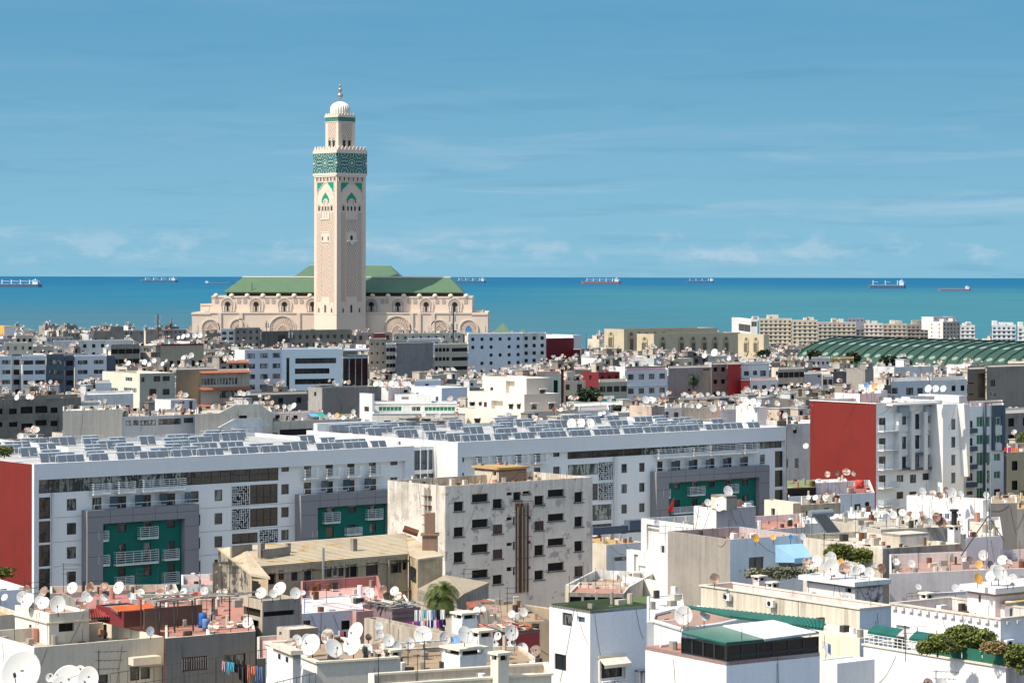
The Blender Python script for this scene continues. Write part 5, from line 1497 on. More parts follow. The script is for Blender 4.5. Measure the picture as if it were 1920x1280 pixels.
# terrace behind the sunroom with brown floor
def terr():
    z = zS-.55
    P = [Wz(*Z9(*p), z) for p in ((715, 915), (890, 968), (1130, 935), (1330, 890), (985, 835), (840, 850), (725, 880))]
    c = P[0]; r = thing('roof_terrace', 'brown roof terrace with a curved white rim holding two large white dishes', 'terrace', (c[0], c[1], WC_.zb))
    MB().prism([(p[0]-c[0], p[1]-c[1]) for p in P], 0, z-WC_.zb, 0, 1).obj('slab', [WHITE, wall((.36,.23,.17), .5, .1)], r)
    for a, b in zip(P, P[1:]+P[:1]):
        m = MB(); m.tube((a[0]-c[0], a[1]-c[1], z-WC_.zb+.12), (b[0]-c[0], b[1]-c[1], z-WC_.zb+.12), .14, 6); m.obj('rim', WHITE, r)
terr()
# white filler wall between both white houses
B('house', 'white wall section with rounded corner between the tall white house and the sunroom house', 1209, 1213, 1285, 1166, 186, R_=wall((.78,.78,.78), .06, .08), L_=WHITE, roof=WHITE2, par=.1, th=34, d=12, foot=False)
green_sheet('far half of the mossy green roof running to the grey party wall', [(680, 828), (860, 815), (700, 758), (545, 775)], [36.1, 36.1, 36.4, 36.4], MOSSG, Z9, 20)

# ---- building with the tall grey party wall and terrace house facade (R1)
r1 = Bld('terrace_house', 'pale blue terrace house with a tall grey concrete party wall and a blue awning', 1252, 1369, 1506, 1011, 250, R_=BLUEW, L_=wall((.34,.30,.25), .35, .45, (.15,.14,.125)), roof=TERRA, par=1.0, th=33, vis=1130, inner=wall((.45,.40,.38), .5, .5))
r1.px('R', 1057, 735, 1170, 845, 'win', .3, CURTAIN_SHEEN_GLASS, ZA); r1.px('R', 1280, 745, 1480, 808, 'strip', .3, BLUEGLASS, ZA)
r1.finish()
a0, z1 = r1.face('R', *ZA(1253, 645)); a1, z0 = r1.face('R', *ZA(1460, 745))
m = MB(); m.q([(a0, -.02, z1), (a1, -.02, z1), (a1-.3, -1.8, z0+.3), (a0+.9, -1.8, z0+.3)]); m.q([(a0+.9, -1.8, z0+.3), (a1-.3, -1.8, z0+.3), (a1-.3, -1.8, z0-.2), (a0+.9, -1.8, z0-.2)])
m.q([(a0, -.02, z1), (a0+.9, -1.8, z0+.3), (a0+.9, -1.8, z0-.1), (a0, -.02, z0-.2)]); r1.part('awning', m, plain('blue_awning_cloth', (.30,.50,.66), .8))
# chimneys/room on its roof
zr1 = r1.zt-1.0
pr = Bld('rooftop_room', 'white and stained pink rooftop room with tank block on top, above the grey party wall', 1301, 1343, 1417, 953, 287, R_=wall((.56,.49,.50), .5, .6), L_=WHITE2, roof=CONC2, par=.1, th=33, foot=False, base=33)
pr.finish()
tk = Bld('water_tank', 'square stained concrete water tank on top of the stained pink rooftop room', 1333, 1362, 1382, 930, z0=pr.zt-.02, yb=956, R_=CONC2, L_=CREAM2, roof=CONC2, par=0, th=33, foot=False); tk.finish()
r2 = Bld('house', 'white stepped house with a recessed window, left of the grey party wall', 1202, 1300, 1420, 984, 292, R_=WHITEG, L_=WHITE, roof=CONC2, par=1.0, th=33, vis=1120)
r2.px('L', 290, 495, 385, 690, 'none', .25, None, ZA); r2.px('L', 1239, 1022, 1246, 1037, 'wwin'); r2.finish()
r3 = Bld('house', 'lower white stepped terrace block with water stains, next to the recessed window house', 1175, 1256, 1262, 1041, 276, R_=WHITEG, L_=WHITE2, roof=CONC2, par=.3, th=33, foot=False); r3.px('L', 195, 715, 225, 880, 'none', .25, None, ZA); r3.px('L', 228, 800, 282, 890, 'none', .2, None, ZA); r3.finish()
B('house', 'lowest white stained wall of the stepped house beside the mossy green roof', 1167, 1254, 1262, 1093, 270, R_=WHITEG, L_=WHITE2, roof=CONC2, par=.2, th=33, foot=False)
# red flag
fl = thing('flag', 'small furled red flag on the white parapet before the right green bay', 'flag', tuple(W(1262, 962, 300)))
m = MB(); m.tube((0, 0, -.6), (.15, 0, 1.9), .03, 5); m.obj('pole', STEEL, fl)
m = MB(); m.q([(.14, 0, 1.9), (.05, .02, 1.0), (-.75, .1, 0), (-.5, -.1, .5)]); m.q([(.14, 0, 1.9), (.10, .05, .3), (-.75, .12, 0)]); m.obj('cloth', plain('red_cloth', (.5,.03,.03), .8), fl)
# neighbour house with AC and solar heater (R5)
r5 = Bld('house', 'white house with a solar heater on its roof, right of the blue awning house', 1470, 1502, 1650, 1010, 292, R_=BLUEW, L_=WHITE, roof=ROOFW, par=.7, th=33, vis=1040)
r5.px('R', 690+990, 660, 690+1060, 690, 'strip', Z=lambda X, Y: (1140+X/4, 860+Y/4)) if False else None
r5.px('R', 1590, 1029, 1605, 1041, 'shut'); r5.finish()
ac_unit(r5, 'R', *[r5.face('R', 1594, 1010)[0], r5.face('R', 1594, 1010)[1]], 'white air conditioner on the wall below the solar water heater')
B('house', 'low white house roofs with a pink strip behind the solar water heater', 1490, 1500, 1680, 982, 325, R_=WHITEG, L_=WHITE, roof=wall((.7,.69,.66), .15, .1), par=.2, th=30, vis=1000)
B('house', 'small cream and grey concrete hut pair behind the rooftop rails, right of the green bay', 1433, 1487, 1505, 943, 345, R_=CONC2, L_=CREAM, roof=CONC2, par=.15, th=30, vis=975, wins=lambda b: b.px('L', 1446, 953, 1453, 967, 'open'))
B('house', 'stained concrete hut with an ochre patched front next to the small cream hut', 1499, 1502, 1576, 946, 338, R_=wall((.30,.27,.19), .6, .7, (.10,.09,.07)), L_=CREAM, roof=CONC2, par=.15, th=33, d=10, vis=975, wins=lambda b: (b.px('R', 1511, 958, 1518, 969, 'open'), b.px('R', 1545, 952, 1553, 972, 'open')))
B('terrace_wall', 'pinkish stained terrace wall in front of the two concrete huts', 1340, 1345, 1510, 998, 300, R_=PINKW, L_=PINKW, roof=TERRA, par=.8, th=33, d=14, foot=False)
# green-roofed terrace cafe beside red wall
B('house', 'white house with a green topped terrace shelter at the foot of the red wall', 1473, 1478, 1640, 931, 385, R_=BLUEW, L_=WHITE, roof=wall((.30,.10,.09), .3, .1), par=.8, th=30, d=20, vis=960,
  wins=lambda b: (b.px('R', 1602, 944, 1613, 962, 'shut'), b.px('R', 1622, 940, 1630, 958, 'win')))
B('terrace_shelter', 'terrace shelter with dark window strip and faded green roof below the red wall', 1474, 1476, 1530, 915, 388, R_=DARK, L_=WHITE, roof=wall((.19,.23,.10), .4, .1), par=0, th=30, d=12, foot=False, wins=None)
B('house', 'small white glazed box room on the terrace below the red wall', 1526, 1528, 1588, 905, 392, R_=WHITEG, L_=WHITE, roof=ROOFW, par=.1, th=30, d=5, foot=False)
B('apartment_building', 'grey stained apartment block with a small white balcony between the hotel and the red wall', 1470, 1475, 1560, 795, 470, R_=wall((.52,.51,.50), .4, .5), L_=WHITE, roof=ROOFW, par=.8, th=38, d=20, vis=900,
  wins=lambda b: (b.px('R', 1487, 800, 1494, 812, 'open'), b.px('R', 1474, 860, 1477, 876, 'open'), b.px('R', 1490, 858, 1498, 878, 'wwin'), b.px('R', 1490, 905, 1498, 925, 'wwin')))

# ---- pink hut crowded with dishes and its long cream parapet building (R6, R7)
r7 = Bld('terrace_house', 'cream terrace house with a long stained parapet and pink tiled roof terrace', 1314, 1612, 1673, 1142, 225, R_=wall((.66,.70,.74), .2, .2), L_=wall((.66,.59,.47), .22, .8, (.30,.26,.20)), roof=TERRA, par=1.2, th=36, vis=1215, inner=PINKW, cap=CREAM)
r7.finish()
m = MB(); r7.fbox(m, 'L', .05, r7.d, -1.3, -.02, r7.h-4.2, r7.h-4.0); r7.part('ledge', m, CREAM2)
m = MB(); m.q([(-.03, r7.face('L', 1313, 1122)[0], r7.h-2.3), (-.03, r7.face('L', 1366, 1132)[0], r7.h-2.0), (-1.3, r7.face('L', 1358, 1132)[0], r7.h-3.4), (-1.3, r7.face('L', 1313, 1122)[0], r7.h-3.4)]); r7.part('green_awning', m, wall((.14,.26,.09), .3, .2))
for i, px in enumerate((1369, 1451)):
    a, z = r7.face('L', px, 1119+(px-1369)*.15); ac_unit(r7, 'L', a, z-.25, ['left', 'right'][i]+' air conditioner of the two on the long stained cream parapet')
zr7 = r7.zt-1.2
r6 = Bld('rooftop_room', 'pink rooftop room with a thick white roof slab crowded with satellite dishes', 1513, 1603, 1655, 1098, z0=zr7-.02, yb=1138, R_=PINKW, L_=wall((.74,.65,.61), .15, .25), roof=CREAM2, par=0, th=36, foot=False)
r6.px('L', 1585, 1096, 1596, 1110, 'open'); r6.finish()
m = MB(); m.box(-.6, r6.w+.5, -.6, r6.d+.5, r6.h+.003, r6.h+.42); r6.part('roof_slab', m, WHITEG)
Z6T = r6.zt+.42
m = MB()
rr = random.Random(3)
for i in range(14):
    x0, z0_, x1, z1_ = rr.uniform(.5, r6.w), rr.uniform(.4, r6.h), rr.uniform(.5, r6.w), rr.uniform(.2, r6.h); m.tube((x0, -.04, z0_), ((x0+x1)/2, -.10, min(z0_, z1_)-.2), .018, 4); m.tube(((x0+x1)/2, -.10, min(z0_, z1_)-.2), (x1, -.04, z1_), .018, 4)
r6.part('loose_cables', m, STEEL)['kind'] = 'stuff'
def chimney(px, py0, py1, z, label, w=.9, mat=None, slot=True):
    p = Wz(px, py1, z); s = p[1]/F; h = (py1-py0)*s; t = thing('chimney', label, 'chimney', tuple(p), R(36))
    MB().box(-w/2, w/2, -w/2, w/2, -.3, h-.45).obj('shaft', mat or WHITE2, t)
    MB().box(-w/2-.12, w/2+.12, -w/2-.12, w/2+.12, h-.14, h).obj('cap', CREAM, t)
    m = MB()
    for a in (-1, 1):
        for b in (-1, 1): m.box(a*w*.42-.08, a*w*.42+.08, b*w*.42-.08, b*w*.42+.08, h-.45, h-.14)
    m.obj('cap_supports', mat or WHITE2, t); MB().box(-w*.3, w*.3, -w*.3, w*.3, h-.44, h-.15).obj('flue_mouth', DARK, t)
    return t
chimney(1424, 1078, 1111, zr7, 'taller white chimney on the pink terrace, left one of the pair', .9, PINKW)
chimney(1449, 1090, 1117, zr7, 'shorter white chimney on the pink terrace, right one of the pair', .8, PINKW)
# ---- building behind pink hut: tan huts, white room with red door, grey block
zq = 33.2
def hut(name, label, xl, xc, xr, yt, yb, z0, R_, L_, roof=CONC2, th=34, par=.1, cat='rooftop room', wins=None, **k):
    b = Bld(name, label, xl, xc, xr, yt, z0=z0, yb=yb, R_=R_, L_=L_, roof=roof, par=par, th=th, foot=False, cat=cat, **k)
    if wins: wins(b)
    b.finish(); return b
B('house', 'long beige house block whose roof carries the dense row of rusty dishes', 1480, 1655, 1790, 1028, 262, R_=CONC2, L_=CREAM2, roof=CREAM2, par=.6, th=30, vis=1090)
h1 = Bld('rooftop_room', 'grey beige cube room with peeling side in the middle of the right roofs', 1653, 1688, 1742, 1002, 268, R_=wall((.60,.56,.52), .4, .4), L_=BEIGE, roof=CREAM2, par=0, th=34, foot=False, base=28); h1.finish()
B('house', 'beige house with a pale roof slab holding the dense row of rusty dishes', 1625, 1652, 1822, 992, 292, R_=BEIGE, L_=BEIGE, roof=wall((.46,.40,.31), .6, .1), par=.3, th=22, d=13, vis=1010)
wr = Bld('rooftop_room', 'bright white rooftop room with red door and collapsed tile roof under seven dishes', 1700, 1843, 1858, 937, 318, R_=WHITE, L_=wall((.77,.73,.69), .08, .15), roof=wall((.48,.33,.25), .7, .1), par=.1, th=52, foot=False, base=24); wr.finish()
g = Bld('rooftop_room', 'plain grey brown block room right of the bright white rooftop room', 1855, 1857, 1907, 943, 312, R_=wall((.27,.24,.205), .3, .3), L_=WHITE, roof=ROOFB, par=.05, th=12, d=9, foot=False, base=24); g.finish()
MB().box(0.4, 2.4, -.12, -.03, g.h-5.2, g.h-2.4).obj('red_door', plain('red_door_paint', (.38,.03,.03), .6), g.root, loc=(-3.2, -.1, 0))
B('house', 'cream house edge cut by the right border beyond the grey block room', 1866, 1868, 1990, 955, 345, R_=BEIGE, L_=CREAM, roof=ROOFO, par=.1, th=20, d=20, vis=990)
B('apartment_building', 'ochre yellow apartment house with small dark windows at the right edge', 1881, 1888, 1975, 848, 420, R_=wall((.47,.40,.24), .25, .3), L_=CREAM2, roof=TERRA, par=.8, th=36, d=16, vis=950,
  wins=lambda b: b.grid('R', 3, 4, 1.3, 1.5, 'open'))
# tower-like raised white box on stilts with smoke stained side
zt2 = 33.4
st = Bld('raised_tank_room', 'white tank room raised on pillars with a soot stained side and ladder', 1725, 1771, 1802, 1021, z0=33.2, yb=1049, R_=wall((.36,.28,.25), .7, .6, (.05,.045,.04)), L_=WHITE, roof=CREAM2, par=.2, th=36, foot=False); st.finish()
for (px, py) in ((1738, 1090), (1768, 1082), (1799, 1080)):
    x, y = st.loc2(Wz(px, 1049, 33.2)); MB().box(x-.3, x+.3, y-.1, y+.5, -3.4, -.02).obj('pillar', WHITE2, st.root)
m = MB()
for k in range(9): m.box(1.2, 2.0, -.5-k*.08, -.45-k*.08, -.4-k*.45, -.35-k*.45)
m.tube((1.2, -.4, 0), (1.2, -1.2, -4.2), .03, 5); m.tube((2.0, -.4, 0), (2.0, -1.2, -4.2), .03, 5); st.part('ladder', m, RUSTM)
c_ = chimney(1789, 984, 1020, st.zt-.2, 'white chimney with tall black metal flue on the raised tank room', .95, WHITEG)
m = MB(); m.tube((0, 0, 1.9), (0, 0, 3.4), .28, 8); m.tube((0, 0, 3.4), (0, 0, 3.6), .45, 8); m.obj('flue', plain('sooty_metal', (.02,.018,.017), .8), c_)
B('house', 'pale lilac white house with pipes beyond the lattice mast on the right', 1800, 1812, 1880, 1008, 256, R_=LILAC, L_=LILAC, roof=CREAM2, par=.3, th=30, d=16, vis=1040)
B('roof_terrace', 'pink floored roof terrace with low lilac parapet below the raised tank room', 1655, 1668, 1980, 1075, 240, R_=PINKW, L_=PINKW, roof=wall((.40,.25,.20), .5, .1), par=.9, th=20, d=15, foot=False)
# R8 white building with dentil parapet
r8 = Bld('terrace_house', 'bright white house with a toothed parapet moulding and small pink roof room', 1671, 1876, 1990, 1161, 200, R_=wall((.70,.71,.73), .1, .1), L_=wall((.77,.75,.73), .06, .1), roof=wall((.42,.24,.19), .4, .1), par=.9, th=36, vis=1280, inner=WHITEG, cap=CREAM2)
r8.px('L', 770, 935, 850, 1050, 'none', .2, None, ZB); r8.px('L', 912, 975, 950, 1060, 'shut', .2, None, ZB); r8.finish()
n = 13
for i in range(n):
    a = r8.d*(i+.5)/n; m = MB(); r8.fbox(m, 'L', a-.22, a+.22, -.22, -.01, r8.h-.38, r8.h-.14); r8.part('dentil', m, PINKW)
for i in range(5): MB().box(.5+i*1.1, .9+i*1.1, -.22, -.01, r8.h-.38, r8.h-.14).obj('dentil', PINKW, r8.root)
a, z = r8.face('R', 1886, 1200); ac_unit(r8, 'R', a, z-.5, 'air conditioner on the shaded side of the toothed parapet house')
zr8 = r8.zt-.9
r9 = Bld('rooftop_room', 'pinkish white rooftop room with a thick roof slab and one orange dish at its corner', 1814, 1866, 1990, 1112, z0=zr8-.02, yb=1157, R_=PINKW, L_=WHITE, roof=CREAM2, par=0, th=36, foot=False); 
r9.px('L', 1834, 1115, 1839, 1129, 'shut'); r9.finish()
m = MB(); m.box(-.5, r9.w, -.5, r9.d+.4, r9.h+.003, r9.h+.45); r9.part('roof_slab', m, WHITE2); Z9T = r9.zt+.45
sr = Bld('glazed_veranda', 'small white framed glazed veranda at the right edge above the air conditioner', 1882, 1884, 1960, 1130, z0=zr8, yb=1160, R_=WHITE, L_=WHITE, roof=YELL, par=0, th=25, d=4, foot=False); sr.px('R', 1893, 1138, 1955, 1156, 'green'); sr.finish()
# low inner parapet between
B('low_wall', 'low white inner wall on the roof of the toothed parapet house', 1742, 1744, 1812, 1112, 222, R_=WHITEG, L_=WHITEG, roof=WHITEG, par=0, th=25, d=.3, foot=False, base=zr8)
chimney(1738, 1110, 1138, zr8, 'small white chimney beside the low inner wall on the toothed parapet house', .8)
# lower terrace with plants
r10 = Bld('balcony_terrace', 'lower white terrace with rails, green screens and planting below the toothed parapet', 1619, 1886, 1960, 1252, 190, R_=wall((.50,.44,.42), .3, .7), L_=wall((.76,.74,.72), .08, .25), roof=WHITEG, par=.1, th=36, vis=1280, cap=CREAM)
r10.finish()
# step the terrace back: rails
def Lp(px, py): return r10.face('L', px, py)
m = MB(); e0, e1 = Lp(1736, 1220)[0], Lp(1620, 1205)[0]
for k in range(4): r10.fbox(m, 'L', e0, e1, .05, .09, r10.h+.1+k*.25, r10.h+.14+k*.25)
for k in range(14): x = e0+(e1-e0)*k/13; r10.fbox(m, 'L', x-.02, x+.02, .04, .10, r10.h, r10.h+.9)
r10.part('railing', m, WPAINT)
NET = wall((.02,.13,.09), .4, .4, (.05,.07,.04))
for (xa, xb, h) in ((1736, 1800, 1.0), (1801, 1838, 1.0), (1839, 1884, 1.3)):
    a0, a1 = Lp(xa, 1235)[0], Lp(xb, 1245)[0]; m = MB(); r10.fbox(m, 'L', min(a0, a1), max(a0, a1)-.05, .12, .15, r10.h+.02, r10.h+h); r10.part('green_screen', m, NET)
for (xa, xb, ya) in ((1622, 1676, 1204), (1700, 1736, 1218)):
    p = Lp((xa+xb)/2, ya); w = abs(Lp(xa, ya)[0]-Lp(xb, ya)[0]); t = thing('green_awning', 'dark green awning above the railing, %s of the two on the lower white terrace' % ('left' if xa < 1650 else 'right'), 'awning', tuple(r10.world((.6, p[0], r10.h+1.0))), r10.th-math.pi/2)
    m = MB(); m.q([(-w/2, .4, .5), (w/2, .4, .5), (w/2, -.35, .05), (-w/2, -.35, .05)]); m.q([(-w/2, -.35, .05), (w/2, -.35, .05), (w/2, -.35, -.25), (-w/2, -.35, -.25)]); m.obj('cloth', DGREEN, t)
    m = MB(); m.tube((-w/2, .5, -1), (-w/2, .5, .75), .03, 5); m.tube((w/2, .5, -1), (w/2, .5, .75), .03, 5); m.obj('frame', STEEL, t)
# bottom awnings
def awn(label, pts, zs, mat, Z):
    P = [Wz(*Z(*p), z) for p, z in zip(pts, zs)]; c = P[0]; t = thing('awning', label, 'awning', tuple(c))
    m = MB(); m.q([p-c for p in P]); m.q([p-c-Vector((0, 0, .05)) for p in P]); 
    for i in range(len(P)): j = (i+1) % len(P); m.q([P[i]-c, P[j]-c, P[j]-c-Vector((0,0,.05)), P[i]-c-Vector((0,0,.05))])
    m.obj('cloth', mat, t)
    m = MB()
    for p in P[:2]: m.tube(p-c, p-c-Vector((0, 0, 2.4)), .04, 5)
    m.obj('poles', GALV, t)
ZE = lambda X, Y: (1440+X/4, 1060+Y/4)
awn('sand coloured sloping awning at the bottom edge right of the sunroom', [(765, 805), (1000, 880), (1040, 790), (870, 745)], [30.6, 30.6, 31.3, 31.3], plain('sand_awning', (.62,.47,.32), .8), ZE)
awn('dusty translucent grey awning right of the sand coloured one', [(985, 890), (1480, 900), (1495, 800), (1180, 752), (1050, 790)], [30.5, 30.5, 31.2, 31.4, 31.3], plain('dusty_awning', (.52,.50,.42), .8), ZE)
# cream house below r7 (between sunroom and terrace)
B('house', 'cream yellow house wall with a white shed step behind the dark sunroom', 1460, 1612, 1680, 1196, 214, R_=wall((.66,.69,.70), .15, .15), L_=wall((.72,.66,.50), .12, .2), roof=CREAM, par=.1, th=36, foot=False)
B('house', 'low white stair wing descending at the bottom between the sunroom and the terrace', 1530, 1570, 1640, 1243, 196, R_=wall((.66,.68,.70), .15, .2), L_=WHITE, roof=WHITE2, par=.1, th=36, foot=False)

# ================================================================== BOTTOM LEFT AND CENTRE
l1 = Bld('terrace_house', 'cream house with a flat grey parapet and one roof room, bottom left corner', -40, 64, 307, 1213, 190, R_=wall((.50,.46,.39), .2, .3), L_=wall((.77,.74,.68), .12, .2), roof=wall((.40,.36,.28), .4, .1), par=1.0, th=34, vis=1280, inner=CREAM)
l1.px('R', 244, 1250, 262, 1275, 'win', .3) ; l1.px('R', 264, 1248, 281, 1272, 'win', .3); l1.px('R', 185, 1264, 202, 1280, 'win', .3); l1.finish()
m = MB(); a0, z0 = l1.face('R', 240, 1245); a1, _ = l1.face('R', 292, 1240); m.box(a0, a1, -.9, -.02, z0, z0+.55); l1.part('window_hood', m, CREAM)
zl = l1.zt-1.0
l2 = Bld('rooftop_room', 'cream rooftop room with a black window opening and large white dishes on top', 28, 92, 167, 1150, z0=zl-.02, yb=1209, R_=wall((.60,.55,.46), .15, .25), L_=wall((.74,.68,.56), .1, .15), roof=wall((.45,.27,.2), .5, .1), par=.25, th=34, foot=False)
l2.px('R', 441, 833, 551, 893, 'open', .3, None, Z6); l2.px('L', 215, 842, 237, 878, 'shut', .2, None, Z6); l2.finish()
m = MB(); m.box(-.15, l2.w+.15, -.15, -.01, l2.h-.75, l2.h-.66); m.box(-.15, -.01, 0, l2.d, l2.h-.75, l2.h-.66); l2.part('band', m, CREAM2)
ZL2 = l2.zt-.25
# neighbour wall right: grey
l3 = Bld('house', 'dark grey rendered house with barred windows and a red roof terrace full of junk', 307, 309.5, 479, 1196, 191, R_=wall((.185,.18,.175), .35, .5, (.11,.105,.10)), L_=CREAM, roof=TERRA, par=.15, th=34, d=19, vis=1280)
l3.px('R', 1365, 1085, 1552, 1185, 'shut', .25, None, Z6); l3.px('R', 1680, 1065, 1845, 1165, 'win', .25, None, Z6); l3.finish()
m = MB(); a0, z0 = l3.face('R', 341, 1256); a1, z1 = l3.face('R', 389, 1230)
for i in range(12): m.box(a0+(a1-a0)*i/11-.02, a0+(a1-a0)*i/11+.02, -.06, -.03, z0, z1)
l3.part('window_bars', m, GALV)
zt3 = l3.zt-.15
mr = hut('rooftop_room', 'dark maroon rooftop room with an orange tiled lean-to roof', 180, 232, 293, 1146, 1176, zt3, wall((.13,.045,.035), .2, .2), MAROON, roof=CONC, th=34)
# tiles
def tilepatch(label, pts, z0, z1, mat, Z, rows=9, cols=16):
    P = [Wz(*Z(*p), z) for p, z in zip(pts, (z0, z0, z1, z1))]; c = P[0]; r = thing('tiled_roof', label, 'roof', tuple(c)); a, b, d, e = P
    m = MB(); m.q([p-c for p in P]); m.q([p-c-Vector((0,0,.1)) for p in P]); m.obj('deck', CONC, r)
    md = {}
    for i in range(rows):
        for j in range(cols):
            u0, u1, v0, v1 = (j+.05)/cols, (j+.95)/cols, i/rows, (i+1.15)/rows
            q = lambda u, v: a.lerp(b, u).lerp(e.lerp(d, u), min(v, 1))-c
            um = (u0+u1)/2; m = MB(); h = .1; up = Vector((0,0,1))
            pts_ = [q(u0, v0)+up*.05, q(um, v0)+up*.16, q(u1, v0)+up*.05, q(u1, v1)+up*.02, q(um, v1)+up*.11, q(u0, v1)+up*.02]
            m.q([pts_[0], pts_[1], pts_[4], pts_[5]]); m.q([pts_[1], pts_[2], pts_[3], pts_[4]]); m.q([pts_[0], pts_[1], pts_[2]])
            m.obj('tile', mat, r)
    return r
OT = plain('orange_tile', (.58,.155,.055), .75, 0, .2, .3); RT = plain('red_tile', (.32,.055,.045), .7, 0, .2, .25)
tilepatch('orange clay tile lean-to roof on the maroon rooftop room', [(880, 752), (1168, 728), (1120, 690), (830, 715)], zt3+1.1, zt3+1.3, OT, Z6, 7, 18)
tilepatch('dark red tile lean-to roof left of the orange tiles', [(675, 795), (955, 782), (830, 718), (680, 728)], zt3+.5, zt3+.9, RT, Z6, 7, 14)
B('house', 'house with a dull red flat roof under many dishes behind the cream rooftop room', 60, 166, 312, 1141, 218, R_=wall((.30,.10,.085), .3, .3), L_=CONC2, roof=wall((.42,.17,.14), .5, .1), par=.35, th=20, d=12, vis=1150)
B('house', 'house with a beige parapet and pinkish red roof below the left green bay', 90, 94, 335, 1112, 250, R_=CONC2, L_=CREAM2, roof=wall((.42,.20,.17), .4, .1), par=.5, th=9, d=6, vis=1120)
B('house', 'house with bright red brown terrace walls left of the slotted concrete tower', 275, 345, 420, 1134, 226, R_=wall((.42,.15,.11), .2, .2), L_=MAROON, roof=TERRA, par=.9, th=20, d=9, vis=1150, inner=wall((.46,.16,.12), .2, .2))
B('house', 'house with a curved white rimmed pink roof below the old house end wall', 332, 340, 420, 1096, 262, R_=WHITEG, L_=WHITE2, roof=PINKR, par=.6, th=14, d=9, vis=1110)
B('house', 'white house corner with a pitched white roof at the left edge under the red wall', -60, -20, 60, 1108, 232, R_=wall((.66,.70,.76), .1, .15), L_=WHITE, roof=WHITE, par=.2, th=30, d=22, vis=1110)
B('house', 'house with a brown terrace and iron posts at the left edge', -40, -5, 45, 1153, 214, R_=BEIGE, L_=CREAM2, roof=ROOFO, par=.4, th=30, d=14, vis=1180)
# junk pergola
pg = thing('pergola', 'collapsing grey pergola of poles and planks with hanging washing on the red terrace', 'pergola', tuple(Wz(300, 1190, zt3)), R(34))
rj = random.Random(9); m = MB()
for i in range(5):
    for j in range(2): m.tube((i*1.5, j*2.5+.6, 0), (i*1.5+rj.uniform(-.1, .1), j*2.5+.6, 2.3), .06, 5)
m.obj('posts', STEEL, pg)
for i in range(26):
    x, y = rj.uniform(-.3, 6), rj.uniform(0, 3.4); a = rj.uniform(-.5, .5); l = rj.uniform(.8, 2.6); m = MB()
    m.tube((x, y, 2.35+rj.uniform(0, .25)), (x+l*math.cos(a), y+l*math.sin(a), 2.35+rj.uniform(0, .3)), .07, 5); m.obj('plank', CONC2 if i % 3 else BEIGE, pg)
m = MB(); m.box(.5, 5.3, 3.6, 3.7, 0, 1.5); m.obj('back_screen', wall((.16,.10,.08), .5, .5), pg)
# slotted concrete tower
tw = Bld('water_tower', 'square concrete roof tower with dark horizontal slots, centre left', 456, 492, 563, 1126, 201, R_=CONC2, L_=wall((.42,.36,.27), .4, .4), roof=CONC2, par=.25, th=33, foot=False)
tw.px('L', 390, 722, 513, 778, 'open', .4, None, Z7); tw.px('R', 538, 735, 770, 775, 'open', .4, None, Z7); tw.px('L', 440, 808, 500, 855, 'open', .3, None, Z7); tw.finish()
B('rooftop_room', 'small rust brown hut with a flat roof just right of the slotted tower', 519, 543, 596, 1180, 188, R_=wall((.32,.22,.16), .4, .4), L_=BEIGE, roof=CREAM2, par=.05, th=33, foot=False, wins=lambda b: b.px('L', 655, 890, 672, 920, 'open', Z=Z7))
B('house', 'low wall and roof terrace with a pink edge in front of the slotted tower', 478, 482, 530, 1234, 184, R_=CONC, L_=CREAM2, roof=PINKR, par=.3, th=33, d=10, foot=False)
B('house', 'lilac walled house with a white sloping roof slab and a black doorway', 563, 566, 681, 1150, 212, R_=LILAC, L_=LILAC, roof=wall((.62,.60,.58), .4, .2), par=.1, th=33, d=9, vis=1195,
  wins=lambda b: (b.px('R', 1120, 805, 1185, 880, 'open', Z=Z7), b.px('R', 835, 805, 890, 845, 'shut', Z=Z7)))
B('house', 'house with a pink walled roof terrace between the lilac house and the old ochre house', 560, 564, 720, 1133, 232, R_=PINKR, L_=PINKR, roof=wall((.54,.31,.27), .3, .1), par=.9, th=32, d=16, vis=1150, inner=wall((.45,.20,.17), .3, .3))
B('house', 'pink rendered wall house left of the wooden shack', 640, 668, 700, 1146, 214, R_=PINKR, L_=PINKR, roof=PINKR, par=.2, th=33, d=6, foot=False)
sh = Bld('shack', 'purple brown wooden shack with debris and planks on its roof', 695, 735, 788, 1141, 214, R_=wall((.20,.14,.15), .3, .3), L_=wall((.24,.17,.18), .3, .3), roof=CONC, par=0, th=33, foot=False); sh.finish()
for k in range(8): MB().box(0.02, sh.w, -.05, -.005, sh.h-.3-k*.45, sh.h-.02-k*.45).obj('board', wall((.22,.15,.16), .3, .3), sh.root)
for i in range(40):
    x, y = rj.uniform(0, sh.w), rj.uniform(-.3, sh.d); a = rj.uniform(0, 3); l = rj.uniform(.5, 1.8); w = rj.uniform(.1, .25)
    o = MB().box(0, l, 0, w, 0, .06).obj('debris_plank', rj.choice([CONC2, BEIGE, WHITEG, CONCD]), sh.root, loc=(x, y, sh.h+.05+rj.uniform(0, .3)), rot=(rj.uniform(-.2, .2), rj.uniform(-.25, .25), a))
rd = Bld('shack', 'red walled shack with a debris covered roof and open dark frame on its right', 893, 935, 1012, 1185, 197, R_=wall((.25,.045,.045), .2, .3), L_=wall((.42,.06,.07), .15, .2), roof=CONC2, par=0, th=33, foot=False); rd.finish()
for i in range(60):
    x, y = rj.uniform(-.3, rd.w), rj.uniform(-.3, rd.d); a = rj.uniform(0, 3); l = rj.uniform(.3, 1.4); w = rj.uniform(.1, .5)
    MB().box(0, l, 0, w, 0, .05).obj('debris', rj.choice([CONC2, BEIGE, WHITEG, OT, RT, CREAM]), rd.root, loc=(x, y, rd.h+.04+rj.uniform(0, .25)), rot=(rj.uniform(-.3, .3), rj.uniform(-.3, .3), a))
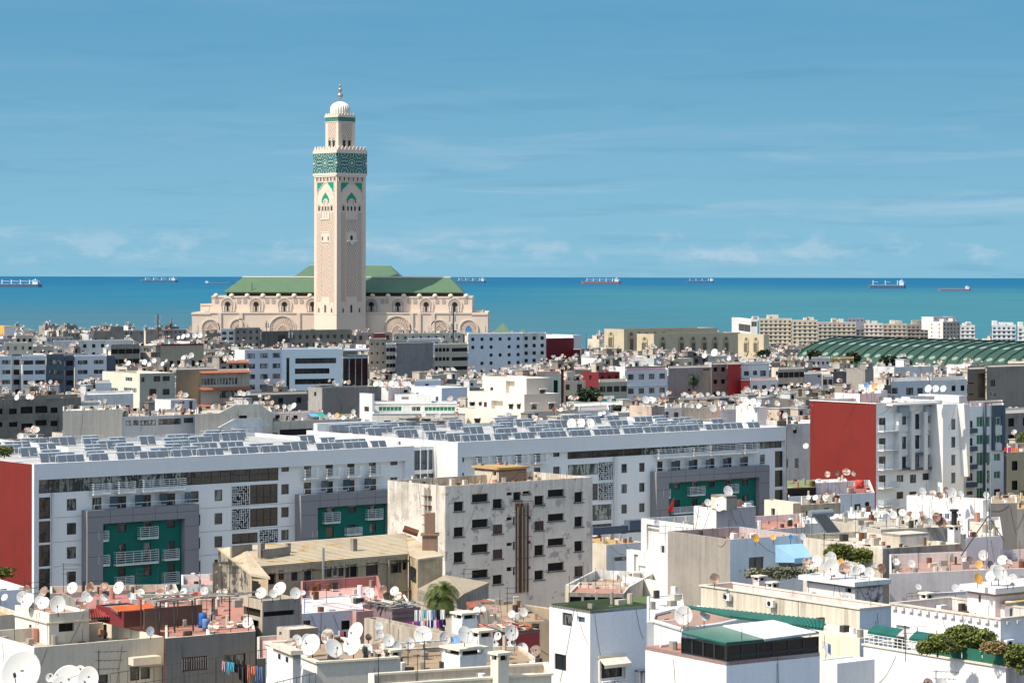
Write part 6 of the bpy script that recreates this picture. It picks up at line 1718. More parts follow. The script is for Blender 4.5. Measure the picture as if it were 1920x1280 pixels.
B('house', 'brown flat roof house behind the wooden shack and the washing', 770, 862, 900, 1152, 216, R_=CONC2, L_=BEIGE, roof=ROOFB, par=.2, th=33, d=10, foot=False)
B('low_wall', 'long streaked beige wall running below the wooden shack', 683, 845, 870, 1193, 186, R_=CREAM2, L_=wall((.50,.42,.33), .4, .8, (.2,.17,.13)), roof=ROOFB, par=.3, th=33, foot=False)
B('low_wall', 'grey white streaked parapet wall behind the chimneys, bottom centre', 740, 744, 910, 1216, 176, R_=wall((.46,.45,.43), .4, .9, (.18,.17,.15)), L_=WHITEG, roof=ROOFB, par=.2, th=20, d=3, foot=False)
c1 = Bld('terrace_house', 'white and cream house at the bottom centre with a roof packed with big white dishes', 556, 594.5, 745, 1243, 160, R_=wall((.56,.52,.45), .1, .2), L_=wall((.77,.76,.72), .06, .1), roof=ROOFB, par=.12, th=24, d=9.5, vis=1280, cap=CREAM); c1.finish()
ZC1 = c1.zt
cp = Bld('chimney_block', 'broad white chimney block with two small black vents left of the dish packed roof', 523, 549, 559, 1227, 158, R_=GREY, L_=WHITE, roof=CREAM2, par=0, th=24, d=3.6, foot=False); 
cp.finish()
m = MB(); cp.fbox(m, 'L', -.1, cp.d+.15, -.15, .3, cp.h+.003, cp.h+.25); m.box(.3, cp.w+.1, -.1, cp.d, cp.h+.003, cp.h+.25); cp.part('cap', m, CREAM2)
for a in (.8, 2.2): MB().box(-.03, -.005, a, a+.4, cp.h-.55, cp.h-.25).obj('vent', DARK, cp.root)
c2 = Bld('terrace_house', 'cream house with long pale parapet at the bottom edge, left of the white house', 690, 694, 1034, 1287, 148, R_=wall((.68,.61,.47), .15, .2), L_=CREAM, roof=ROOFB, par=.9, th=24, d=4, vis=1280, inner=CREAM2, cap=CREAM); c2.finish()
zc2 = c2.zt-.9
wch = [(870, 1210, 1284, 'broad white chimney carrying one large dish, right of the dish packed roof', 2.0), (902, 1179, 1258, 'tall white chimney with a sooty broken cap beside the red shack', 1.1), (871, 1146, 1196, 'white chimney with four small vents left of the red shack', 1.3), (937, 1221, 1300, 'slim cream chimney growing from the long bottom parapet', .75), (736, 1216, 1262, 'small cream chimney at the right end of the dish packed roof', .7)]
CHT = {}
for i, (px, y0, y1, lab, w) in enumerate(wch):
    D = (166, 172, 190, 151, 163)[i]; z = W(px, y1, D)[2]; chimney(px, y0, y1, z, lab, w, (WHITE2, WHITE2, WHITE2, CREAM, CREAM)[i]); CHT[i] = W(px, y0, D)
B('roof_terrace', 'brown roof terrace with iron masts between the dish packed roof and the red shack', 600, 745, 1034, 1262, 165, R_=ROOFB, L_=CREAM2, roof=ROOFB, par=.2, th=10, d=11, foot=False)
# foreground iron rails
def rail(label, pts, h, z=None, mat=STEEL, n=6, D=None):
    P = [W(x, y, D) if D else Wz(x, y, z) for x, y in pts]; c = P[0]; t = thing('railing', label, 'railing', tuple(c)); m = MB()
    for a, b in zip(P, P[1:]):
        for k in (0, h*.5): m.tube(a-c-Vector((0,0,k)), b-c-Vector((0,0,k)), .025, 4)
        for i in range(n+1): p = a.lerp(b, i/n)-c; m.tube(p, p-Vector((0,0,h)), .02, 4)
    m.obj('bars', mat, t)
rail('dark iron railing over the grey rendered house at the bottom left', [(207, 1262), (305, 1247), (405, 1232), (500, 1216)], 1.6, D=150)
rail('dark iron rail in front of the dish packed roof', [(470, 1292), (520, 1278), (592, 1261)], 1.4, D=140)
rail('thin rails on the pale roof terrace above the grey party wall', [(1236, 985), (1300, 990), (1345, 997), (1410, 1000)], 1.4, D=262, mat=GALV)
rail('thin rails before the cream hut above the pinkish terrace wall', [(1425, 968), (1470, 978), (1560, 968)], 1.0, D=330, mat=GALV)
rail('black posts on the terrace with the pair of white chimneys', [(1412, 1072), (1460, 1062)], 1.8, D=236, n=2)
rail('rusty rail behind the orange dish on the right roofs', [(1700, 1112), (1760, 1107)], .5, D=228, mat=RUSTM)
# ================================================================== MIDDLE DISTANCE, measured one by one
CSR, CSL = wall((.52,.45,.38),.08,.1), wall((.72,.645,.54),.08,.12)  # right walls: darker copy of the left cream, shade painted in
BLUESHADE = wall((.60,.64,.68), .16, .2)  # bluish white: shade of the white fronts painted into the wall colour
M = [
 # left apartments, white / slate
 ('apartment_building','white banded end bay of the slate and white apartment row at the left edge',-60,-40,22,668,800,BLUESHADE,WHITE,lambda b: b.grid('R',3,4,5.0,1.3,'strip',pitch=3.0),745,{}),
 ('apartment_building','white bay with paired windows in the slate and white apartment row, behind the concrete block',40,42,86,668,806,BLUESHADE,WHITE,lambda b: b.grid('R',2,4,3.2,1.3,'win',pitch=3.0),742,{}),
 ('apartment_building','slate grey bay with wide green tinted windows in the apartment row at left',86,87,121,667,812,SLATE,SLATE,lambda b: b.grid('R',1,4,4.8,1.4,'strip',pitch=3.0),742,{}),
 ('apartment_building','recessed slate bay with washing and dark openings in the apartment row at left',121,122,139,669,818,SLATE,SLATE,lambda b: b.grid('R',1,4,2.2,1.5,'open',pitch=3.0),738,{}),
 ('apartment_building','wide white bay with two window columns, right end of the slate row',139,140,200,668,822,BLUESHADE,WHITE,lambda b: b.grid('R',2,4,3.4,1.3,'win',pitch=3.0),730,{}),
 ('apartment_building','dark slate end wall closing the white apartment row at left',200,201,217,670,830,SLATE,SLATE,None,700,{}),
 ('apartment_building','recessed dark stair bay next to the white banded bay at the left edge',20,22,40,667,810,BLUEG,SLATE,lambda b: b.grid('R',1,4,2.0,1.6,'open',pitch=3.0),742,{}),
 # concrete long building
 ('apartment_building','long grimy grey concrete block with dark loggias at the left edge above the hotel',-60,-50,152,750,480,CONC,CONC,lambda b: [b.px('R',*q,'open',.3,None,Z1) for q in ((-30,105,18,145),(68,105,125,145),(155,88,243,140),(265,85,352,135),(380,95,433,135),(-30,205,18,240),(68,203,128,240),(160,215,245,265),(265,188,350,230),(380,193,433,235))],815,dict(th=36,par=1.1,roof=CONC2)),
 ('house','rough cream rendered wall with ragged top edge right of the long concrete block',115,118,229,770,445,wall((.68,.60,.50),.3,.4,patch=.30,pcol=(.5,.44,.36)),CREAM,None,830,dict(th=36,par=.5,roof=ROOFW)),
 ('school_building','long low building with ribbon windows behind the solar heaters, left of the gabled beige wall',226,229,366,781,452,wall((.46,.48,.52),.2,.3),CREAM,lambda b: [b.px('R',*q,'strip',.2,None,Z1) for q in ((943,192,982,230),(1000,190,1040,228),(1052,188,1168,228),(1188,178,1358,222),(1378,172,1450,210))],825,dict(th=36,par=.3,roof=BEIGE)),
 ('house','beige gabled building with a dark square attic window in its humped end wall',363,366,510,776,440,wall((.60,.54,.45),.35,.4,patch=.28,pcol=(.38,.34,.28)),CREAM,lambda b: [b.px('R',*q,'open',.3,None,Z1) for q in ((1578,278,1625,345),(1650,255,1735,345),(1760,283,1820,318),(1843,283,1905,318))]+[b.px('R',1793,152,1852,188,'open',.3,None,Z1)],822,dict(th=36,par=.2,roof=BEIGE)),
 ('house','beige building with a long dark veranda opening, roof hut and blue green awnings on top',508,510,671,790,455,wall((.56,.51,.43),.35,.45,patch=.27,pcol=(.36,.33,.28)),CREAM,lambda b: [b.px('R',*q,'open',.4,None,Z2) for q in ((335,287,395,318),(418,287,480,307),(498,258,740,300),(655,285,718,306),(876,258,1060,300))],825,dict(th=36,par=.4,roof=BEIGE)),
 ('house','white end bay with dark doorway openings under the beige gabled building',440,442,492,800,436,WHITEG,WHITE,None,825,dict(th=36,par=.2)),
 ('house','pinkish lean-to rooms with a blue and green awning on the beige veranda building',500,503,606,775,462,PINKW,PINKW,lambda b: [b.px('R',*q,'open',.3,None,Z2) for q in ((465,150,497,176),(547,158,572,190),(600,152,630,180))],790,dict(th=36,par=.1,roof=CONC2,d=5,foot=False)),
 ('house','big grey stained blank wall building behind the pinkish lean-to rooms',578,604,715,727,560,wall((.20,.19,.18),.6,.6,(.10,.095,.09)),wall((.36,.34,.31),.5,.5),lambda b: b.grid('L',1,3,.9,.9,'open',pitch=4),790,dict(par=.3)),
 ('house','dark grey flat roofed house with a blank front left of the big stained wall',435,440,577,742,590,CONCD,CONC,lambda b: b.grid('R',4,1,1.2,1.2,'open'),770,dict(par=.2,roof=CONC)),
 # cream stepped buildings
 ('apartment_building','cream apartment house with a sunlit front, water tank parapet and shade toned side',192,262,328,700,610,wall((.45,.43,.36),.2,.3),CREAM,lambda b: (b.px('L',235,707,248,715,'wwin'),b.px('L',208,727,221,736,'wwin'),b.px('L',232,727,256,736,'wwin'),b.px('R',265,707,271,716,'shut'),b.px('R',288,705,300,715,'shut'),b.px('R',305,705,318,714,'shut'),b.px('R',280,729,293,741,'shut'),b.px('R',305,729,318,740,'shut'),b.px('R',268,753,280,763,'win'),b.px('R',288,753,298,762,'win')),775,dict(par=.7,roof=CREAM2)),  # right wall painted darker and greyer as its shade side
 ('house','brown blank party wall house stepping down beside the cream apartment house',328,330,405,693,640,wall((.27,.21,.155),.4,.3),BEIGE,None,765,dict(par=.2,roof=CONC2)),
 ('house','white low block with a thin dark slot in front of the cream apartment house',155,158,250,740,560,WHITE,WHITE,lambda b: b.px('R',232,760,244,763,'open'),770,dict(par=.5,roof=ROOFW)),
 ('house','small white cube at the left foot of the cream apartment house',177,179,209,718,585,WHITE,WHITE,None,745,dict(par=.2,foot=False)),
 ('house','white shed with open front panels behind the ragged cream wall',131,133,187,755,500,WHITEG,WHITE,lambda b: b.grid('R',2,1,2.2,1.8,'shut',top=1.4),770,dict(par=.1,d=6,foot=False)),
 ('house','white roof room with a dark door behind the ribbon window building',298,320,368,750,520,LILAC,WHITE,lambda b: (b.px('R',342,752,346,756,'open'),b.px('R',355,751,361,767,'shut')),772,dict(par=.1,d=6)),
 # orange tile terraces
 ('apartment_building','stepped terrace house with orange tiled eaves and white glazed verandas',372,376,468,697,640,BEIGE,CREAM,lambda b: (b.px('R',377,707,446,722,'wwin'),b.px('R',412,731,480,745,'strip')),770,dict(par=.1,roof=CONC2)),
 ('house','house with red framed arches and small arched openings above the orange tiled eaves',413,426,466,678,670,wall((.42,.36,.28),.2,.2),CREAM,lambda b: b.grid('R',3,1,.9,1.5,'open',top=1.6),695,dict(par=.2)),
 # mid row
 ('apartment_building','white and grey striped apartment building with three window columns left of the glass office',440,459,530,656,765,BLUESHADE,WHITE,lambda b: b.grid('R',3,5,2.6,1.4,'strip',pitch=3.0),742,dict(par=.4,roof=ROOFW)),
 ('office_building','blue white office building with dark glass bands and a glazed corner',526,529,642,655,735,wall((.44,.54,.60),.08,.1),BLUEW,lambda b: [b.px('R',*q,'strip',.3,DARKGLASS,lambda X,Y:(440+X/4,580+Y/4)) for q in ((388,362,410,600),(455,365,760,405),(452,440,712,482),(452,520,745,560))],735,dict(par=.3,roof=BLUEG,th=24)),
 ('office_building','dark glass corner wing of the blue white office building',640,643,690,668,742,BLUEG,BLUEG,lambda b: [b.hole('R',b.w*i/4+.1,b.w*(i+1)/4-.05,b.h-10,b.h-.6,'strip',.2,DARKGLASS) for i in range(4)],735,dict(par=.2,roof=BLUEG,th=30)),
 ('office_building','pale upper band of the office building oversailing the glass corner',641,643,690,656,741,BLUEG,BLUEG,None,668,dict(par=.2,roof=ROOFW,th=30,foot=False,base=41)),
 ('apartment_building','tan concrete building with tiny square windows right of the office',690,692,724,636,900,wall((.38,.33,.26),.4,.5),CREAM2,lambda b: b.grid('R',3,5,.8,.8,'open',pitch=3.1),700,{}),
 ('apartment_building','narrow white balconied front between the tan building and the grey blank wall',722,724,742,645,880,WHITEG,WHITE,lambda b: b.grid('R',3,6,1.2,1.3,'open',pitch=2.6),712,{}),
 ('apartment_building','large grey blank cement wall building with a dark oval stain',741,743,812,643,862,wall((.25,.245,.235),.6,.6,(.13,.125,.12)),CONC,lambda b: b.px('R',781,705,791,711,'open'),712,dict(par=.3)),
 ('apartment_building','cream apartment building with an outside stair and shaded balconies',812,815,877,646,900,wall((.48,.44,.34),.2,.3),CREAM,lambda b: (b.grid('R',4,5,1.5,1.2,'open',pitch=3.1,a1=.45),b.grid('R',1,5,6.5,1.3,'open',pitch=3.1,a0=.5)),712,{}),
 ('apartment_building','pale blue white apartment building with small scattered square windows',875,878,980,626,1010,BLUESHADE,WHITE,lambda b: b.grid('R',6,6,1.4,1.3,'open',pitch=3.05,skip=.2),705,dict(par=.8,roof=ROOFW)),
 ('apartment_building','white apartment building with four rows of dark windows left of the maroon wall',977,979,1024,625,1040,WHITEG,WHITE,lambda b: b.grid('R',3,5,1.6,1.4,'open',pitch=2.9),678,{}),
 ('apartment_building','white sided building behind the stepped maroon wall',1020,1074,1090,628,1110,WHITEG,WHITE,lambda b: b.grid('L',8,1,1,1.1,'open'),640,{}),
 ('house','dark maroon blank wall with a stepped right edge facing the sea gap',1022,1024,1076,634,1075,MAROON,MAROON,None,684,dict(par=0,roof=ROOFW)),
 ('house','lower steps of the dark maroon blank wall, right part',1074,1075,1088,655,1070,MAROON,MAROON,None,684,dict(par=0)),
 ('apartment_building','cream house with a dark maroon strip wall beyond the cream stepped apartments',1003,1005,1052,701,680,CREAM2,CREAM,lambda b: b.px('R',1038,712,1046,738,'open'),745,dict(par=.4,roof=MAROON)),
 ('house','thin tall maroon wall rising behind the right end of the cream stepped apartments',1050,1051,1057,692,700,MAROON,MAROON,None,765,dict(par=.2)),
 # dark low row in front of mosque
 ('apartment_building','long brown grey block with two rows of square windows below the minaret',541,543,660,620,1230,wall((.27,.24,.19),.4,.4),CONC2,lambda b: b.grid('R',9,2,1.6,1.8,'open',pitch=3.6,top=2.2),652,dict(par=.8,roof=CONC)),
 ('apartment_building','dark brown low block with a large black opening left of the long brown grey block',488,490,545,622,1250,CONCD,CONC,lambda b: b.px('R',521,628,534,640,'open'),650,{}),
 ('house','pinkish building with a red roof box and pointed windows right of the minaret foot',666,668,735,624,1180,wall((.46,.36,.29),.3,.3),CREAM,lambda b: b.grid('R',4,1,1.6,2.0,'open'),640,dict(roof=MAROON)),
 ('house','red brown roof box on the pinkish building right of the minaret foot',699,700,723,625,1150,wall((.30,.06,.06),.2,.2),MAROON,None,636,dict(foot=False,par=.1)),
 ('house','long low sand coloured house row right of the minaret at the mosque wall',735,738,868,626,1330,CREAM2,CREAM,lambda b: b.grid('R',9,1,1.2,1.4,'open'),645,{}),
 ('house','pale blue rooftop building with white tanks before the mosque wall',763,766,826,636,960,BLUEW,WHITE,lambda b: b.grid('R',4,2,1.1,1.2,'open'),655,{}),
 # maroon top house left
 ('house','house with a maroon roof band and cream pilasters below the left end of the mosque',298,301,382,648,860,wall((.40,.35,.26),.3,.3),MAROON,lambda b: b.grid('R',6,3,1.2,2.0,'open',pitch=4.2,top=4.5),690,dict(par=1.4,cap=MAROON,roof=MAROON)),
 ('house','grey brown house with dark loggias left of the maroon banded house',205,208,262,648,905,CONC2,CONC,lambda b: b.grid('R',4,3,2.6,1.6,'open',pitch=3.4),682,{}),
 ('house','pale cream house with a faded front at far left below the sea',5,8,50,643,980,CREAM,CREAM,lambda b: b.grid('R',3,2,1.0,1.4,'wwin'),665,{}),
 ('house','taller cream house with an orange balcony behind the pale cream house at far left',27,29,62,629,1050,CREAM2,CREAM,lambda b: b.grid('R',3,2,1.4,1.4,'open'),650,{}),
 ('house','ochre and white house top against the sea at the left edge',-20,8,29,611,1500,WHITE,wall((.62,.36,.10),.2,.2),None,626,dict(par=.3)),
 ('house','long low white parapet house left of the maroon banded house',97,100,250,640,1000,WHITEG,WHITE,lambda b: b.grid('R',9,2,1.4,1.4,'open',skip=.3),655,{}),
 ('house','brown roofed house cluster on the skyline left of the mast',205,208,232,613,1500,CONC,CONC2,None,628,dict(par=.3)),
 ('house','flat grey house on the skyline below the tall mast left of the mosque',270,273,296,619,1450,CONC2,CONC,None,632,dict(par=.3)),
 ('house','low grey house row on the skyline between the mast and the left edge',172,175,270,621,1520,CONC2,CONC2,lambda b: b.grid('R',10,2,1,1.2,'open',skip=.4),635,dict(par=.3)),
 ('house','grey house row with white roof tanks at the left end of the mosque wall',306,309,350,618,1480,CONC2,WHITEG,lambda b: b.grid('R',5,2,1,1.2,'open',skip=.3),640,dict(par=.3)),
 ('house','small striped white house with balconies under the left gateway of the mosque',412,414,440,617,1260,WHITEG,WHITE,lambda b: b.grid('R',2,4,2.4,1.4,'open',pitch=2.6),636,{}),
 ('house','grey building with a yellow wall under the second gateway of the mosque',438,440,488,615,1290,CONC2,CREAM2,lambda b: b.grid('R',4,3,1.4,1.4,'open'),640,{}),
 # centre cream stepped apartments
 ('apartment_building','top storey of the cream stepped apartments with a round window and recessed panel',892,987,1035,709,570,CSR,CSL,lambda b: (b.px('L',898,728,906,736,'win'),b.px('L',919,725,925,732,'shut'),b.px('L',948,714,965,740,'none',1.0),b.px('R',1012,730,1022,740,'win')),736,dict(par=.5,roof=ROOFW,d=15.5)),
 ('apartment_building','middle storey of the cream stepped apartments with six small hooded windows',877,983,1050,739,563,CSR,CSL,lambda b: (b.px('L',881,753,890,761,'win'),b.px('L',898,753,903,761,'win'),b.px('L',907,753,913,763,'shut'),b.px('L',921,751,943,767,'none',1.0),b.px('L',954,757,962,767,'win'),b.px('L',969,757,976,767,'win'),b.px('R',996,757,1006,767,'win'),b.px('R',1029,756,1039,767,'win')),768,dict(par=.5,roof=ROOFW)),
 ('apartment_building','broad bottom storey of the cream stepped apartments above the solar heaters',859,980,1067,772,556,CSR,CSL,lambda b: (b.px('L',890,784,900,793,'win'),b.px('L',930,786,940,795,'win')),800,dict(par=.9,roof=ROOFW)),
 ('apartment_building','sunlit cream front of the white terraced apartments with white framed windows',698,699,872,776,548,wall((.74,.69,.60),.2,.35),WHITE,lambda b: (b.px('R',720,788,732,804,'win'),b.px('R',744,788,756,804,'wwin'),b.px('R',783,785,808,794,'win'),b.px('R',830,786,850,795,'win')),810,dict(par=.9,roof=ROOFW,th=7,d=10,cap=WHITE)),
 ('apartment_building','glazed green veranda storey of the white terraced apartments',699,700,856,757,558,wall((.72,.70,.62),.2,.3),WHITE,lambda b: (b.px('R',710,762,754,772,'green'),b.px('R',772,762,789,772,'wwin'),b.px('R',796,762,854,771,'green')),776,dict(par=.2,roof=WHITE,th=7,d=9,foot=False,cap=WHITE)),
 ('apartment_building','white upper roof block set back on the white terraced apartments',738,740,809,741,566,WHITE2,WHITE,lambda b: b.px('R',753,742,766,748,'open'),757,dict(par=.3,roof=ROOFW,d=6,foot=False,th=7)),
 ('house','bright white tower bay at the left end of the white terraced building',673,698,702,738,553,WHITE,WHITE,lambda b: (b.px('L',683,762,692,771,'shut'),b.px('L',684,787,693,796,'wwin')),760,dict(par=.2,foot=False,d=4.6)),
 ('rooftop_room','pinkish stair room carrying a row of eight dishes on the white terraced building',703,728,768,727,572,PINKW,WHITE,lambda b: b.px('R',757,731,765,736,'open'),750,dict(par=.2,d=7,foot=False)),
 ('house','pale blue white house with a square roof turret right of the row of dishes',771,828,876,727,640,BLUESHADE,wall((.66,.72,.80),.08,.1),lambda b: (b.px('L',817,743,822,756,'win'),b.px('L',827,743,833,756,'win')),765,dict(par=.5,roof=ROOFW)),
 ('rooftop_room','white turret room with a small dark window on the pale blue white house',776,778,826,714,655,BLUESHADE,WHITE,lambda b: b.px('R',797,719,804,726,'open'),730,dict(par=.2,d=8,foot=False)),
 # right of centre
 ('apartment_building','white apartment house with shuttered windows left of the grey blank wall with the palm',1170,1173,1251,695,735,wall((.66,.68,.70),.15,.2),WHITE,lambda b: b.grid('R',4,3,2.0,1.5,'win',pitch=3.9),765,dict(par=.4,roof=MAROON)),
 ('apartment_building','tall grey plastered party wall building behind the palm tree',1250,1253,1333,690,755,wall((.36,.335,.31),.4,.45),CREAM2,lambda b: (b.px('R',1318,685,1330,694,'open'),b.px('R',1290,729,1295,733,'open')),765,dict(par=.3)),
 ('apartment_building','grey apartment front with a column of small windows right of the palm tree',1332,1334,1363,683,760,wall((.33,.31,.28),.4,.4),CONC2,lambda b: b.grid('R',2,4,1.4,1.2,'open',pitch=3.5,skip=.2),750,dict(par=.3)),
 ('house','dark red blank wall house, L shaped, right of the palm tree',1362,1364,1389,683,742,wall((.30,.035,.035),.12,.12),MAROON,None,755,dict(par=0,roof=CONC2)),
 ('house','lower part of the dark red blank wall below the white house',1388,1389,1406,713,741,wall((.30,.035,.035),.12,.12),MAROON,None,755,dict(par=0,roof=CONC2)),
 ('house','white house with blue trim and three windows above the dark red wall',1388,1390,1442,684,752,WHITE,WHITE,lambda b: (b.px('R',1395,696,1404,704,'win'),b.px('R',1412,695,1419,703,'win'),b.px('R',1425,694,1436,705,'win')),710,dict(par=.8,cap=plain('blue_trim',(.06,.20,.40),.6))),
 ('house','white house with three small windows and a red base right of the dark red wall',1405,1407,1458,713,730,WHITE,WHITE,lambda b: b.grid('R',3,1,1.6,1.5,'win',top=2.0),740,dict(par=.4,roof=TERRA)),
 ('house','grey beige house with an open upper gallery right of the white house with blue trim',1457,1459,1508,692,800,CONC2,CREAM2,lambda b: b.grid('R',5,3,2.0,1.6,'open',pitch=3.5),735,dict(par=.4)),
 ('house','grimy pale green white blank wall house in the right middle distance',1506,1508,1541,701,790,wall((.52,.53,.50),.5,.5),WHITEG,lambda b: b.px('R',1533,703,1538,707,'shut'),745,dict(par=.2)),
 ('house','grey white house with blue shutters right of the grimy blank wall',1540,1542,1562,706,800,WHITEG,WHITE,lambda b: b.grid('R',2,3,1.6,1.6,'shut',pitch=3.6),742,dict(par=.3)),
 ('house','yellow ochre house with five small windows before the green vaulted hall',1557,1559,1601,672,900,wall((.55,.36,.12),.2,.2),YELL,lambda b: b.grid('R',5,2,1.0,1.1,'open',pitch=2.6,skip=.2),692,dict(par=.4)),
 ('house','pinkish grey house left of the yellow ochre house',1520,1522,1556,672,960,PINKW,PINKW,lambda b: b.grid('R',4,1,1.0,1.0,'open'),690,{}),
 ('house','white house with dark hooded windows behind the red and white apartments',1668,1671,1742,715,560,wall((.52,.55,.58),.25,.3),WHITEG,lambda b: (b.px('R',1672,727,1683,738,'win'),b.px('R',1699,727,1712,740,'win'),b.px('R',1720,727,1730,738,'win')),745,dict(par=.9,roof=ROOFW)),
 ('house','grey white house with a stained awning wall right of the hooded window house',1742,1745,1813,713,600,WHITEG,WHITE,lambda b: b.grid('R',4,1,1.2,1.2,'open'),745,dict(par=.8)),
 ('apartment_building','brown grey slab with slits and a deep light well behind the navy corner',1812,1814,1848,692,640,wall((.235,.21,.175),.4,.4),CONC,lambda b: (b.px('R',1816,717,1826,719,'open'),b.px('R',1816,738,1826,740,'open'),b.px('R',1834,700,1846,745,'none',.9)),770,dict(par=.3)),
 ('apartment_building','large brown grey blank apartment wall with two small windows at the right edge',1847,1850,1990,688,630,wall((.285,.25,.205),.4,.35),CONC,lambda b: (b.px('R',1857,712,1866,724,'win'),b.px('R',1857,735,1868,744,'wwin')),800,dict(par=.3)),
 ('house','grey stepped houses with a green screened terrace in shadow at the right edge',1880,1882,1990,775,520,CONC2,WHITEG,lambda b: b.grid('R',4,3,1.6,1.6,'open',pitch=3.2,skip=.2),850,dict(par=.4)),
 ('house','small cream three storey house with wide windows left of the white shuttered apartments',1120,1123,1176,716,700,wall((.46,.42,.31),.25,.3),CREAM,lambda b: b.grid('R',4,3,2.0,1.5,'win',pitch=3.3),765,{}),
 ('house','teal walled low house left of the dark tree',1070,1073,1098,748,670,wall((.04,.36,.34),.2,.2),TEAL,None,762,dict(par=.1)),
 ('house','teal walled low house right of the dark tree',1120,1123,1152,748,665,wall((.05,.42,.39),.2,.2),TEAL,None,765,dict(par=.1)),
 ('house','long pale roof edge house in front of the teal walls',1060,1064,1165,762,600,WHITEG,CREAM,None,775,dict(par=.3,roof=ROOFW)),
 ('house','white house with a dark pair of windows left of the pinkish ruined chimneys',1082,1085,1142,770,520,WHITE2,WHITE,lambda b: b.grid('R',2,1,1.5,1.6,'open'),790,dict(par=.3)),
 ('house','pinkish peeling chimney like block behind the right hotel roof',1198,1222,1246,762,470,wall((.48,.38,.34),.6,.6),wall((.58,.47,.38),.6,.6),None,790,dict(par=.1,roof=CREAM2,d=6)),
 ('house','house with two dark shutters between the pinkish block and the beige wall',1244,1247,1278,765,480,PINKW,CREAM,lambda b: (b.px('R',1247,772,1254,782,'shut'),b.px('R',1264,772,1272,783,'shut')),790,dict(par=.2)),
 ('house','beige stained parapet house behind the right hotel roof',1274,1277,1350,764,490,CREAM2,CREAM,None,785,dict(par=.6,roof=ROOFB)),
 ('house','pink white rooftop block with a dish heap at the hotel roof right end',1380,1420,1437,763,480,PINKW,WHITE2,None,790,dict(par=.3,roof=CREAM2)),
 ('house','low pink ridge house joined left of the dish heap block',1345,1350,1395,768,485,PINKW,PINKW,None,790,dict(par=.2)),
 ('house','white terrace with a pergola frame in front of the palm tree',1270,1273,1392,752,620,WHITEG,WHITE,lambda b: b.grid('R',6,1,1.3,1.3,'open'),765,dict(par=.7,roof=CONC2)),
]
for (nm, lab, xl, xc, xr, yt, D, mr, ml, wf, vis, kw) in M:
    kw = dict(kw); kw.setdefault('par', .6)
    if xc-xl < 8 and 'd' not in kw: kw['d'] = 14
    b = Bld(nm, lab, xl, xc, xr, yt, D, R_=mr, L_=ml, vis=vis, **kw)
    if wf: wf(b)
    b.finish()
    if 'gabled' in lab:
        # humped end wall
        m = MB(); a = [b.face('R', *Z1(X, Y)) for X, Y in ((1455, 165), (1500, 170), (1700, 175), (1760, 118), (1960, 105))]
        a = [b.face('R', 366, 783)[0], b.face('R', 420, 783)[0], b.face('R', 440, 768)[0], b.face('R', 488, 766)[0], b.face('R', 508, 790)[0]]
        h = b.h; m.plate([(a[1]-1, h+.003), (a[2], h+1.3), (a[3], h+1.3), (a[4]-.2, h+.003)], .01, .3); b.part('gable', m, b.mats[0])
    if 'orange tiled eaves' in lab:
        for k in range(3):
            m = MB(); z = b.h-.3-k*4.0
            m.q([(-.5, -.01, z+.5), (b.w, -.01, z+.5), (b.w, -1.3, z), (-.5, -1.3, z)]); b.part('tiled_eave', m, plain('orange_eave', (.40,.13,.07), .8, 0, .2, .2))
    if 'blue and green awning' in lab:
        for (x0, x1, mt) in ((707, 765, plain('blue_awning', (.13,.36,.50), .7)), (766, 822, plain('green_awning', (.04,.32,.24), .7))):
            a0, z1 = b.face('R', *Z2(x0, 140)); a1, z0 = b.face('R', *Z2(x1, 160)); m = MB(); m.q([(a0, -.02, z1), (a1, -.02, z1), (a1, -1.4, z0), (a0, -1.4, z0)]); b.part('awning', m, mt)
    if 'cream stepped' in lab:
        for f in 'LR':
            for (a0, a1, z0, z1, k_, _, _) in b.holes[f]:
                if k_ == 'win': m = MB(); b.fbox(m, f, a0-.25, a1+.25, -.5, -.01, z1+.05, z1+.3); b.part('window_hood', m, ml)
    if 'shuttered windows left' in lab:
        MB().box(0, b.w, -.25, -.02, b.h-4.4, b.h-4.2).obj('ledge', WHITE, b.root)

# ================================================================== FILLER STREETS, one house at a time
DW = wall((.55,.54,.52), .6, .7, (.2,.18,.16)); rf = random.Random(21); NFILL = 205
NEARW = [CONC, CONC2, CONC2, CONCD, BEIGE, CREAM2, WHITEG, DW, CONC, BEIGE, CREAM2, MAROON, GREY, DW, wall((.30,.25,.20), .5, .5), wall((.44,.38,.31), .5, .5)]  # dirty wall tones, kept dark to stand in for cloud shade as well
NM = {id(CONC): 'dark concrete', id(CONC2): 'grey concrete', id(CONCD): 'sooty grey', id(BEIGE): 'beige', id(CREAM2): 'dull cream', id(WHITEG): 'stained white', id(WHITE2): 'off white', id(PINKW): 'pinkish', id(CREAM): 'cream', id(MAROON): 'maroon', id(GREY): 'plain grey', id(BLUEW): 'pale blue', id(DW): 'dirty white', id(NEARW[-1]): 'sand grey', id(NEARW[-2]): 'brown grey'}
ROOFS = [(ROOFG, 'grey roof'), (ROOFB, 'brown roof'), (TERRA, 'red roof'), (CONC, 'dark roof'), (CONC2, 'concrete roof'), (MAROON, 'maroon roof')]
FB = []
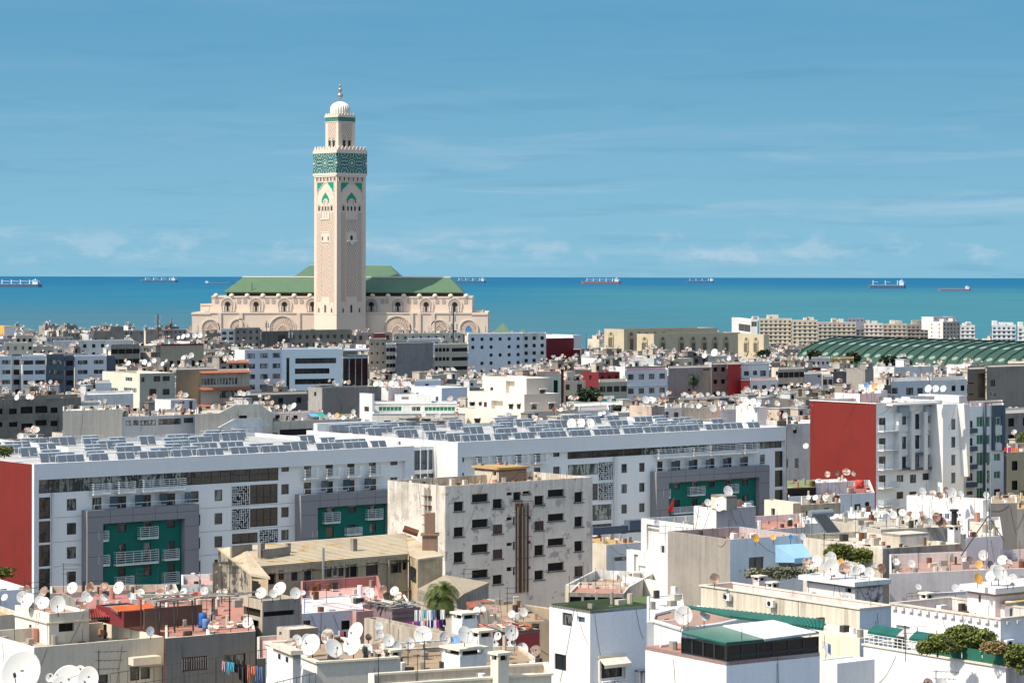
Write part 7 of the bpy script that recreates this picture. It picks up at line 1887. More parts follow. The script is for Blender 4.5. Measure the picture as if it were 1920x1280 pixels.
def try_house(px, D, wid, dep, h, out=False):
    X = K(px, 640)[0]*D; th = TH0
    P = Vector((X, D, 0)); a, b = uv_of(P)
    for (a0, a1, b0, b1) in FOOT:
        if a < a1+.4 and a+wid > a0-.4 and b < b1+.4 and b+dep > b0-.4: return None
    cu, su = math.cos(th), math.sin(th); g = ground(D)
    cs = [(X+x*cu-y*su, D+x*su+y*cu) for x, y in ((0,0),(wid,0),(0,dep),(wid,dep))]
    if HALLBOX[0]-5 < X < HALLBOX[1]+8 and max(c[1] for c in cs) > 1790: return None
    if D > 1600 and 1050 < px < 1120: return None
    if max(c[1] for c in cs) > 2150: return None
    xs = [CX+F*c[0]/c[1] for c in cs]; x0, x1 = min(xs), max(xs)
    if not out and (x1 < -10 or x0 > 1930): return None
    if out and not (x1 < -4 or x0 > 1924): return None
    zt = g+h
    for (vx0, vx1, vy0, vy1, vD) in VIS:
        if vD > D-2 and x1 > vx0+1 and x0 < vx1-1:
            yt = CY+(CZ-zt)*F/D+ROLL*(px-CX)
            if yt < vy1: zt = CZ-(vy1-CY-ROLL*(px-CX))*D/F
    if zt-g < 3.5: return None
    return P, x0, x1, zt
DISHSPOTS = []
D = 470.0; row = 0
while D < 2120:
    px = -30+rf.uniform(0, 20); s = F/D; k = 0
    while px < 1950:
        wid = rf.uniform(6, 17); dep = rf.uniform(7, 14); DD = D*rf.uniform(.992, 1.008)
        h = rf.uniform(11, 19) if DD < 1300 else rf.uniform(12, 21)
        if px > 900 and DD > 1150: h = rf.uniform(8, 15)
        if px > 1450 and DD > 900: h = rf.uniform(7, 12)
        r = try_house(px, DD, wid, dep, h)
        if r:
            P, x0, x1, zt = r
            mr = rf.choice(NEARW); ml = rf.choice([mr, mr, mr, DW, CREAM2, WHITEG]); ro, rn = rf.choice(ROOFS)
            hh = 'low' if zt-ground(DD) < 9 else ('tall' if zt-ground(DD) > 16 else 'mid height')
            FB.append((px, DD, wid, dep, zt, mr, ml, ro, rn, hh, row, k)); k += 1
            a, b = uv_of(P); FOOT.append((a, a+wid, b, b+dep))
            px += (wid*math.cos(TH0)+dep*math.sin(TH0)*.75)*s+rf.uniform(0, 4)*s*.4
        else: px += 2.5*s
    D *= 1.034 if D < 1200 else 1.05; row += 1
# the same streets go on just beyond both sides of the view
FOUT = []; D = 150.0
while D < 1900:
    for a, z in ((-700, -10), (1930, 2620)):
        px = a
        while px < z:
            wid, dep, h = rf.uniform(10, 20), rf.uniform(10, 16), rf.uniform(11, 17); r = try_house(px, D, wid, dep, h, True)
            if r:
                P, x0, x1, zt = r; mr = rf.choice(NEARW); FOUT.append((px, D, wid, dep, zt, mr, mr, *rf.choice(ROOFS), 'x', 0, 0)); a_, b_ = uv_of(P); FOOT.append((a_, a_+wid, b_, b_+dep)); px += wid*.9*F/D
            else: px += 4*F/D
    D *= 1.07
print('houses beyond the frame', len(FOUT))
print('filler houses', len(FB)); FB.sort(key=lambda q: q[1]); DLIM = FB[min(NFILL, len(FB)-1)][1]; FARO = []
def region(px, D):
    lr = 'at far left' if px < 250 else 'left of the minaret' if px < 580 else 'below the minaret' if px < 700 else 'just right of the minaret' if px < 950 else 'in the middle right' if px < 1350 else 'toward the right' if px < 1650 else 'at far right'
    dp = 'nearest rows' if D < 600 else 'second band' if D < 800 else 'middle band' if D < 1050 else 'distant band' if D < 1400 else 'farthest band'
    return f'{lr}, {dp}'
cnt = {}
for (px, D, wid, dep, zt, mr, ml, ro, rn, hh, row, k) in sorted(FB, key=lambda q: q[0]):
    if D >= DLIM: continue
    key = f'{NM[id(mr)]} house, {rn}, {region(px, D)}'
    cnt[key] = cnt.get(key, 0)+1
seen = {}
for (px, D, wid, dep, zt, mr, ml, ro, rn, hh, row, k) in sorted(FB, key=lambda q: q[0])+FOUT:
    far = D >= DLIM or not -10 < px < 1930
    key = f'{NM[id(mr)]} house, {rn}, {region(px, D)}'; lab = None
    if D < DLIM and hh != 'x': i = seen.get(key, 0); seen[key] = i+1; lab = key if cnt[key] == 1 else f'{ordn(i)} from left, '+key; far = False
    X = K(px, 640)[0]*D
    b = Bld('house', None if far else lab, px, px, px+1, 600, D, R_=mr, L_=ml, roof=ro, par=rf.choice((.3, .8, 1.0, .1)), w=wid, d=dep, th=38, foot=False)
    b.zt = zt; b.h = zt-b.zb; b.C = Vector((X, D, b.zb)); b.root.location = b.C
    st = rf.choice((1.0, 1.3, 1.6, 2.2)); kd = rf.choice((['open'], ['open', 'win'], ['win'], ['open', 'shut', 'win']))
    nf = max(1, min(5, int((zt-ground(D))/3.1)))
    if rf.random() < .9: b.grid('R', max(1, int(wid/rf.uniform(2.3, 3.6))), nf, st, rf.uniform(1.1, 1.5), kinds=kd, skip=.12, jit=.15, top=1.9)
    if rf.random() < .5: b.grid('L', max(1, int(dep/rf.uniform(4, 6))), nf, 1.0, 1.2, kinds=kd, skip=.25, top=1.9)
    if not far and rf.random() < .55:
        bm = rf.choice((ml, DW, CREAM2, BLUEG, MAROON)); a0 = rf.uniform(.1, .5)*wid; a1 = min(wid-.2, a0+rf.uniform(2.5, 5))
        for q in range(nf):
            z = b.h-b.par-2.9-q*3.1
            if z > 1: m = MB(); m.box(a0, a1, -.9, -.02, z, z+.15); m.box(a0, a1, -.9, -.82, z+.151, z+rf.choice((.5, .9, .9, 2.3))); b.part('balcony', m, bm)
    b.finish()
    if wid > 5.5:
        m = MB()
        for q in range(rf.choice((1, 1, 2, 3))):
            x, y = rf.uniform(.3, max(.4, wid-3)), rf.uniform(.3, dep-3.4); ww, dd, h2 = rf.uniform(1.8, 3), rf.uniform(2, 3.4), rf.uniform(1.4, 2.8)
            m.box(x, x+ww, y, y+dd, b.h-b.par-.1, b.h-b.par+h2); m.box(x-.15, x+ww+.15, y-.15, y+dd+.15, b.h-b.par+h2+.003, b.h-b.par+h2+.12)
            if rf.random() < .5: m.box(x+.4, x+1.2, y-.03, y-.01, b.h-b.par, b.h-b.par+min(h2-.2, 1.8), 1)
            if hh != 'x': DISHSPOTS.append((b.world((x+ww/2, y+dd/2, b.h-b.par+h2+.12)), ww, dd, lab))
        for q in range(rf.choice((0, 1, 2, 3))):
            x, y = rf.uniform(.5, wid-1), rf.uniform(.5, dep-1); m.tube((x, y, b.h-b.par), (x, y, b.h+rf.uniform(1.0, 2.6)), .04, 4)
        for q in range(rf.choice((1, 2, 4, 6))):
            x, y = rf.uniform(.3, wid-1), rf.uniform(.3, dep-1); m.box(x, x+rf.uniform(.5, 1.6), y, y+rf.uniform(.4, 1.2), b.h-b.par-.05, b.h-b.par+rf.uniform(.4, 1.3), rf.choice((0, 1, 2)))
        o = b.part('roof_clutter', m, [rf.choice([ml, DW, CONC2, CONC, BEIGE]), DARK, rf.choice([RUSTM, TERRA, BLUEG])]); o['kind'] = 'stuff'
        DISHSPOTS.append((b.world((wid*.5, .6, b.h)), wid, .6, lab)); DISHSPOTS.append((b.world((wid*.5, dep*.5, b.h-b.par)), wid, dep, lab))
    if far: FARO.append(b.root)
def absorb(roots, name, label, cat):
    """far houses past the limit of one kind: joined as one object"""
    V, Fc, MI, mats, idx = [], [], [], [], {}; kids = {}; dead = []
    for o in bpy.data.objects:
        if o.parent: kids.setdefault(o.parent.name, []).append(o)
    for r in roots:
        M0 = Matrix.Translation(r.location) @ Matrix.Rotation(r.rotation_euler[2], 4, 'Z')
        for c in kids.get(r.name, [])+[g for c_ in kids.get(r.name, []) for g in kids.get(c_.name, [])]:
            dead.append(c)
            if c.type == 'MESH':
                M1 = M0 @ (Matrix.Translation(c.parent.location) @ Matrix.Rotation(c.parent.rotation_euler[2], 4, 'Z') if c.parent != r else Matrix()) @ Matrix.Translation(c.location) @ Matrix.Rotation(c.rotation_euler[2], 4, 'Z'); me = c.data; k = len(V)
                V += [tuple(M1 @ v.co) for v in me.vertices]
                for p in me.polygons:
                    Fc.append(tuple(k+i for i in p.vertices)); mt = me.materials[p.material_index]
                    if mt.name not in idx: idx[mt.name] = len(mats); mats.append(mt)
                    MI.append(idx[mt.name])
        dead.append(r)
    bpy.data.batch_remove(dead)
    m = MB(); m.v, m.f, m.m = V, Fc, MI
    return tag(m.obj(name, mats), label, cat, kind='stuff')
absorb(FARO, 'distant_houses', 'hundreds of small houses massed over the far city', 'houses')
# ================================================================== SATELLITE DISHES
DG = 'satellite dishes crowding the rooftops'
def dish_mats():
    def dm(name, col, rust, amt):
        m, t, b = newmat(name); tc = t.new('ShaderNodeTexCoord').outputs['Object']; oi = t.new('ShaderNodeObjectInfo').outputs['Random']
        v = t.new('ShaderNodeVectorMath', operation='ADD'); t.l.new(tc, v.inputs[0]); t.l.new(t.comb(t.math('MULTIPLY', oi, 60.0), oi, t.math('MULTIPLY', oi, 17.0)), v.inputs[1])
        n = t.noise(t.mapping(v.outputs[0], (.9, .9, 2.2)), 1.3, 6, .6, .4)
        f = t.ramp(n, 1-amt-.05, 1-amt+.04); n2 = t.noise(v.outputs[0], 6, 4, .6)
        c = t.mix(f, t.mix(n2, tuple(q*.9 for q in col), col), t.mix(n2, tuple(q*.6 for q in rust), rust))
        c = t.mix(t.math('MULTIPLY', t.math('FRACT', t.math('MULTIPLY', oi, 7.3)), .3), c, (.40,.37,.32))
        t.l.new(c, b.inputs['Base Color']); b.inputs['Roughness'].default_value = .6; return m
    RU = (.30,.115,.045)
    return {'w': dm('dish_white', (.60,.585,.55), RU, .30), 'm': dm('dish_rust_patched', (.58,.53,.46), RU, .5), 'r': dm('dish_rusted', (.40,.26,.17), (.17,.065,.035), .55),
            'o': dm('dish_orange', (.68,.33,.03), (.42,.2,.04), .3), 'b': dm('dish_blue', (.05,.22,.46), (.2,.3,.4), .25), 'g': dm('dish_grey', (.20,.23,.26), RU, .25), 'd': dm('dish_dark', (.035,.045,.06), (.1,.05,.03), .3)}
DM = dish_mats()
TN = {'w': 'white', 'm': 'rust patched white', 'r': 'rusty brown', 'o': 'orange yellow', 'b': 'blue', 'g': 'blue grey', 'd': 'dark'}
def reflector_mesh(mat):
    """unit diameter dish looking along -y (towards local front), depth profile, rim"""
    m = MB(); n = 22; rings = [(0, .0), (.17, .012), (.33, .045), (.46, .09), (.5, .105), (.5, .118), (.45, .10), (.30, .055), (.02, .02)]
    ys = []
    k = 0
    for (r, dpt) in rings:
        off = .0
        for i in range(n): t = 2*math.pi*i/n; m.v.append((r*math.cos(t), -dpt, r*math.sin(t)*1.08))
    # back surface starts after rim: give it thickness by shifting rings 6..8 backwards
    for q in range(6, 9):
        for i in range(n): x, y, z = m.v[q*n+i]; m.v[q*n+i] = (x, y+.022, z)
    for a in range(len(rings)-1):
        for i in range(n):
            j = (i+1) % n; m.f.append((a*n+i, a*n+j, (a+1)*n+j, (a+1)*n+i)); m.m.append(0)
    return m.mesh('reflector', mat, True)
RM = {k: reflector_mesh(v) for k, v in DM.items()}
def arm_mesh():
    m = MB(); tip = (0, -.52, -.10)
    for a in (-90, 30, 150): m.tube((.47*math.cos(R(a)), -.10, .47*math.sin(R(a))), tip, .008, 4)
    m.tube((tip[0], tip[1]+.05, tip[2]), (tip[0], tip[1]-.05, tip[2]), .035, 6); return m.mesh('feed_arm', STEEL)
def arm2_mesh():
    m = MB(); m.tube((0, -.1, -.5), (0, -.50, -.22), .012, 4); m.tube((0, -.46, -.24), (0, -.54, -.18), .04, 6); return m.mesh('feed_arm', STEEL)
ARMS = [arm_mesh(), arm2_mesh()]
def mast_mesh():
    m = MB(); m.tube((0, .10, -1), (0, .10, 0), .035, 5); m.box(-.05, .05, 0, .12, -.12, .06); return m.mesh('mast', STEEL)
MAST = mast_mesh()
NDISH = [0]; rd_ = random.Random(5)
def put_dish(pos, dia, tone, label, pole, face=None, el=None, parts=True):
    """pos: centre of the reflector; pole: drop to the roof in metres"""
    az = rd_.uniform(-34, 30) if face is None else face; el = rd_.uniform(16, 38) if el is None else el
    t = thing('satellite_dish', label, 'satellite dish', tuple(pos), R(az), DG)
    r = link('reflector', RM[tone], t, rot=(-R(el), 0, 0)); r.scale = (dia*rd_.uniform(.93, 1.05), dia*rd_.uniform(.7, 1.2), dia*rd_.uniform(.95, 1.07))
    a = link('feed_arm', ARMS[rd_.random() < .5], t, rot=(-R(el), 0, 0)); a.scale = (dia,)*3
    mm = link('mast', MAST, t, (0, dia*.02, 0)); mm.scale = (max(.8, dia*.8), max(.8, dia*.8), max(.2, pole))
    NDISH[0] += 1; return t
def cluster(host, zroof, items, Dmin=None, Dmax=None, lift=.30, face=None):
    """items: (px, py, diameter px, tone); the height above the roof fixes the distance"""
    items = sorted(items); ct = {}
    for (px, py, d, tn) in items: ct[tn] = ct.get(tn, 0)+1
    sn = {}
    for (px, py, d, tn) in items:
        D = 200.0
        for _ in range(6):
            rad = d*D/F/2; zc = zroof+lift+rad; kx, kz = K(px, py); D2 = (zc-CZ)/kz if kz < 0 else D; D = .5*D+.5*D2
        if Dmin: D = max(D, Dmin)
        if Dmax: D = min(D, Dmax)
        p = W(px, py, D); i = sn.get(tn, 0); sn[tn] = i+1
        which = '' if ct[tn] == 1 else f', {ordn(i)} from left'
        size = 'large ' if d*D/F > 1.35 else 'small ' if d*D/F < .75 else ''
        put_dish(p, d*D/F*1.02, tn, f'{size}{TN[tn]} dish {host}{which}', max(.25, p[2]-zroof), face)
cluster('on the cream rooftop room at bottom left', ZL2, [(43,1120,22,'w'),(53,1127,27,'w'),(75,1126,19,'w'),(82,1131,23,'w'),(109,1133,31,'w'),(151,1132,22,'m')], 190, 206)
cluster('on the dull red roof behind the cream room', zt3+1.2, [(9,1120,13,'w'),(164,1119,24,'w'),(136,1102,20,'w'),(171,1101,19,'r'),(196,1101,19,'r'),(224,1102,23,'w'),(195,1120,15,'w'),(245,1117,13,'w'),(264,1111,15,'w'),(300,1112,16,'m'),(312,1115,12,'w'),(324,1112,15,'w'),(344,1111,16,'w'),(384,1108,15,'w'),(50,1106,17,'r'),(82,1110,20,'r'),(352,1116,12,'w')], 212, 250)
cluster('on the red terrace full of junk', zt3, [(401,1174,21,'m'),(432,1171,15,'m'),(465,1167,20,'w'),(282,1183,16,'g'),(420,1112,16,'m')], 190, 235)
cluster('on the slotted concrete tower', tw.zt, [(490,1112,21,'w'),(512,1113,16,'w'),(525,1104,25,'w'),(554,1112,20,'w'),(568,1111,10,'w')], 200, 212)
cluster('on the pink walled terrace or the wooden shack', sh.zt+.2, [(694,1111,18,'w'),(719,1105,15,'r'),(740,1108,18,'w'),(747,1117,16,'m'),(689,1107,12,'w')], 212, 228)
cluster('on the dish packed roof, bottom centre', ZC1, [(557,1200,20,'w'),(545,1209,22,'m'),(584,1209,38,'w'),(625,1216,34,'w'),(632,1223,20,'w'),(661,1210,36,'w'),(689,1217,20,'w'),(709,1212,26,'m'),(669,1185,33,'w'),(615,1193,26,'m'),(728,1201,23,'w'),(691,1194,12,'r'),(745,1210,18,'w'),(711,1174,17,'w'),(712,1188,17,'w'),(579,1204,30,'w')], 161, 176)
cluster('on iron masts over the brown terrace below the shack', W(768, 1249, 168)[2], [(768,1206,20,'w'),(794,1191,34,'w'),(834,1196,23,'w'),(855,1200,17,'b')], 168, 176)
put_dish(W(872, 1191, 165), 32*165/F, 'w', 'large white satellite dish standing on the broad white chimney', .7, 25)
cluster('on the debris covered roof of the red shack', rd.zt+.3, [(894,1145,15,'w'),(905,1144,15,'m'),(928,1143,19,'r'),(960,1151,14,'w'),(982,1148,15,'w')], 198, 214)
cluster('in front of the red shack', rd.zt-2.6, [(959,1186,27,'w'),(934,1192,15,'w'),(927,1206,17,'w'),(943,1211,19,'r'),(959,1208,19,'w'),(979,1218,25,'w'),(1004,1221,22,'r'),(951,1236,16,'m')], 176, 186)
for (px, py, d, tn, D, lab) in ((41,1262,76,'w',122,'huge white satellite dish cut by the bottom left corner'),(94,1270,17,'w',126,'small white satellite dish left of the big overlapping dishes at the bottom edge'),(128,1278,58,'w',128,'very large cream white satellite dish at the bottom edge, behind two others'),(150,1258,22,'w',132,'white satellite dish peeking over the very large one at the bottom edge'),(166,1273,42,'w',126,'large white satellite dish, right one of the overlapping group at the bottom edge'),(114,1284,34,'w',122,'large grey white satellite dish at the bottom edge in front of the very large one'),(1764,1284,26,'w',165,'large white dish cut by the bottom edge below the planted terrace'),(1740,1282,20,'r',164,'dark rusty dish cut by the bottom edge below the planted terrace')):
    put_dish(W(px, py, D), d*D/F*1.02, tn, lab, 2.5, -8 if px < 1000 else 10)
cluster('around the concrete water tank above the grey party wall', tk.zt-1.2, [(1327,942,13,'w'),(1352,945,25,'w')], 280, 288)
put_dish(W(1365, 921, 290), 19*290/F, 'w', 'white satellite dish on top of the concrete water tank', .9, 20)
cluster('on the green shelter below the red wall', W(1560, 897, 388)[2], [(1552,889,11,'m'),(1569,887,10,'r'),(1587,885,15,'m'),(1600,888,9,'m')], 386, 396)
cluster('on the ochre patched concrete hut', W(1530, 941, 340)[2], [(1516,932,9,'w'),(1529,933,11,'w'),(1549,932,14,'m')], 336, 346)
cluster('on the parapet of the blue awning house', r1.zt-.2, [(1417,1009,14,'o'),(1450,1007,11,'o'),(1483,1007,10,'b'),(1505,1006,13,'w')], 246, 262)
put_dish(W(1231, 980, 287), 12*287/F, 'w', 'white satellite dish on the sunlit white wall with the recessed window', .4, 30)
put_dish(W(1340, 1084, 238), 20*238/F, 'r', 'rusty brown satellite dish on the stained cream parapet before the party wall', 1.0, 0)
cluster('on the brown terrace behind the dark sunroom', zS-.5, [(1282,1154,33,'w'),(1321,1154,20,'w')], 170, 182)
cluster('on the slab of the pink roof room', Z6T, [(1514,1058,23,'m'),(1532,1052,21,'w'),(1559,1043,19,'w'),(1559,1063,29,'w'),(1577,1052,10,'o'),(1584,1065,22,'r'),(1592,1062,19,'w'),(1605,1070,18,'w'),(1614,1066,17,'w'),(1630,1073,19,'w'),(1640,1062,14,'m'),(1653,1066,19,'r'),(1546,1058,15,'w')], 232, 252)
cluster('on the terrace before the pink roof room', zr7+.3, [(1526,1118,16,'w'),(1587,1121,21,'w')], 222, 236)
cluster('on the low lilac parapet in the right middle', zr8-2, [(1679,1080,19,'w'),(1680,1054,14,'w'),(1709,1057,15,'w'),(1737,1090,20,'w'),(1760,1073,19,'w'),(1792,1103,16,'w'),(1722,1100,12,'w')], 228, 252)
cluster('below the lattice mast on the far right', zr8-1, [(1818,1050,14,'r'),(1836,1058,14,'o'),(1857,1059,15,'d'),(1844,1041,18,'w'),(1880,1050,19,'w'),(1892,1055,14,'m')], 238, 256)
cluster('on the pinkish room at the right edge', Z9T, [(1834,1085,19,'o'),(1874,1075,31,'w'),(1858,1080,20,'w'),(1899,1086,20,'w'),(1889,1089,16,'w'),(1866,1068,20,'w')], 198, 214)
cluster('in the dense row on the beige roof', 34.6, [(1644,965,12,'w'),(1661,964,14,'w'),(1662,970,14,'g'),(1675,965,15,'w'),(1692,961,14,'w'),(1706,966,14,'r'),(1717,966,16,'w'),(1727,965,14,'r'),(1732,974,16,'m'),(1753,963,16,'w'),(1756,970,17,'r'),(1742,978,15,'w'),(1765,979,18,'r'),(1700,972,12,'w')], 294, 304)
cluster('on the bright white roof room', wr.zt, [(1730,921,15,'w'),(1749,924,12,'m'),(1762,929,13,'r'),(1774,920,14,'m'),(1785,924,19,'w'),(1802,926,12,'w'),(1849,928,12,'w')], 318, 334)
cluster('in the heap right of the black flue', 34.2, [(1818,977,14,'w'),(1831,979,13,'w'),(1808,992,21,'w'),(1839,997,17,'w'),(1851,988,20,'w'),(1805,979,12,'w'),(1840,979,12,'w'),(1858,976,9,'m'),(1814,986,14,'w')], 272, 290)
put_dish(W(1619, 992, 283), 14*283/F, 'w', 'white satellite dish standing alone right of the solar water heater on the white house', .5, 20)
cluster('on the roof rooms of the red and white apartments', RB.zt+1.6, [(1583,723,9,'w'),(1625,722,11,'b'),(1639,725,10,'o'),(1653,725,11,'w'),(1652,747,9,'d'),(1675,746,8,'d'),(1741,729,14,'w'),(1754,729,14,'w'),(1769,729,12,'w')], 436, 470)
put_dish(W(1511, 836, 470), 1.0, 'w', 'white satellite dish on the wall just left of the red side wall', .4, -20)
cluster('on the right hotel roof', HC.zt-.5, [(1072,794,17,'w'),(1090,794,18,'w'),(1107,794,17,'w')], 430, 452)
def cD(host, D, items, **k):
    items = sorted(items)
    for i, (px, py, d, tn) in enumerate(items):
        put_dish(W(px, py, D+rd_.uniform(-4, 4)), d*D/F*1.05, tn, f'{TN[tn]} dish {host}, {ordn(i)} from left', 1.2)
cD('behind the right hotel roof near the white house', 516, [(1125,776,8,'w'),(1132,774,7,'w'),(1144,777,8,'w'),(1150,778,8,'w'),(1155,777,8,'w')])
cD('on the pinkish peeling block', 468, [(1211,750,14,'w'),(1221,751,15,'w')]); cD('on the beige stained parapet', 488, [(1297,761,9,'w'),(1310,761,9,'w'),(1337,765,13,'w')])
cD('in the heap above the pink white rooftop block', 480, [(1395,757,10,'m'),(1401,755,13,'w'),(1412,754,14,'w'),(1422,758,9,'w'),(1390,761,9,'w')])
cD('in the row on the pinkish stair room', 570, [(705,720,10,'w'),(714,720,10,'w'),(723,720,10,'m'),(734,719,11,'w'),(742,720,10,'w'),(751,720,10,'m'),(759,720,10,'w'),(766,720,10,'w')])
cD('on the beige veranda building', 458, [(479,758,11,'w'),(543,764,10,'w'),(551,761,11,'w'),(497,783,8,'w'),(520,763,8,'m'),(533,762,8,'w'),(617,777,7,'w'),(632,778,8,'o'),(644,783,8,'w')])
cD('above the cream apartment house', 606, [(241,681,10,'w'),(249,685,8,'m'),(271,679,10,'w'),(280,683,8,'w'),(289,676,9,'w'),(305,682,8,'w'),(359,666,9,'w'),(344,671,9,'w')])
cD('on the roofs before the left gateway of the mosque', 1000, [(344,631,9,'w'),(352,629,8,'w'),(365,629,9,'w'),(375,629,10,'w'),(335,633,7,'w')])
cD('on the concrete block at left', 478, [(32,745,10,'w'),(54,744,11,'w'),(61,746,9,'m')]); cD('on the small arched house above the orange eaves', 668, [(422,672,9,'m'),(432,671,10,'w'),(444,671,10,'w')])
cD('on the white rooftop in the far right middle', 620, [(1340,661,13,'w'),(1321,667,9,'w'),(1367,672,8,'w'),(1395,676,8,'w')])
print('hand placed dishes', NDISH[0])
# scattered dishes on the filler roofs: the nearest ones singly, the rest as one object
rq = random.Random(11); spots = []
for (p, w, d, lab) in DISHSPOTS:
    for _ in range(rq.choice((0, 1, 2, 3, 4) if p[1] < 1100 else (0, 1, 2))):
        cu, su = math.cos(TH0), math.sin(TH0); a, b = rq.uniform(-w*.42, w*.42), rq.uniform(-d*.42, d*.42)
        spots.append((p[1], Vector((p[0]+a*cu-b*su, p[1]+a*su+b*cu, p[2])), rq.uniform(.7, 1.15), rq.choice('wwwwmmmrrw')))
spots.sort(key=lambda q: q[0]); nind = max(0, 300-NDISH[0])
spots = [s for s in spots if -20 < proj(s[1])[0] < 1940]
cn = {}
for (D, p, dia, tn) in spots[:nind]:
    cn.setdefault((tn, region(proj(p)[0], D)), []).append((proj(p)[0], p, dia))
for (tn, rg), l in cn.items():
    for i, (x, p, dia) in enumerate(sorted(l, key=lambda q: q[0])):
        pole = rq.uniform(.5, 1.3); put_dish(p+Vector((0, 0, pole)), dia, tn, f'{TN[tn]} dish on rooftop {rg}, {ordn(i)} from left', pole)
m = MB(); mats = [plain('far_dish_white', (.42,.41,.39), .7, 0, .2, .3), DM['m'], DM['r'], STEEL]
for (D, p, dia, tn) in spots[nind:]:
    az, el = R(rq.uniform(-40, 30)), R(rq.uniform(15, 38)); M3 = Matrix.Translation(p+Vector((0, 0, rq.uniform(.6, 1.3)))) @ Matrix.Rotation(az, 4, 'Z') @ Matrix.Rotation(-el, 4, 'X') @ Matrix.Scale(dia*1.05, 4)
    k = len(m.v); n = 9; mi = {'w': 0, 'm': 1, 'r': 2}[tn]
    m.v.append(tuple(M3 @ Vector((0, 0, 0))))
    for i in range(n): t = 2*math.pi*i/n; m.v.append(tuple(M3 @ Vector((.5*math.cos(t), -.11, .54*math.sin(t)))))
    for i in range(n): m.f.append((k, k+1+i, k+1+(i+1) % n)); m.m.append(mi)
    c = M3 @ Vector((0, .08, 0)); m.tube(c, (c[0], c[1], p[2]), .03, 3, 3, cap=False)
if m.v:
    o = m.obj('satellite_dishes', mats); tag(o, 'hundreds of small satellite dishes scattered over the distant roofs', 'satellite dishes', kind='stuff')

# ================================================================== SOLAR HEATER on the white house, tank
t = thing('solar_water_heater', 'solar water heater with one big tilted panel and horizontal tank on the white house', 'solar heater', tuple(W(1554, 1008, 290)), R(33))
m = MB(); m.tube((-1.1, 1.9, 2.5), (2.0, 1.9, 2.5), .42, 12); m.obj('tank', GALV, t)
m = MB(); 
P = [(-.2, 0, .2), (1.9, 0, .2), (1.1, 1.7, 2.3), (-.9, 1.7, 2.3)]
m.q(P); m.q([(a, b-.1, c+.06) for a, b, c in P]); 
for i in range(4): j = (i+1) % 4; m.q([P[i], P[j], (P[j][0], P[j][1]-.1, P[j][2]+.06), (P[i][0], P[i][1]-.1, P[i][2]+.06)])
m.obj('panel_frame', GALV, t)
Q = [tuple(Vector(p).lerp(Vector((.475, .85, 1.25)), .1)+Vector((0, -.11, .07))) for p in P]; m = MB(); m.q(Q); m.obj('solar_panel', plain('collector_glass', (.05,.055,.06), .6, 0, .3), t)
m = MB()
for x in (-.8, 1.7): m.tube((x, 2.0, 0), (x, 1.9, 2.2), .05, 4); m.tube((x, 2.0, .1), (x+.6, .1, .1), .04, 4)
m.obj('stand', GALV, t)

# ================================================================== MASTS AND ANTENNAS
def yagi(px, py0, py1, D, label, arms=3):
    a, b = W(px, py1, D), W(px, py0, D); h = b[2]-a[2]; t = thing('tv_antenna', label, 'antenna', tuple(a), R(rd_.uniform(-40, 40)))
    m = MB(); m.tube((0, 0, -1.5), (0, 0, h), .03, 5); m.obj('mast', STEEL, t)
    for i in range(arms):
        z = h-.1-i*.45; m = MB(); L = 1.5-.2*i; m.tube((-.2, 0, z), (L, 0, z+.05), .02, 4)
        for k in range(5): x = .1+k*L/5; m.tube((x, -.35+.04*k, z), (x, .35-.04*k, z), .012, 4)
        m.obj('boom', STEEL, t)
for q in ((185,1218,1290,140,'black television antenna with three booms before the cream parapet at bottom left'),(256,1065,1110,255,'tall thin antenna mast before the green bay of the left hotel block'),(119,1055,1110,240,'thin bent antenna mast in front of the white hotel windows'),(1370,886,930,292,'thin antenna above the concrete water tank'),(55,1090,1115,216,'tangled old antenna at the left on the dull red roof'),(951,1100,1130,230,'slim antenna mast on the brown terrace house'),(870,1065,1110,262,'thin antenna mast rising from the worn tiled lean-to'),(765,1202,1262,170,'dark mast with small antenna left of the big dish on the brown terrace'),(796,1200,1258,168,'dark mast carrying wires under the big dish on the brown terrace'),(1755,1255,1280,170,'thin antenna in front of the dusty awning'),(1698,1172,1200,190,'small antenna by the doorway on the planted terrace'),(430,1052,1110,238,'thin pole left of the slotted concrete tower'),(1545,1000,1060,240,'black pole under the solar water heater')): yagi(*q)
lm = thing('lattice_mast', 'white and dark lattice antenna mast with guy wires on the far right roofs', 'mast', tuple(W(1853, 1066, 252)))
m = MB(); h = 10.0
for x in (-.2, .2): m.tube((x, 0, 0), (x, 0, h), .05, 5)
for i in range(24): m.tube((-.2 if i % 2 else .2, 0, i*h/24), (.2 if i % 2 else -.2, 0, (i+1)*h/24), .02, 4)
m.obj('mast', GALV, lm); m = MB(); m.tube((0, 0, 5), (-2.6, 0, 1.2), .06, 5); m.tube((0, 0, 5), (1.6, .5, 2.6), .04, 5); m.obj('brace', STEEL, lm)
def phone(px, y0, y1, D, label, r=.25, heads=3):
    a, b = W(px, y1, D), W(px, y0, D); h = b[2]-a[2]; t = thing('telecom_mast', label, 'mast', tuple(a)); m = MB(); m.tube((0, 0, -8), (0, 0, h), r, 6, r2=r*.5); m.obj('pole', STEEL, t)
    for k in range(heads):
        m = MB()
        for c in range(3): an = c*2.1+k; m.box(math.cos(an)*r*3-.25, math.cos(an)*r*3+.25, math.sin(an)*r*3-.2, math.sin(an)*r*3+.2, h-1-k*h*.22-2.2, h-1-k*h*.22)
        m.obj('antenna_panel', GALV, t)
phone(850, 572, 640, 1000, 'tall dark telecom mast with antenna panels in front of the right end of the mosque', .45, 4)
phone(296, 588, 622, 1500, 'tall telecom mast on the skyline left of the mosque', .6, 2); phone(322, 596, 620, 1480, 'thinner pole on the skyline between the mast and the mosque', .3, 1)
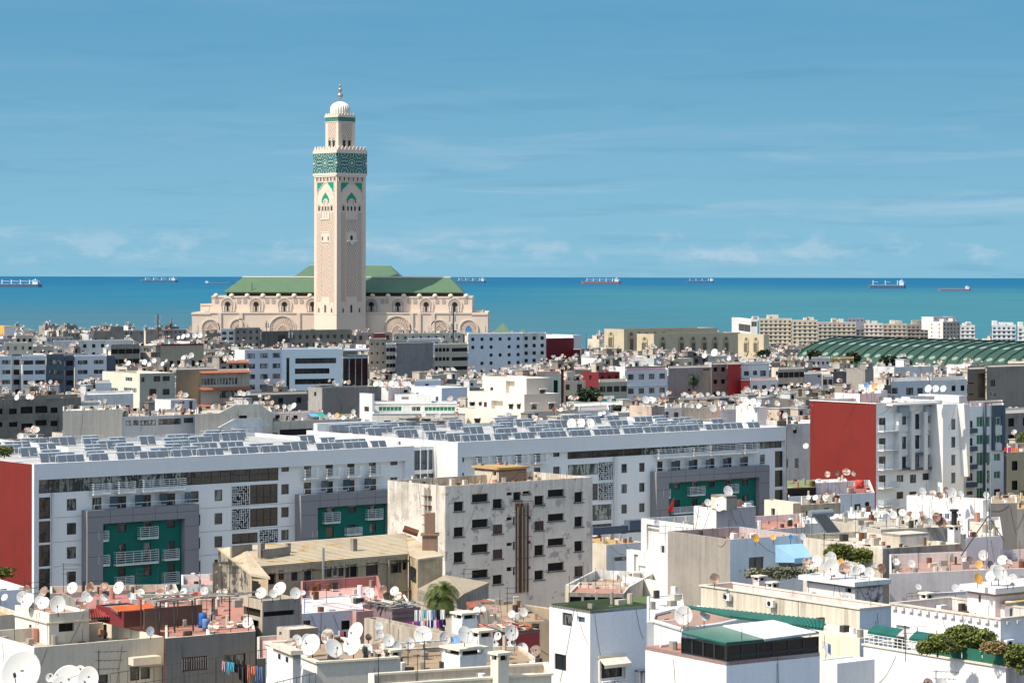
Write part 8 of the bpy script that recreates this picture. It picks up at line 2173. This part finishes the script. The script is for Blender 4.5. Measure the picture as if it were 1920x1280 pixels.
phone(500, 601, 625, 1200, 'lamp like thin mast before the left side of the minaret foot', .25, 1); phone(544, 617, 650, 980, 'slim grey pole below the left face of the minaret', .25, 1)
for i, (x, a, b) in enumerate(((1099, 626, 655), (1127, 640, 652), (1105, 645, 655))): phone(x, a, b, 1750, f'{["tall", "short", "stubby"][i]} street light mast on the sea front between maroon wall and cream arches', .3, 1)
sl = thing('street_lamp', 'curved lamp post with a white head by the curved pink roof', 'street lamp', tuple(W(374, 1100, 262))); m = MB(); m.tube((0, 0, -1), (0, 0, 1.0), .05, 5); m.tube((0, 0, 1.0), (-.5, 0, 1.3), .04, 5); m.obj('post', GALV, sl); m = MB(); m.lathe([(.02, .12), (.22, .05), (.28, 0), (.02, -.04)], 10, 0, (-.6, 0, 1.3)); m.obj('lamp_head', WPAINT, sl, True)

# ================================================================== LAUNDRY
CL = {n: plain(n, c, .9, 0, .1, .15) for n, c in (('black_cloth', (.015,.015,.02)), ('cyan_cloth', (.10,.48,.62)), ('orange_cloth', (.75,.20,.09)), ('denim_cloth', (.12,.20,.36)), ('white_cloth', (.78,.77,.76)), ('magenta_cloth', (.40,.05,.25)), ('red_towel', (.60,.07,.04)), ('blue_cloth', (.04,.15,.42)), ('navy_cloth', (.02,.03,.10)), ('pink_cloth', (.62,.34,.38)), ('teal_cloth', (.05,.30,.30)))}
def washing(label, a, b, items, D=None, z=None, h=.9):
    A = W(*a, D) if D else Wz(*a, z); Bq = W(*b, D) if D else Wz(*b, z); c = A; t = thing('washing_line', label, 'laundry', tuple(A)); v = Bq-A; items = [q for q in items for _ in range(1 if h > .8 else 1)]; n = len(items)
    m = MB(); m.tube((0,0,0), tuple(v), .012, 4); m.obj('line', STEEL, t); rr = random.Random(len(label))
    side = Vector((v[1], -v[0], 0)).normalized() if v.length else Vector((0, -1, 0))
    for i, nm in enumerate(items):
        t0 = (i+rr.uniform(.02, .2))/n; t1 = (i+rr.uniform(.75, 1.0))/n; hh = h*rr.uniform(.5, 1.25); m = MB(); k = 5
        for q in range(k):
            u0, u1 = t0+(t1-t0)*q/k, t0+(t1-t0)*(q+1)/k; w0, w1 = .05*math.sin(q*2.1), .05*math.sin((q+1)*2.1)
            dz = rr.uniform(0, .06)
            m.q([v*u0+side*.01, v*u1+side*.01, v*(u1+.1*(t1-t0))+side*w1*2-Vector((0,0,(hh+dz)*(1 if q != 2 else .8))), v*u0+side*w0*2-Vector((0,0,hh*(1 if q else .85)))])
        m.obj('garment', CL[nm], t)
washing('washing line with cyan, black and orange clothes before the grey rendered house', (416, 1238), (494, 1250), ['pink_cloth', 'cyan_cloth', 'cyan_cloth', 'black_cloth', 'black_cloth', 'black_cloth', 'orange_cloth', 'orange_cloth', 'denim_cloth', 'denim_cloth'], D=150, h=.9)
washing('washing with pale sheets and small bright clothes beside the palm tree', (776, 1143), (834, 1142), ['white_cloth', 'white_cloth', 'cyan_cloth', 'white_cloth', 'denim_cloth', 'black_cloth', 'white_cloth'], D=206, h=1.2)
washing('lower row of small blue, red and purple clothes beside the palm tree', (760, 1166), (836, 1160), ['magenta_cloth', 'magenta_cloth', 'pink_cloth', 'magenta_cloth', 'blue_cloth', 'white_cloth', 'red_towel', 'blue_cloth', 'navy_cloth', 'white_cloth', 'magenta_cloth', 'navy_cloth', 'black_cloth'], D=205, h=.6)
washing('red and white towels hanging on the lilac house wall', (633, 1181), (650, 1184), ['white_cloth', 'red_towel', 'black_cloth'], D=196, h=.9)
washing('blue and white laundry heap on the red terrace under the pergola', (355, 1152), (392, 1158), ['white_cloth', 'denim_cloth', 'blue_cloth', 'blue_cloth', 'navy_cloth'], D=200, h=1.4)
washing('small dark blue clothes along the bright white rooftop room', (1762, 962), (1802, 963), ['navy_cloth', 'white_cloth', 'denim_cloth', 'navy_cloth', 'white_cloth', 'navy_cloth', 'white_cloth', 'denim_cloth', 'navy_cloth'], D=316, h=.5)
washing('bright orange and pink clothes on the ochre yellow house at the right edge', (1882, 838), (1925, 842), ['red_towel', 'magenta_cloth', 'orange_cloth', 'orange_cloth', 'white_cloth', 'orange_cloth'], D=424, h=1.0)
washing('white washing on the yard line between the sunroom and the planted terrace', (1540, 1200), (1558, 1208), ['white_cloth', 'white_cloth', 'denim_cloth'], D=200, h=.9)
# blue tanks
def barrel(px, py, D, label, mat, r=.3, h=.9):
    t = thing('plastic_barrel', label, 'barrel', tuple(W(px, py, D))); m = MB(); m.lathe([(.01, 0), (r, 0), (r*1.08, h*.3), (r, h*.5), (r*1.08, h*.7), (r, h), (.01, h)], 14); m.obj('body', mat, t, True)
barrel(379, 1176, 196, 'tall blue plastic barrel under the pergola on the red terrace', CL['blue_cloth'], .28, 1.1)
barrel(386, 1180, 195, 'second, shorter blue plastic barrel beside the tall one under the pergola', CL['denim_cloth'], .25, .8)
barrel(1612, 915, 388, 'red plastic tub on the terrace at the foot of the red wall', plain('red_plastic', (.6,.06,.04), .5), .6, 1.2)

# ================================================================== PLANTS
def leafmat(name, a, b, c):
    m, t, bs = newmat(name); oi = t.new('ShaderNodeNewGeometry')
    n = t.noise(oi.outputs['Position'], 1.6, 4, .6); n2 = t.new('ShaderNodeTexWhiteNoise'); t.l.new(oi.outputs['Random Per Island'], n2.inputs['Vector']) if False else None
    r = oi.outputs['Random Per Island']; cc = t.mix(t.ramp(n, .35, .65), a, b); cc = t.mix(t.math('MULTIPLY', r, .6), cc, c)
    t.l.new(cc, bs.inputs['Base Color']); bs.inputs['Roughness'].default_value = .55; bs.inputs['Specular IOR Level'].default_value = .3
    return m
PALML = leafmat('palm_leaf', (.03,.065,.01), (.07,.11,.018), (.17,.17,.035)); BUSHL = leafmat('bush_leaf', (.03,.055,.01), (.10,.13,.018), (.22,.21,.04)); DARKL = leafmat('dark_leaf', (.012,.028,.012), (.025,.045,.02), (.04,.055,.02))
BARK = plain('bark', (.10,.075,.05), .9)
def palm(px, ytop, ybase, D, R_, label, nf=60, seed=1, dead=True, ybot=None):
    rr = random.Random(seed); c = W(px, ytop, D); s = D/F; hb = (ybase-ytop)*s; t = thing('palm_tree', label, 'palm tree', (c[0], c[1], c[2]-hb))
    m = MB(); zc = hb-R_*.55
    m.tube((0, 0, -3), (0, 0, zc), R_*.12, 8, r2=R_*.10); m.obj('trunk', BARK, t)
    m = MB()
    for i in range(nf):
        az = rr.uniform(0, 2*math.pi); el = rr.uniform(-.9, 1.35); L = R_*rr.uniform(.8, 1.05); p = Vector((0, 0, zc)); d = Vector((math.cos(az)*math.cos(el), math.sin(az)*math.cos(el), math.sin(el))); side = Vector((-math.sin(az), math.cos(az), 0)); n = 7; prev = p.copy()
        for k in range(n):
            d2 = (d+Vector((0, 0, -.11*(k+1)))).normalized(); nx = prev+d2*L/n; lw = L*.30*math.sin(math.pi*(k+1.3)/(n+1.6))
            for sg in (-1, 1):
                for q in range(3):
                    a = prev.lerp(nx, q/3); tip = a+d2*lw*.8+side*sg*lw+Vector((0, 0, -lw*.22)); m.q([a, a+d2*L/n*.26, tip])
            prev = nx; d = d2
    m.obj('crown', PALML if D < 480 else DARKL, t)
    return t
palm(829, 1087, 1150, 209, 2.0, 'bushy palm tree with yellow green fronds between the shacks and the tan block', 90, 3)
palm(1300, 699, 756, 700, 2.5, 'slender single palm tree against the grey plastered wall', 46, 4)
palm(1915, 806, 840, 460, 1.9, 'yellow green palm at the right edge beyond the navy corner', 40, 5)
palm(698, 710, 728, 730, 1.8, 'small dark palm left of the row of eight dishes', 34, 6); palm(757, 705, 722, 780, 1.9, 'small dark palm behind the row of eight dishes', 34, 7)
def bush(px, py, D, rx, ry, rz, label, mat, n=4000, leaf=.12, seed=1, name='shrub', cat='shrub'):
    rr = random.Random(seed); c = W(px, py, D); t = thing(name, label, cat, (c[0], c[1], c[2]-rz)); lob = [(Vector((0, 0, .1)), .62)]+[(Vector((rr.uniform(-.68, .68), rr.uniform(-.5, .5), rr.uniform(-.6, .38))), rr.uniform(.28, .48)) for _ in range(16)]
    m = MB(); g = lambda: rr.gauss(0, 1); leaf *= 1.25
    for i in range(n):
        lc, lr = rr.choice(lob) if i % 4 else lob[0]; v = Vector((g(), g(), g())).normalized()*lr*rr.uniform(.7, 1.08)+lc
        p = Vector((v[0]*rx, v[1]*ry, v[2]*rz+rz)); a = Vector((g(), g(), g())).normalized(); b = a.orthogonal().normalized(); L = leaf*rr.uniform(.6, 1.4)
        m.q([p-a*L, p+b*L*.5, p+a*L, p-b*L*.5])
    m.obj('crown' if cat == 'tree' else 'foliage', mat, t); m = MB(); m.tube((0, 0, -rz*.1), (0, 0, rz*.9), leaf*.6, 6, r2=leaf*.3)
    m.obj('trunk' if cat == 'tree' else 'stem', BARK, t)
bush(1806, 1198, 194, 2.3, 1.5, 1.4, 'large rounded olive green bush on the planted white terrace', BUSHL, 9000, .11, 2)
bush(1758, 1205, 191, 1.4, 1.0, .9, 'darker left shoulder bush beside the large rounded one on the terrace', BUSHL, 3500, .10, 12)
bush(1912, 1230, 186, 1.5, 1.0, 1.2, 'dark green shrub at the right edge beside the green screens', BUSHL, 4000, .10, 3)
bush(1870, 1212, 190, 1.2, .8, .6, 'low flowering shrub between the large bush and the right edge', leafmat('flowering_leaf', (.06,.09,.02), (.20,.19,.04), (.45,.22,.12)), 2200, .08, 8)
bush(1575, 1030, 262, 1.5, 1.0, .8, 'loose green climber left of the brown hut, under the solar heater', BUSHL, 1600, .13, 5); bush(1618, 1040, 264, 2.6, 1.0, .9, 'wide loose green climber right of the white wall in front of the beige hut', BUSHL, 2600, .14, 6)
bush(1462, 1072, 249, 3.6, .6, .7, 'grey green creeper along the balcony of the blue awning house', leafmat('creeper_leaf', (.09,.11,.07), (.17,.18,.11), (.3,.25,.15)), 2000, .12, 7)
bush(1108, 740, 668, 3.6, 2.4, 2.6, 'dense dark tree between the two teal walls', DARKL, 3000, .32, 9, 'tree', 'tree'); bush(1150, 766, 600, 5, 2, 1.0, 'low dark hedge under the teal wall', DARKL, 1600, .3, 10); bush(8, 845, 350, 1.0, 1.0, .9, 'small potted shrub at the left end of the hotel roof', BUSHL, 900, .12, 11); bush(5, 1072, 244, 1.3, 1.0, .6, 'small shrub on the white house corner at the left edge', BUSHL, 900, .1, 14)
for i, (x, y, D) in enumerate(((1430, 664, 1150), (1600, 668, 1000), (1667, 676, 960), (1695, 680, 940), (1480, 690, 860), (1525, 664, 1080))):
    bush(x, y, D, 3, 2.5, 2.2, f'dark tree crown among the roofs before the green hall, {ORD[i]} in order of building row', DARKL, 900, .6, 30+i, 'tree', 'tree')
# small weathered clutter, wires and starter bars on the near roofs
def near_clutter():
    rr = random.Random(77); cm = [CONC2, BEIGE, RUSTM, WHITEG, TERRA, STEEL, CL['blue_cloth'], CL['white_cloth']]
    for b, nm in NEARB:
        if b in (HB, HC): continue
        A = b.w*b.d
        if A < 14 or b.w < 2 or b.d < 2: continue
        z = b.h-b.par; m = MB(); e = .5
        for i in range(min(70, int(A/3.2))):
            x, y = rr.uniform(e, b.w-e), rr.uniform(e, b.d-e); q = rr.random(); mi = rr.choice((0, 0, 0, 1, 1, 2, 2, 3, 3, 4, 5, 5, 0, 1, 7, 0))
            if rr.random() < .5:
                if rr.random() < .5: y = rr.choice((e, b.d-e-.3))
                else: x = rr.choice((e, b.w-e-.3))
            x += b.sk*y
            if q < .4: w, d, h = rr.uniform(.2, .8), rr.uniform(.2, .6), rr.uniform(.15, .8); m.box(x, x+w, y, y+d, z+.003, z+h, mi)
            elif q < .62: a = rr.uniform(0, 3.1); l = rr.uniform(.6, 2.0); m.tube((x, y, z+.08), (x+math.cos(a)*l*.5, y+math.sin(a)*l*.4, z+.1), rr.uniform(.03, .09), 4, mi)
            elif q < .78: m.tube((x, y, z), (x, y, z+rr.uniform(.4, 1.1)), rr.uniform(.12, .3), 8, mi)
            elif q < .9: m.tube((x, y, z), (x+rr.uniform(-.1, .1), y, z+rr.uniform(1.2, 3.0)), .022, 4, 5)
            else: w, d = rr.uniform(.4, 1), rr.uniform(.4, .9); m.box(x-w/2, x+w/2, y-d/2, y+d/2, z+.003, z+.03, mi)
        for i in range(rr.choice((2, 3, 5))):
            f = rr.choice('RL'); L = b.w if f == 'R' else b.d
            if L < 3 or (b.sk and f == 'L'): continue
            a0, z0 = rr.uniform(.2, L-.2), b.h-rr.uniform(0, .5); a1, z1 = min(L-.1, max(.1, a0+rr.uniform(-3, 3))), z0-rr.uniform(.5, 6); n = 6
            P = [(a0+(a1-a0)*t/n, z0+(z1-z0)*t/n-math.sin(math.pi*t/n)*.35) for t in range(n+1)]
            for p, q in zip(P, P[1:]): m.tube(b.xf(f, p[0], -.03, p[1]), b.xf(f, q[0], -.03, q[1]), .016, 3, 5, cap=False)
        if m.v: o = m.obj('roof_clutter', cm, b.root); o['kind'] = 'stuff'
near_clutter()
print('objects', len(bpy.data.objects))
